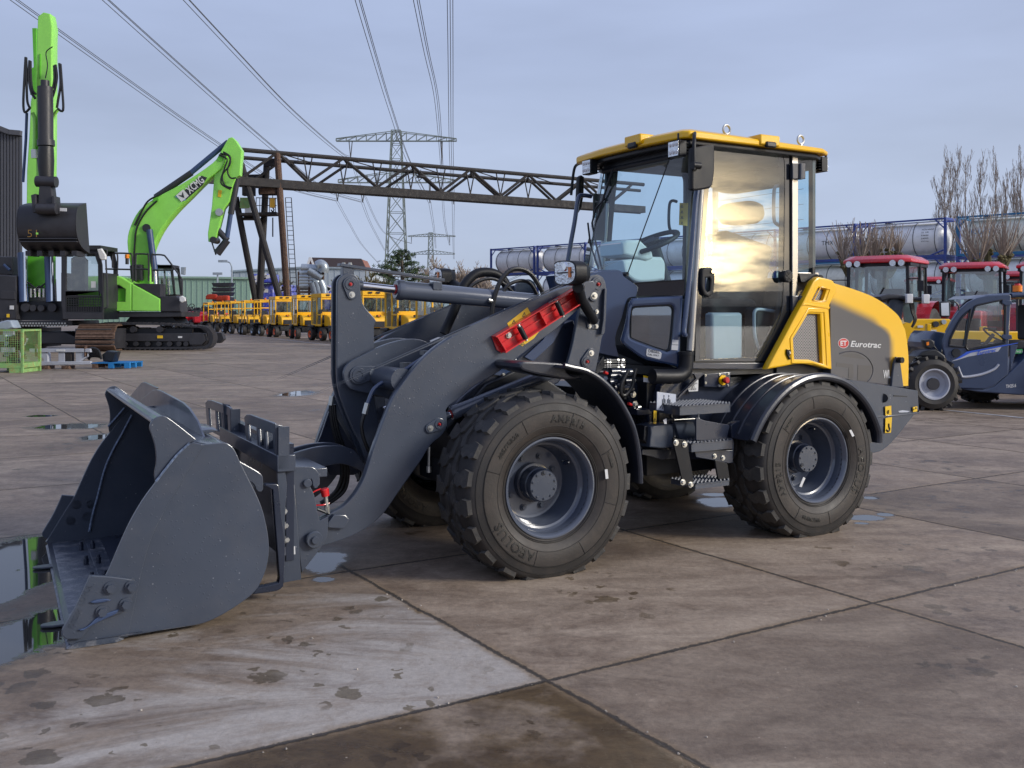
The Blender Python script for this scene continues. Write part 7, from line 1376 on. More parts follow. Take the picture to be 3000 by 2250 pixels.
for k, (v, x, y0, hx, lab_) in enumerate((('J', 495, 205, -22, 'tall curved lamp post by the blue grey hall'), ('J', 380, 262, 0, 'short flood lamp mast above the green shed'))):
    Y = 145-k*4; r_ = root('lamp_post', (wp(v, x, 0, Y)[0], Y, 0), 0, lab_, 'lamp post'); q = MB(); a = wp(v, x, y0-30, Y); q.tube([(a[0], Y, 0), (a[0], Y, a[2])], .12, 'galv', 8)
    if hx: q.tube(cr([(a[0], Y, a[2]), (a[0]-.3, Y, a[2]+.7), (a[0]-1.2, Y, a[2]+.9)], 4), .1, 'galv', 8)
    bld(q, 'post', r_); q = MB(); q.box((a[0]-(1.3 if hx else 0), Y, a[2]+(.9 if hx else .1)), (1.3, .4, .35), 'galv'); bld(q, 'lamp_head', r_)
# ---------------------------------------------------------------- gantry crane
ga = root('gantry_crane', (wp('K', 500, 0, 75)[0], 75, 0), 0, 'rusty black gantry crane with a long truss girder spanning behind the loader', 'gantry crane')
def gY(x): return 1/(.01333+(x-560)/1652*(-.00143))
def gpt(x, z, dy=0.): Y = gY(x)+dy; X = (620+x/2.8359-CX)/F*gY(x); return Vector((X+dy*.0, Y, z))
zt_, zb_ = 13.72, 11.35
q = MB(); q.beam(gpt(-60, zb_), gpt(3590, zb_), .55, .62, 'old_iron'); bld(q, 'main_girder', ga)
q = MB(); q.tube([gpt(60, zt_-.02), gpt(3590, zt_)], .17, 'old_iron', 8); bld(q, 'top_chord', ga); q = MB(); q.tube([gpt(60, zt_-.25, 2.6), gpt(3590, zt_-.25, 2.6)], .15, 'old_iron', 8); bld(q, 'top_chord', ga); q = MB(); q.tube([gpt(60, zb_, 2.6), gpt(3590, zb_, 2.6)], .15, 'old_iron', 8); bld(q, 'lower_chord', ga)
nd = [255, 545, 800, 1095, 1375, 1655, 1905, 2150, 2400, 2630, 2860, 3080, 3300, 3500]
for i in range(len(nd)-1):
    up_ = i % 2 == 1
    for dy in (0, 2.6):
        q = MB(); a = gpt(nd[i], zt_ if up_ else zb_+.3, dy); b = gpt(nd[i+1], zb_+.3 if up_ else zt_, dy); q.tube([a, b], .12, 'old_iron', 6); bld(q, 'diagonal', ga)
    if up_:
        q = MB(); q.tube([gpt(nd[i], zt_), gpt(nd[i], zt_-.25, 2.6)], .09, 'old_iron', 6); q.tube([gpt(nd[i], zt_), gpt(nd[i+1], zt_-.25, 2.6)], .05, 'old_iron', 5); bld(q, 'cross_brace', ga)
for x in (800, 1095, 1375, 1655, 1905, 2150, 2400, 2630):
    q = MB(); q.tube([gpt(x, zb_+.3), gpt(x-38, zt_)], .055, 'old_iron', 5); q.tube([gpt(x, zb_+.3), gpt(x+38, zt_)], .055, 'old_iron', 5); bld(q, 'thin_brace', ga)
def kw(x, y, Y): return Vector(wp('K', x, y, Y))
for nm, (xa, ya, Ya), (xb, yb, Yb_), r, m_ in (('leg', (245, 280, 74), (565, 1400, 73), .24, 'old_iron'), ('leg', (200, 560, 76), (362, 1400, 77), .24, 'old_iron'), ('leg', (460, 240, 77), (402, 1400, 77), .25, 'old_iron'), ('leg', (545, 195, 75), (628, 1400, 75), .25, 'rust')):
    q = MB(); a = kw(xa, ya, Ya); b = kw(xb, yb, Yb_); b = a+(b-a)*(a.z/(a.z-b.z)); q.tube([a, b], r, m_, 10); bld(q, nm, ga)
for (xa, ya, xb, yb, Y) in ((612, 565, 662, 1400, 74.5), (405, 760, 372, 1400, 77.5)):
    q = MB(); a = kw(xa, ya, Y); b = kw(xb, yb, Y); b = a+(b-a)*(a.z/(a.z-b.z)); dx = Vector((.45, 0, 0)); q.tube([a, b], .035, 'old_iron', 5); q.tube([a+dx, b+dx], .035, 'old_iron', 5); n_ = int((a-b).length/.35)
    for k in range(n_): p = a.lerp(b, k/n_); q.tube([p, p+dx], .022, 'old_iron', 4)
    bld(q, 'ladder', ga)
q = MB(); q.beam(kw(255, 710, 76), kw(555, 700, 76), 1.6, .18, 'old_iron'); q.beam(kw(230, 740, 77), kw(400, 740, 77), 1.2, .15, 'old_iron'); 
for x in (370, 400, 440, 480, 530): q.tube([kw(x, 565, 75.3), kw(x, 700, 75.3)], .03, 'old_iron', 5)
q.tube([kw(370, 565, 75.3), kw(540, 570, 75.3)], .035, 'old_iron', 5); q.tube([kw(370, 630, 75.3), kw(540, 630, 75.3)], .03, 'old_iron', 5); bld(q, 'platform', ga)
q = MB(); q.beam(kw(440, 280, 76), kw(545, 270, 76), .5, .5, 'old_iron'); q.beam(kw(215, 405, 77), kw(430, 400, 77), .5, .5, 'old_iron'); bld(q, 'head_beam', ga)
q = MB(); c_ = kw(480, 515, 75.5); q.box(c_, (1.2, 1.2, .45), 'rust'); q.box(c_+Vector((0, 0, .55)), (.8, .6, .4), 'pallet_blue'); q.tube([c_+Vector((-.7, -.3, .0)), c_+Vector((.7, -.3, 0))], .3, 'old_iron', 12); q.box(kw(310, 500, 76), (.9, .6, .9), 'old_iron'); q.box(kw(280, 610, 76), (.7, .5, .8), 'crate_green'); q.box(kw(305, 680, 76), (.45, .4, .6), 'white_paint'); bld(q, 'hoist', ga)
q = MB(); c_ = kw(507, 610, 75.2); q.box(c_, (.36, .25, .7), 'loader_yellow'); q.tube([c_+Vector((0, 0, .35)), c_+Vector((0, 0, 1.0))], .03, 'wire', 6); q.tube(cr([c_+Vector((0, 0, -.35)), c_+Vector((.1, 0, -.5)), c_+Vector((0, 0, -.65)), c_+Vector((-.12, 0, -.5))], 4), .05, 'old_iron', 6); q.tube([kw(508, 730, 75.2), kw(508, 890, 75.2)], .05, 'old_iron', 6); bld(q, 'crane_hook', ga)
for x, y in ((718, 262), (1738, 382)):
    q = MB(); c_ = kw(x, y, gY(x)-.3); q.tube([c_, c_+Vector((0, 0, -.15))], [.3, .38], 'old_iron', 12); q.tube([c_, c_+Vector((0, 0, .5))], .03, 'old_iron', 5); bld(q, 'flood_lamp', ga)
# ---------------------------------------------------------------- pylons and lines
def pylon(view, cx_, ytop, Y, w0, w1, arms, label, half, name='pylon'):
    rt = root(name, (wp(view, cx_, 0, Y)[0], Y, 0), 0, label, 'pylon', 'electricity pylons'); s_ = 1/VW[view][2]/F*Y; X = wp(view, cx_, 0, Y)[0]; zt = wp(view, cx_, ytop, Y)[2]; th = .11*(Y/270)**.5*1.3
    def wd(z): return (w0+(w1-w0)*(zt-z)/zt)*s_/2
    q = MB(); lv = [zt]; z = zt
    while z > 4: z -= wd(z)*2*1.05+1.2; lv.append(max(z, 0))
    for a, b in zip(lv, lv[1:]):
        wa, wb = wd(a), wd(b)
        for sx, sy in ((-1, -1), (1, -1), (1, 1), (-1, 1)):
            q.beam((X+sx*wa, Y+sy*wa, a), (X+sx*wb, Y+sy*wb, b), th*2, th*2, 'pylon_steel')
        for (ax, ay), (bx, by) in (((-1, -1), (1, -1)), ((1, -1), (1, 1)), ((1, 1), (-1, 1)), ((-1, 1), (-1, -1))):
            q.beam((X+ax*wa, Y+ay*wa, a), (X+bx*wb, Y+by*wb, b), th, th, 'pylon_steel'); q.beam((X+bx*wa, Y+by*wa, a), (X+ax*wb, Y+ay*wb, b), th, th, 'pylon_steel')
            q.beam((X+ax*wa, Y+ay*wa, a), (X+bx*wa, Y+by*wa, a), th, th, 'pylon_steel')
    bld(q, 'tower', rt)
    for (xl, xr, ya, rise) in arms:
        q = MB(); z = wp(view, 0, ya, Y)[2]; a = (wp(view, xl, 0, Y)[0]); b = wp(view, xr, 0, Y)[0]; rz = rise*s_; wv = wd(z)
        for sy in (-1, 1):
            q.beam((a, Y+sy*.4, z), (b, Y+sy*.4, z), th*1.6, th*1.6, 'pylon_steel'); q.beam((a, Y+sy*.4, z+.25*rz), (X, Y+sy*wv, z+rz), th*1.3, th*1.3, 'pylon_steel'); q.beam((X, Y+sy*wv, z+rz), (b, Y+sy*.4, z+.25*rz), th*1.3, th*1.3, 'pylon_steel')
            n_ = 12
            for k in range(n_+1):
                x = a+(b-a)*k/n_; f_ = 1-abs(x-X)/(abs((a if x < X else b)-X)); h_ = rz*(.25+.75*f_); q.beam((x, Y+sy*.4, z), (x, Y+sy*.4, z+h_), th, th, 'pylon_steel')
                if k < n_: x2 = a+(b-a)*(k+1)/n_; f2 = 1-abs(x2-X)/(abs((a if x2 < X else b)-X)); q.beam((x, Y+sy*.4, z), (x2, Y+sy*.4, z+rz*(.25+.75*f2)), th*.8, th*.8, 'pylon_steel')
        bld(q, 'crossarm', rt)
    return rt
p1 = pylon('K', 1535, 8, 270, 74, 205, [(1035, 2035, 95, 80), (1052, 2020, 440, 95)], 'tall lattice steel pylon rising behind the gantry crane, the nearest one', 1)
p2 = pylon('K', 1820, 855, 690, 30, 75, [(1630, 2025, 888, 25), (1660, 2020, 1035, 35)], 'small distant lattice pylon right of the tall one', 1)
def insul(rt, x, y0, y1, Y, dx=12):
    q = MB(); q.tube([wp('K', x-dx, y0, Y), wp('K', x, y1, Y)], .13, 'exc_dark', 6); q.tube([wp('K', x+dx, y0, Y), wp('K', x, y1, Y)], .13, 'exc_dark', 6); bld(q, 'insulator', rt)
for x, y0, y1, dx in ((1155, 90, 235, 14), (1912, 100, 290, 5), (1045, 500, 595, 14), (1255, 515, 605, 14), (1813, 460, 610, 5), (2008, 520, 620, 5)): insul(p1, x, y0, y1, 270, dx)
for x, y0, y1 in ((1660, 890, 945), (1978, 890, 960)): insul(p2, x, y0, y1, 690, 2)
lines = [('left outer lower', [('Y', 155, 91, 95), ('Y', 475, 316, 150), ('K', 620, 478, 200), ('K', 1040, 592, 270)], 3), ('left inner lower', [('Y', 328, 91, 95), ('Y', 585, 318, 150), ('K', 940, 500, 225), ('K', 1252, 603, 270)], 3), ('left upper', [('Y', 487, 91, 95), ('Y', 640, 250, 150), ('K', 1080, 205, 235), ('K', 1157, 235, 270)], 3),
         ('middle', [('Y', 800, 91, 95), ('Y', 845, 240, 160), ('K', 1640, 270, 200), ('K', 1813, 608, 270)], 3), ('right inner', [('Y', 917, 91, 95), ('Y', 945, 230, 165), ('K', 1912, 290, 270)], 3), ('right outer', [('Y', 973, 91, 95), ('K', 1992, 200, 180), ('K', 2008, 620, 270)], 3)]
for nm, pts, n_ in lines:
    P = [Vector(wp(v, x, y, Y)) for v, x, y, Y in pts]; P.insert(0, P[0]+(P[0]-P[1])*1.2+Vector((0, 0, .5))); C_ = cr(P, 8)
    r_ = empty('power_line', C_[0], 0, 'bundle of thin overhead power cables, the %s one at the nearest pylon' % nm, 'power cable', 'overhead power cables')
    for k in range(n_):
        q = MB(); o_ = Vector(((-.35, .35, .0)[k], 0, (0, .0, .5)[k])); q.tube([p+o_*min(1.0, .35+p.y/270) for p in C_], [.022+.022*p.y/150 for p in C_], 'wire', 5); bld(q, 'cable', r_)
far_l = [('K', [(1040, 592, 270), (1150, 790, 400), (1260, 970, 550), (1400, 1125, 900)], 'left outer'), ('K', [(1252, 603, 270), (1330, 800, 400), (1440, 1005, 600)], 'left inner'), ('K', [(1157, 235, 270), (1260, 520, 400), (1440, 860, 600), (1660, 945, 690)], 'upper left'), ('K', [(1813, 608, 270), (1850, 850, 480), (1862, 985, 690)], 'inner right'), ('K', [(1912, 290, 270), (1935, 760, 450), (1978, 960, 690)], 'upper right'), ('K', [(2008, 620, 270), (2008, 850, 450), (2012, 1075, 690)], 'outer right')]
for v, pts, nm in far_l:
    C_ = cr([wp(v, x, y, Y) for x, y, Y in pts], 7); r_ = empty('power_line', C_[0], 0, 'faint cable pair sagging away from the nearest pylon, the %s one' % nm, 'power cable', 'cables leading away beyond the nearest pylon')
    for k in range(2): q = MB(); o_ = Vector((k*.6-.3, 0, 0)); q.tube([p+o_ for p in C_], [.012+.02*p.y/150 for p in C_], 'wire', 4); bld(q, 'cable', r_)
# ---------------------------------------------------------------- trees
def branch_tree(name, base, h, label, group, seed, spread=.5, r0=.25, up=.6, depth=5, mtr='bark', mtw='twig', trunk=.3, nb=(2, 4), tw=.012):
    random.seed(seed); rt = root(name, base, 0, label, 'tree', group); T = MB(); B = MB()
    def grow(p, d, L, r, lv):
        n_ = 3; pts = [p]; dd = d.copy()
        for k in range(n_):
            dd = (dd+Vector((random.uniform(-1, 1), random.uniform(-1, 1), random.uniform(-.3, 1)*up))*.16).normalized(); pts.append(pts[-1]+dd*L/n_)
        rr = [max(tw, r*(1-.45*k/n_)) for k in range(n_+1)]; (T if lv == 0 else B).tube(pts, rr, mtr if lv < 2 else mtw, 6 if lv < 2 else 3, cap=False)
        if lv >= depth: return
        for k in range(random.randint(*nb)+(1 if lv == 0 else 0)):
            t = random.uniform(.45, 1.0); q_ = pts[min(n_-1, int(t*n_))].lerp(pts[min(n_, int(t*n_)+1)], (t*n_) % 1); a = random.uniform(0, 6.28); nd_ = (dd+Vector((math.cos(a), math.sin(a), random.uniform(0, .5)))*spread*random.uniform(.6, 1.3)).normalized(); grow(q_, nd_, L*random.uniform(.55, .85), r*.5, lv+1)
        grow(pts[-1], dd, L*.8, r*.55, lv+1)
    grow(Vector((0, 0, 0)), Vector((0, 0, 1)), h*trunk, r0, 0)
    z1 = max(v[2] for v in B.v); k = h/z1; T.v = [(x*k, y*k, z*k) for x, y, z in T.v]; B.v = [(x*k, y*k, z*k) for x, y, z in B.v]
    lb_(T, 'trunk', rt, fix=False); lb_(B, 'crown', rt, fix=False); return rt
for k, (x, y, Y, sd_, nm) in enumerate([(1935, 1045, 120, 1, 'widest bare tree right of the dark pine'), (2090, 1070, 130, 2, 'second bare tree from the pine, above the far headlamp'), (2240, 1120, 125, 3, 'small bare tree left of the first tank container'), (2330, 1090, 128, 7, 'bare tree just before the first tank container')]):
    p = wp('K', x, y, Y); branch_tree('bare_tree', (p[0], Y, 0), p[2], nm, 'bare round crowned trees', sd_, .75, .3, .4, 6, trunk=.30, nb=(2, 3), tw=.035)
for k, (v, x, y, Y) in enumerate([('K', 1215, 1165, 70), ('K', 1410, 1180, 78), ('K', 565, 1150, 105)]):
    p = wp(v, x, y, Y); branch_tree('pollard_tree', (p[0], Y, 0), p[2], ['stubby pollarded tree behind the tilt lever top', 'stubby pollarded tree under the dark pine', 'stubby tree between the gantry legs and the column'][k], 'pollarded trees', 30+k, .9, .28, .5, 4, 'moss_bark', 'moss_bark', trunk=.5, nb=(3, 5), tw=.05)
# pine
Y = 110; p = wp('K', 1580, 985, Y); pn_ = root('pine_tree', (p[0], Y, 0), 0, 'dark green pine tree standing under the tall pylon', 'tree'); hgt = p[2]; random.seed(9)
q = MB(); q.tube([(0, 0, 0), (.1, 0, hgt*.5), (0, 0, hgt*.96)], [.4, .28, .06], 'bark', 8); lb_(q, 'trunk', pn_)
q = MB(); B = MB()
for k in range(44):
    t = (k+.5)/44; z = hgt*(.22+.76*t); R_ = (1-t)**.75*hgt*.62*random.uniform(.55, 1.15)+.25; a = k*2.4+random.uniform(-.4, .4); d = Vector((math.cos(a), math.sin(a), 0)); tip = Vector((0, 0, z))+d*R_+Vector((0, 0, R_*random.uniform(.0, .22)))
    B.tube([(0, 0, z-.2), tip], [.06, .02], 'bark', 4, cap=False)
    for j in range(int(14+R_*16)):
        s_ = random.uniform(.35, 1.05); c_ = Vector((0, 0, z-.1)).lerp(tip, s_)+Vector((random.gauss(0, .30), random.gauss(0, .30), random.gauss(0, .10))); w = random.uniform(.12, .28); n_ = Vector((random.uniform(-1, 1), random.uniform(-1, 1), random.uniform(-.2, 1))).normalized(); a_ = n_.orthogonal().normalized(); b_ = n_.cross(a_)
        for m_ in range(3): an = m_*1.05; u_ = (a_*math.cos(an)+b_*math.sin(an))*w; v_ = (b_*math.cos(an)-a_*math.sin(an))*w*.16; q.add([c_-u_-v_, c_+u_-v_*.3, c_+u_+v_*.3, c_-u_+v_], [(0, 1, 2, 3)], 'pine_leaf')
cw_ = lb_(q, 'crown', pn_, fix=False); lb_(B, 'branches', pn_, fix=False)
# poplars beyond the tanks
def poplar(x, y, Y, seed, lab_, w=.13):
    p = wp('M', x, y, Y); rt = root('poplar_tree', (p[0], Y, 0), 0, lab_, 'tree', 'bare poplars behind the tank containers'); h = p[2]; random.seed(seed); T = MB(); B = MB(); T.tube([(0, 0, 0), (.1, 0, h*.5), (.05, 0, h)], [.16, .075, .015], 'twig', 6); lb_(T, 'trunk', rt)
    def up_(p0, d, L, r, lv):
        pts = [p0]; dd = d.copy()
        for k in range(4): dd = (dd+Vector((random.uniform(-.1, .1), random.uniform(-.1, .1), .16))).normalized(); pts.append(pts[-1]+dd*L/4)
        B.tube(pts, [max(.012, r*(1-.22*k)) for k in range(5)], 'twig', 3, cap=False)
        if lv < 2:
            for k in range(7 if lv == 0 else 3): t = random.uniform(.2, .95); q_ = pts[int(t*4)].lerp(pts[min(4, int(t*4)+1)], (t*4) % 1); a = random.uniform(0, 6.28); up_(q_, (Vector((math.cos(a)*.3, math.sin(a)*.3, 1))).normalized(), L*random.uniform(.25, .45), r*.45, lv+1)
    for k in range(46): t = random.uniform(.12, .97); a = random.uniform(0, 6.28); up_(Vector((.08, 0, h*t)), Vector((math.cos(a)*w*4, math.sin(a)*w*4, 1)).normalized(), h*random.uniform(.10, .30)*(1.1-t*.6), .034, 0)
    lb_(B, 'crown', rt, fix=False)
pp = [(1265, 260, 128, 'leftmost poplar, shorter than its neighbours'), (1335, 175, 126, 'second poplar from the left'), (1425, 150, 125, 'third poplar from the left'), (1515, 110, 124, 'fourth and fullest poplar from the left'), (1690, 160, 124, 'single poplar after the first gap'), (1870, 110, 123, 'tall narrow poplar after the second gap'), (1995, 420, 122, 'lowest poplar, between two tall ones'), (2085, 330, 121, 'medium poplar near the right edge'), (2165, 90, 120, 'rightmost tall poplar at the photo edge'), (1205, 480, 126, 'smallest poplar at the left end of the row')]
for k, (x, y, Y, l_) in enumerate(pp): poplar(x, y, Y, 50+k, l_, .11 if k != 3 else .15)
def pollard(x, y, Y, seed, lab_, trunk_h, v='L'):
    p = wp(v, x, y, Y); rt = root('pollard_tree', (p[0], Y, 0), 0, lab_, 'tree', 'pollarded trees before the tank containers'); random.seed(seed); T = MB(); B = MB(); zt = p[2]; T.tube([(0, 0, 0), (.05, 0, trunk_h*.6), (0, 0, trunk_h)], [.28, .24, .26], 'moss_bark', 10)
    heads = []
    for k in range(5):
        a = k*1.26+random.uniform(-.3, .3); e = Vector((math.cos(a)*.75, math.sin(a)*.5, trunk_h+random.uniform(.35, 1.1))); T.tube(cr([(0, 0, trunk_h-.1), Vector((e.x*.6, e.y*.6, trunk_h+.15)), e], 4), [.2]*4+[.15]*5, 'moss_bark', 8); heads.append(e)
        for j in range(7): c_ = e+Vector((random.uniform(-.16, .16), random.uniform(-.16, .16), random.uniform(-.12, .16))); T.tube([c_-Vector((0, 0, .08)), c_, c_+Vector((0, 0, .08))], [.04, random.uniform(.08, .13), .03], 'moss_bark', 6)
    for e in heads:
        for j in range(26):
            a = random.uniform(0, 6.28); d = Vector((math.cos(a)*random.uniform(.1, .75), math.sin(a)*random.uniform(.1, .7), 1)).normalized(); L = (zt-e.z)*random.uniform(.5, 1.05); pts = cr([e, e+d*L*.5+Vector((0, 0, .03)), e+d*L+Vector((0, 0, L*.12))], 3); B.tube(pts, [.024-.002*m_ for m_ in range(len(pts))], 'twig', 3, cap=False)
    lb_(T, 'trunk', rt); lb_(B, 'shoots', rt, fix=False)
pollard(1470, 40, 42, 3, 'knobbly pollarded tree with long bare shoots behind the right tractor', 3.1); pollard(420, 150, 46, 4, 'pollarded tree whose shoots show behind the left tractor roof', 3.3); pollard(630, 170, 46, 5, 'pollarded tree right above the left tractor roof', 3.3)
# ---------------------------------------------------------------- tank containers
def tank(frame_m, shell_m):
    rt = empty('tank_container', (0, 0, 0)); L, Wd, Ht = 6.0, 2.44, 2.6; q = MB(); t = .16
    for x in (0, L-t):
        for y in (0, Wd-t): q.bb((x, y, 0), (x+t, y+t, Ht), frame_m)
        q.bb((x+.01, t, 0), (x+t-.01, Wd-t, t), frame_m); q.bb((x+.01, t, Ht-t), (x+t-.01, Wd-t, Ht), frame_m)
    for y in (0.005, Wd-t+.005): q.bb((t, y, .01), (L-t, y+t-.01, .01+t), frame_m); q.bb((t, y+.02, Ht-.13), (L-t, y+t-.03, Ht-.02), frame_m)
    for x0, x1 in ((.1, 1.1), (L-.1, L-1.1)):
        for y in (.08,): q.tube([(x0, y, Ht-.75), (x1-(.35 if x0 < 1 else -.35), y, Ht-.1)], .045, frame_m, 6); q.tube([(x0, y, .5), (x1, y, .12)], .05, frame_m, 6)
    lb_(q, 'frame', rt); q = MB(); r = 1.12; prof = [(.30, .0), (.32, .45), (.42, .85), (.58, 1.05), (.75, r), (L-.75, r), (L-.58, 1.05), (L-.42, .85), (L-.32, .45), (L-.30, 0)]
    q.lathe(prof, (0, Wd/2, Ht/2), (1, 0, 0), shell_m, 40); sh = lb_(q, 'tank_shell', rt, ang=60); 
    for x in (.8, 2.25, 3.75, L-.8): q = MB(); q.tube([(x, Wd/2+(r+.015)*math.cos(a), Ht/2+(r+.015)*math.sin(a)) for a in [k*math.pi/16 for k in range(32)]], .022, 'exc_dark', 5, closed=True); lb_(q, 'hoop', sh)
    q = MB(); q.bb((.6, .35, Ht-.20), (L-.6, .75, Ht-.16), 'galv'); q.tube([(1.6, Wd/2, Ht-.15), (1.6, Wd/2, Ht-.05)], .28, 'exc_dark', 14); lb_(q, 'walkway', rt)
    return rt
tA = tank('frame_blue', 'tank_white'); tB = tank('frame_teal', 'tank_cream'); usedt = {0: False, 1: False}
P0 = Vector((wp('L', 1205, 0, 64.4)[0], 64.4, 0)); dr = Vector((.700, -.714, 0)); ang = math.atan2(dr.y, dr.x)
posn = ['at the photo edge', 'marked KLG', 'with a dark star mark', 'beside the cab rear', 'seen through the cab rear', 'seen through the cab door', 'seen through the windscreen', 'left of the cab, far end of the row', 'farthest']
for lev in (2, 1, 0):
    for k in range(-7, 2):
        if lev < 2 and k < -6: continue
        cream = (k == 0 and lev == 2) or (k % 3 == 1 and lev < 2); i = 1 if cream else 0; src = (tA, tB)[i]; pr_ = usedt[i]; o = src if not pr_ else copy_tree(src); usedt[i] = True
        pos = P0+dr*(k*6.28+(0 if k >= 0 else -.35)); o.location = (pos.x, pos.y, lev*2.62); o.rotation_euler = (0, 0, ang)
        which = {1: 'outside the right edge', 0: 'marked KLG' if lev == 2 else 'nearest the right edge', -1: 'with the dark star mark' if lev == 2 else 'second from the right edge', -2: 'just beside the loader cab', -3: 'behind the cab rear pane', -4: 'behind the rear half of the door', -5: 'behind the front half of the door', -6: 'behind the windscreen', -7: 'standing alone left of the cab'}[k]
        tag(o, '%s tank container, %s, %s' % ('cream' if cream else 'white', ('bottom layer', 'middle layer', 'top layer')[lev], which), 'tank container', 'tank containers stacked in a long row')
        if lev == 2 and k in (0, -1, -2):
            q = MB(); sh = [c for c in o.children if c.name.startswith('tank_shell')][0]
            def tp_(a, z, s_=.0): # point on the tank skin
                an = math.asin(max(-1, min(1, (z-1.3)/1.12))); return (a, 1.22-1.135*math.cos(an), z)
            def skin(body_, x, z, w, h, m, off=.01):
                t = bpy.data.curves.new('t', 'FONT'); t.body = body_; t.size = 1; t.offset = off; t.resolution_u = 2; o_ = bpy.data.objects.new('t', t); me = bpy.data.meshes.new_from_object(o_); bpy.data.objects.remove(o_); bpy.data.curves.remove(t)
                xs = [v.co.x for v in me.vertices]; ys = [v.co.y for v in me.vertices]; q.mesh(me, lambda c: tp_(x+(c.x-min(xs))/(max(xs)-min(xs))*w, z+(c.y-min(ys))/(max(ys)-min(ys))*h), m)
            if k == 0: q.add([tp_(.85, 1.2), tp_(1.5, 1.2), tp_(2.2, 1.2), tp_(2.2, 1.75), tp_(1.5, 1.75), tp_(.85, 1.75)], [(0, 1, 4, 5), (1, 2, 3, 4)], 'white_paint'); skin('KLG', .92, 1.38, 1.15, .30, 'mark_blue', .0)
            elif k == -1:
                for a_, b_ in (((.9, 1.45), (1.7, 1.45)), ((1.3, 1.15), (1.3, 1.8)), ((.95, 1.4), (.95, .75)), ((1.68, 1.4), (1.68, .75))): q.beam(tp_(*a_), tp_(*b_), .03, .03, 'ink')
                for j, s__ in enumerate(('NCLU 606062', '22  UR', '33600', '24000', '4300 kg')): skin(s__, 4.3, 1.85-j*.2, .8 if j == 0 else .5, .09, 'ink', .0)
            else: skin('TMX', 3.4, 1.2, .9, .3, 'ink', .0); skin('UN 1202', 4.8, 1.6, .7, .1, 'ink', 0)
            q.build('marking', sh, raw=True, fix=False)
# ---------------------------------------------------------------- tractors
def tractor():
    rt = empty('tractor', (0, 0, 0)); R_ = 'tractor_red'; K_ = 'chassis_black'
    # front points along -Y
    q = MB(); top = [(-.82, -.72), (-.6, -.86), (.6, -.86), (.82, -.72), (.84, .75), (.62, .92), (-.62, .92), (-.84, .75)]
    q.add([(x, y, 2.70) for x, y in top]+[(x*1.0, y*1.0, 2.78) for x, y in top]+[(x*.82, y*.84, 2.88) for x, y in top], [tuple(reversed(range(8)))]+[(r*8+i, r*8+(i+1) % 8, (r+1)*8+(i+1) % 8, (r+1)*8+i) for r in range(2) for i in range(8)]+[tuple(16+i for i in range(8))], R_); rf_ = lb_(q, 'roof', rt, bev=.02)
    for x in (-.62, -.42, .42, .62): q = MB(); q.tube([(x, -.84, 2.68), (x, -.90, 2.68)], .075, 'lens', 14); lb_(q, 'work_lamp', rf_)
    q = MB(); C4 = [(-.70, -.66), (.70, -.66), (.76, .15), (-.76, .15), (.72, .82), (-.72, .82)]
    for x, y in C4: q.beam((x*1.04, y*1.0, 1.25), (x, y, 2.70), .07, .07, K_)
    q.bb((-.78, -.68, 2.62), (.78, .86, 2.699), K_); q.bb((-.76, -.69, 1.12), (.76, .84, 1.28), K_); cb = lb_(q, 'cab', rt)
    q = MB()
    for a, b in ((0, 1), (1, 2), (2, 4), (4, 5), (5, 3), (3, 0)): (x0, y0), (x1, y1) = C4[a], C4[b]; q.add([(x0*1.03, y0, 1.27), (x1*1.03, y1, 1.27), (x1, y1, 2.64), (x0, y0, 2.64)], [(0, 1, 2, 3)], 'glass_far')
    lb_(q, 'window', cb, fix=False); q = MB(); q.tube([(-.3, -.70, 1.3), (.15, -.70, 2.1)], .015, K_, 5); lb_(q, 'wiper', cb)
    q = MB(); q.bb((-.28, .1, 1.3), (.28, .6, 1.5), 'seat'); q.bb((-.28, .52, 1.5), (.28, .66, 2.1), 'seat'); lb_(q, 'seat', cb, bev=.04)
    q = MB(); q.bb((-.40, -2.35, .95), (.40, -.70, 1.55), R_); q.bb((-.38, -2.40, .85), (.38, -2.3, 1.35), K_); lb_(q, 'bonnet', rt, bev=.08)
    q = MB(); q.bb((-.35, -2.2, .5), (.35, .8, .98), K_); lb_(q, 'chassis', rt)
    for s_ in (-1, 1):
        for y, r, w in ((-1.75, .52, .34), (.45, .80, .46)):
            q = MB(); x = s_*(.78 if r < .6 else .86); q.lathe([(-w/2, r*.55), (-w/2, r*.88), (-w*.38, r), (w*.38, r), (w/2, r*.88), (w/2, r*.55)], (x, y, r), (1, 0, 0), 'rubber', 30); wh = lb_(q, 'wheel', rt, ang=30)
            q = MB(); q.lathe([(s_*w*.42, r*.56), (s_*w*.2, r*.45), (s_*w*.1, r*.15), (s_*w*.1, .01)], (x, y, r), (1, 0, 0), 'galv', 24); lb_(q, 'rim', wh)
            for k in range(18): a = k*math.pi/9; q = None
        q = MB(); P_ = [(.45+.98*math.cos(t), .80+.98*math.sin(t)) for t in [rad(10+k*16) for k in range(11)]]
        for (a, b), (c, d) in zip(P_, P_[1:]): q.add([(s_*.62, a, b), (s_*1.12, a, b), (s_*1.12, c, d), (s_*.62, c, d)], [(0, 1, 2, 3)], R_)
        lb_(q, 'mudguard', rt, fix=False)
        q = MB(); q.tube([(s_*.72, -.7, 2.3), (s_*1.05, -.85, 2.3), (s_*1.05, -.85, 2.0)], .015, K_, 6); q.bb((s_*1.05-.07, -.88, 2.0), (s_*1.05+.07, -.86, 2.25), 'chassis_black'); q.bb((s_*1.05-.06, -.858, 2.01), (s_*1.05+.06, -.855, 2.24), 'chrome'); lb_(q, 'mirror', rt)
        q = MB(); q.tube([(s_*.78, -.75, 1.45), (s_*.78, -.75, 1.58)], .05, 'beacon', 10); lb_(q, 'indicator_lamp', rt)
    return rt
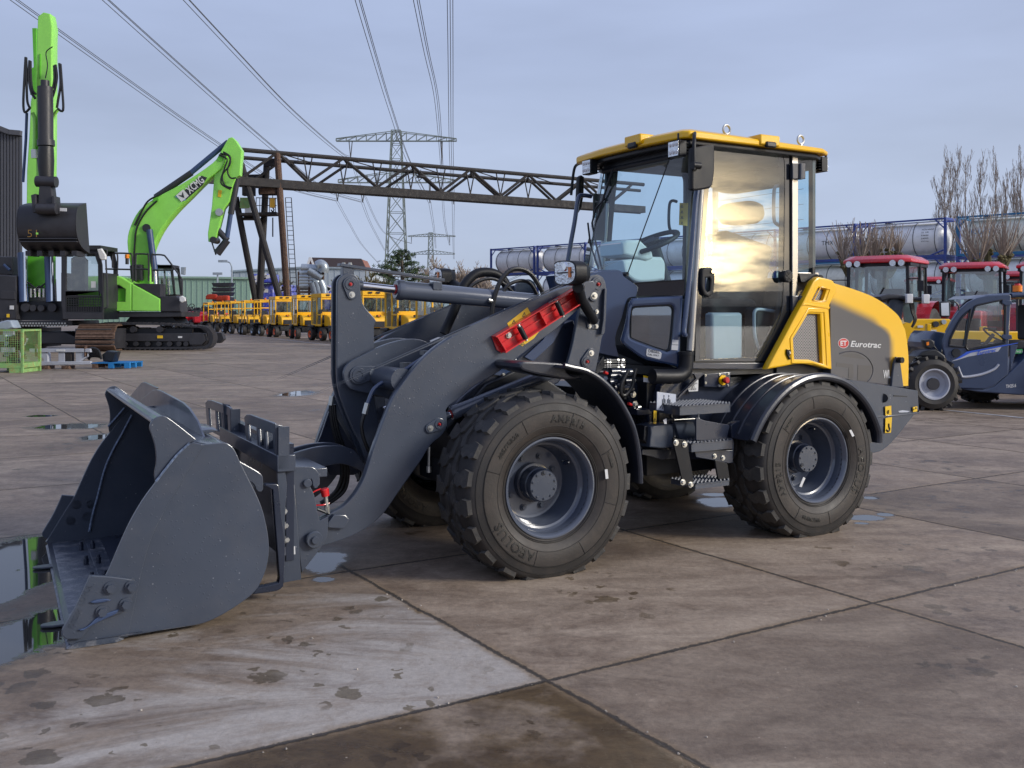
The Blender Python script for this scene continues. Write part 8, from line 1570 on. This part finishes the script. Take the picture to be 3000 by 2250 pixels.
tr = tractor(); first = True
for x, Y, rz, l_ in ((655, 24.6, rad(-37), 'red roofed tractor nearest the loader hood, lamps along its roof edge'), (1345, 27.6, rad(-30), 'red roofed tractor behind the open door window of the navy telehandler'), (1000, 38, rad(-30), 'red tractor farther back between the two nearer tractor cabs'), (1740, 33, rad(-32), 'red tractor at the right photo edge with an amber beacon'), (1960, 27, rad(-32), 'red tractor outside the right edge, its mudguard showing in the telehandler window')):
    o = tr if first else copy_tree(tr); first = False; o.location = (wp('L', x, 0, Y)[0], Y, 0); o.rotation_euler = (0, 0, rz); tag(o, l_, 'tractor', 'red tractors parked behind the telehandlers')
bp_ = root('amber_beacon', (wp('L', 1688, 0, 20)[0], 20, 0), 0, 'orange beacon on a thin mast behind the navy telehandler roof', 'beacon'); q = MB(); a = wp('L', 1688, 680, 20); q.tube([(a[0], 20, 0), a], .03, 'exc_dark', 8); bld(q, 'mast', bp_); q = MB(); q.tube([a, (a[0], 20, a[2]+.12)], .09, 'beacon', 14); q.tube([(a[0], 20, a[2]+.12), (a[0], 20, a[2]+.16)], [.07, .05], 'red_dull', 12); bld(q, 'lamp', bp_)
# ---------------------------------------------------------------- yellow telehandler behind
Yt = 18.2; yt = root('telehandler', (wp('L', 1200, 0, Yt)[0], Yt+.8, 0), 0, 'yellow telehandler with a dark boom head, standing between the loader and the red tractors', 'telehandler')
q = MB(); plw(q, wt('L', [(855, 935), (935, 900), (1010, 895), (1230, 895), (1262, 920), (1265, 990), (2100, 1000), (2100, 1080), (1270, 1082), (1130, 1090), (940, 1112), (860, 1080)], Yt), Yt+.4, .5, 'yellow', .02); by = bld(q, 'boom', yt); q = MB(); p = wp('L', 1040, 935, Yt+.4); q.tube([p, (p[0], p[1]-.06, p[2])], .055, 'exc_dark', 18); p = wp('L', 1102, 918, Yt+.4); q.tube([p, (p[0], p[1]-.06, p[2])], .045, 'galv', 18); plw(q, wt('L', [(976, 980), (1050, 980), (1050, 1006), (976, 1006)], Yt+.4), Yt+.38, .01, 'label_white'); plw(q, wt('L', [(902, 946), (946, 946), (946, 962), (902, 962)], Yt+.4), Yt+.38, .01, 'label_white'); sub(q, 'boom_pin', by, yt)
q = MB(); plw(q, wt('L', [(600, 720), (680, 698), (760, 700), (840, 720), (975, 725), (990, 745), (985, 760), (860, 750), (840, 760), (780, 740), (690, 740), (620, 760)], Yt-1), Yt-1, 1.2, 'exc_dark', .03); plw(q, wt('L', [(700, 740), (740, 725), (820, 760), (800, 900), (760, 930), (690, 860)], Yt-1), Yt-.9, .15, 'charcoal', .02); plw(q, wt('L', [(840, 760), (960, 755), (945, 880), (900, 930), (860, 920)], Yt-.6), Yt-.3, .05, 'window_glass'); hb = bld(q, 'boom_head', yt)
for x, y in ((838, 735), (968, 738)): q = MB(); q.box(wp('L', x, y, Yt-1.05), (.11, .08, .16), 'white_paint'); sub(q, 'work_lamp', hb, yt, bev=.01)
for k in range(3): tubes('hose', [[('L', 845+k*12, 770), ('L', 860+k*10, 840), ('L', 880+k*6, 900), ('L', 860, 960)]], Yt-.95, .02, 'hose', yt)
q = MB(); plw(q, wt('L', [(850, 930), (850, 1180), (820, 1200), (820, 930)], Yt), Yt-.9, .1, 'yellow', .01); plw(q, wt('L', [(850, 1000), (900, 1040), (940, 1112), (2050, 1090), (2050, 1500), (850, 1500)], Yt+.3), Yt+1.0, .6, 'chassis_black'); bld(q, 'chassis', yt)
q = MB(); plw(q, wt('L', [(1482, 960), (1500, 955), (1535, 955), (1545, 975), (1545, 1000), (1482, 1000)], Yt), Yt+.42, .05, 'yellow', .01, [wt('L', [(1500, 968), (1528, 968), (1528, 990), (1500, 990)], Yt)]); bld(q, 'lifting_lug', yt)
for x in (980, 1900):
    q = MB(); c_ = wp('L', x, 0, Yt)[0]; q.lathe([(0, .25), (-.02, .42), (.04, .48), (.30, .48), (.36, .42), (.34, .25)], (c_, Yt+.1, .48), (0, 1, 0), 'rubber', 28); w_ = bld(q, 'wheel', yt); q = MB(); q.lathe([(0, .25), (.08, .2), (.1, .02)], (c_, Yt+.1, .48), (0, 1, 0), 'galv', 20); sub(q, 'rim', w_, yt)
# ---------------------------------------------------------------- navy telehandler
Yn = 15.0; tn = root('telehandler', (wp('L', 1500, 0, Yn)[0], Yn+.9, 0), 0, 'navy blue compact telehandler with an open framed cab, cut off by the right photo edge', 'telehandler'); NV = 'tele_navy'
door_o = [(1100, 1110), (1105, 1060), (1135, 990), (1180, 905), (1240, 820), (1300, 765), (1370, 730), (1450, 712), (1625, 700), (1640, 712), (1622, 1090), (1615, 1330), (1500, 1420), (1440, 1445), (1220, 1438), (1180, 1370), (1120, 1200)]
h1 = [(1150, 1105), (1165, 1040), (1210, 950), (1255, 880), (1318, 820), (1275, 1100), (1262, 1115)]; h2 = [(1352, 800), (1380, 785), (1560, 748), (1592, 752), (1588, 1080), (1300, 1140), (1282, 1120), (1296, 1000)]
q = MB(); plw(q, wt('L', door_o, Yn), Yn, .06, NV, .015, [wt('L', h1, Yn), wt('L', h2, Yn)]); dn = bld(q, 'door', tn)
q = MB(); plw(q, wt('L', h1, Yn), Yn+.02, .0, 'glass_far'); plw(q, wt('L', h2, Yn), Yn+.02, .0, 'glass_far'); sub(q, 'door_window', dn, tn)
q = MB()
for h_ in (h1, h2):
    P_ = smooth(wt('L', h_, Yn), 3); q.tube([(x, Yn-.005, z) for x, z in P_], .016, 'chassis_black', 6, closed=True)
sub(q, 'window_seal', dn, tn)
q = MB(); plw(q, wt('L', [(1168, 1228), (1250, 1180), (1300, 1158), (1562, 1112), (1535, 1150), (1300, 1190), (1215, 1218)], Yn), Yn-.004, .003, 'stripe_grey'); plw(q, wt('L', [(1190, 1215), (1250, 1178), (1290, 1150), (1690, 1080), (1690, 1086), (1560, 1112), (1320, 1160), (1240, 1200)], Yn), Yn-.008, .003, 'stripe_blue'); a = Vector(wp('L', 1372, 1180, Yn-.01)); b = Vector(wp('L', 1520, 1150, Yn-.01)); textfit(q, 'Eurotrac', a, b-a, (0, 0, 1), (b-a).length, .055, 'stripe_blue', shear=.25, off=.02, th=.0); sub(q, 'stripe_lettering', dn, tn)
q = MB(); P_ = [wp('L', x, y, Yn-.005) for x, y in [(1222, 1270), (1245, 1330), (1270, 1350), (1400, 1330), (1500, 1290), (1540, 1250)]]; q.tube(cr(P_, 5), .020, 'stripe_grey', 8); sub(q, 'door_trim', dn, tn); q = MB(); c_ = wp('L', 1205, 1160, Yn); q.tube([c_, (c_[0], c_[1]-.02, c_[2])], .065, 'chassis_black', 24); sub(q, 'round_vent', dn, tn); q = MB()
for y in (760, 1030): plw(q, wt('L', [(1565, y-15), (1635, y-10), (1640, y+20), (1590, y+30), (1560, y+10)], Yn), Yn-.03, .03, NV, .008); sub(q, 'door_hinge', dn, tn); q = MB()
q = MB(); plw(q, wt('L', [(1215, 1440), (1440, 1450), (1510, 1425), (1630, 1320), (1850, 1100), (2200, 1080), (2500, 1080), (2560, 1300), (2520, 1500), (2300, 1500), (2250, 1420), (2150, 1350), (2000, 1350), (1900, 1420), (1850, 1495), (1700, 1492), (1400, 1470)], Yn), Yn+.02, .5, NV, .02); plw(q, wt('L', [(1180, 1200), (1400, 1250), (2500, 1250), (2500, 1480), (1350, 1480), (1200, 1420)], Yn+.6), Yn+.6, .9, 'chassis_black', .02); bn = bld(q, 'body', tn)
q = MB(); a = wp('L', 1602, 1437, Yn); b = wp('L', 1682, 1430, Yn); textfit(q, 'TH25.6', (a[0], Yn+.018, a[2]), (1, 0, .1), (0, 0, 1), b[0]-a[0], .050, 'white_paint', off=.012, th=0); sub(q, 'model_lettering', bn, tn)
q = MB(); q.tube(cr([wp('L', x, y, Yn+.03) for x, y in [(1640, 712), (1760, 705), (1900, 720), (1990, 800), (2010, 1080)]], 4), .035, NV, 10); q.tube(cr([wp('L', x, y, Yn+1.1) for x, y in [(1135, 1000), (1240, 820), (1370, 730), (1640, 705), (1760, 705), (1900, 720), (1990, 800)]], 4), .035, NV, 10); plw(q, wt('L', [(1400, 735), (1450, 708), (1640, 695), (1760, 695), (1900, 712), (1920, 735), (1640, 715)], Yn), Yn+.05, 1.1, NV, .01)
plw(q, wt('L', [(1640, 1100), (1700, 1100), (1640, 1310)], Yn), Yn+.03, .04, NV, .01); bld(q, 'cab_frame', tn)
q = MB(); plw(q, wt('L', [(1660, 1135), (1728, 1130), (1722, 1165), (1662, 1168)], Yn+.1), Yn+.1, .01, 'sign_green'); a = wp('L', 1668, 1158, Yn+.09); textfit(q, 'STAGE V', a, (1, 0, 0), (0, 0, 1), .12, .03, 'white_paint', off=.01, th=0); plw(q, wt('L', [(1640, 1110), (2000, 1100), (2000, 1330), (1640, 1330)], Yn+.3), Yn+.3, .05, 'chassis_black'); bld(q, 'rear_panel', tn)
q = MB(); q.bb((wp('L', 1310, 0, Yn)[0], Yn+.2, wp('L', 0, 1130, Yn)[2]), (wp('L', 1450, 0, Yn)[0], Yn+.8, wp('L', 0, 1060, Yn)[2]), 'chassis_black'); c_ = Vector(wp('L', 1500, 1015, Yn+.4)); q.tube([c_+Vector((.13*math.cos(t), .17*math.sin(t), .12*math.cos(t)*-.8)) for t in [k*math.pi/10 for k in range(20)]], .014, 'chassis_black', 6, closed=True); q.tube([c_, c_+Vector((-.25, 0, -.30))], .03, 'chassis_black', 8); bld(q, 'steering_wheel', tn)
q = MB(); q.bb((wp('L', 1680, 0, Yn)[0], Yn+.25, .9), (wp('L', 1900, 0, Yn)[0], Yn+.75, 1.05), 'seat'); q.bb((wp('L', 1880, 0, Yn)[0], Yn+.25, 1.05), (wp('L', 1930, 0, Yn)[0], Yn+.75, 1.6), 'seat'); bld(q, 'seat', tn, bev=.03)
q = MB(); plw(q, wt('L', [(1010, 1020), (1040, 990), (1130, 1005), (1140, 1050), (1100, 1120), (1090, 1180), (1000, 1120), (985, 1080)], Yn+.2), Yn+.2, .8, NV, .02); plw(q, wt('L', [(900, 1190), (940, 1150), (1050, 1130), (1120, 1180), (1160, 1300), (1120, 1250), (1040, 1190)], Yn-.02), Yn-.02, .35, 'chassis_black', .02); bld(q, 'front_wing', tn)
q = MB(); plw(q, wt('L', [(958, 1062), (1010, 1052), (1040, 1070), (1042, 1105), (1010, 1130), (968, 1120)], Yn-.1), Yn-.1, .14, 'chassis_black', .02); plw(q, wt('L', [(976, 1078), (996, 1074), (996, 1100), (978, 1102)], Yn-.12), Yn-.115, .012, 'beacon'); q.tube([wp('L', 1030, 1110, Yn), wp('L', 1060, 1140, Yn), wp('L', 1000, 1150, Yn)], .02, 'chassis_black', 6); bld(q, 'headlamp', tn)
q = MB(); plw(q, wt('L', [(1080, 765), (1095, 757), (1155, 757), (1165, 770), (1163, 870), (1150, 880), (1092, 878), (1082, 865)], Yn-.15), Yn-.15, .04, 'chassis_black', .01); plw(q, wt('L', [(1090, 770), (1150, 766), (1154, 868), (1094, 868)], Yn-.16), Yn-.156, .004, 'chrome'); q.tube(cr([wp('L', x, y, Yn-.1) for x, y in [(1160, 760), (1200, 762), (1225, 790), (1228, 830)]], 4), .012, 'chassis_black', 6); bld(q, 'mirror', tn)
for x, y0_, dy in ((1010, 1597, 0), (2080, 1597, 0), (1360, 1552, 1.35), (2400, 1552, 1.35)):
    q = MB(); c_ = wp('L', x, 0, Yn)[0] if dy == 0 else wp('L', x, 0, Yn+1.5)[0]; yy = Yn-.12+dy; R_ = .40; q.lathe([(.0, .22), (-.02, .30), (.01, .37), (.05, R_-.015), (.24, R_-.015), (.28, .36), (.29, .22)], (c_, yy, R_), (0, 1, 0), 'rubber', 36)
    for k in range(18):
        a = k*math.pi/9; q.box((c_+R_*math.sin(a), yy+.08, R_+R_*math.cos(a)), (.05, .15, .05), 'rubber', Matrix.Rotation(a, 3, 'Y') @ Matrix.Rotation(.5, 3, 'Z')); a += .17; q.box((c_+R_*math.sin(a), yy+.20, R_+R_*math.cos(a)), (.05, .15, .05), 'rubber', Matrix.Rotation(a, 3, 'Y') @ Matrix.Rotation(-.5, 3, 'Z'))
    q.v = [(x_, y_, max(z_, .005)) for x_, y_, z_ in q.v]; w_ = bld(q, 'wheel', tn)
    if dy == 0 and x < 1500 or dy == 0: q = MB(); q.lathe([(-.005, .225), (-.012, .235), (-.012, .215), (.02, .20), (.03, .195), (.06, .185), (.08, .12), (.07, .10), (.07, .01)], (c_, yy, R_), (0, 1, 0), 'white_paint' if False else 'stripe_grey', 40); q.tube([(c_, yy+.02, R_), (c_, yy+.08, R_)], .09, 'exc_dark', 24); sub(q, 'rim', w_, tn)
# ---------------------------------------------------------------- long shed and reeds behind the camera, mirrored in the door glass
sh_ = root('brick_barn', (120, -30, 0), rad(-18), 'low red brown barn standing beyond the photographer, mirrored in the cab door', 'barn'); q = MB(); q.bb((0, -60, 0), (14, 60, 2.6), 'brick'); lb_(q, 'wall', sh_); q = MB(); q.loft([(-.8, -61, 2.5), (7, -61, 4.6), (14.8, -61, 2.5)], [(-.8, 61, 2.5), (7, 61, 4.6), (14.8, 61, 2.5)], 'roof_tile'); lb_(q, 'roof', sh_)
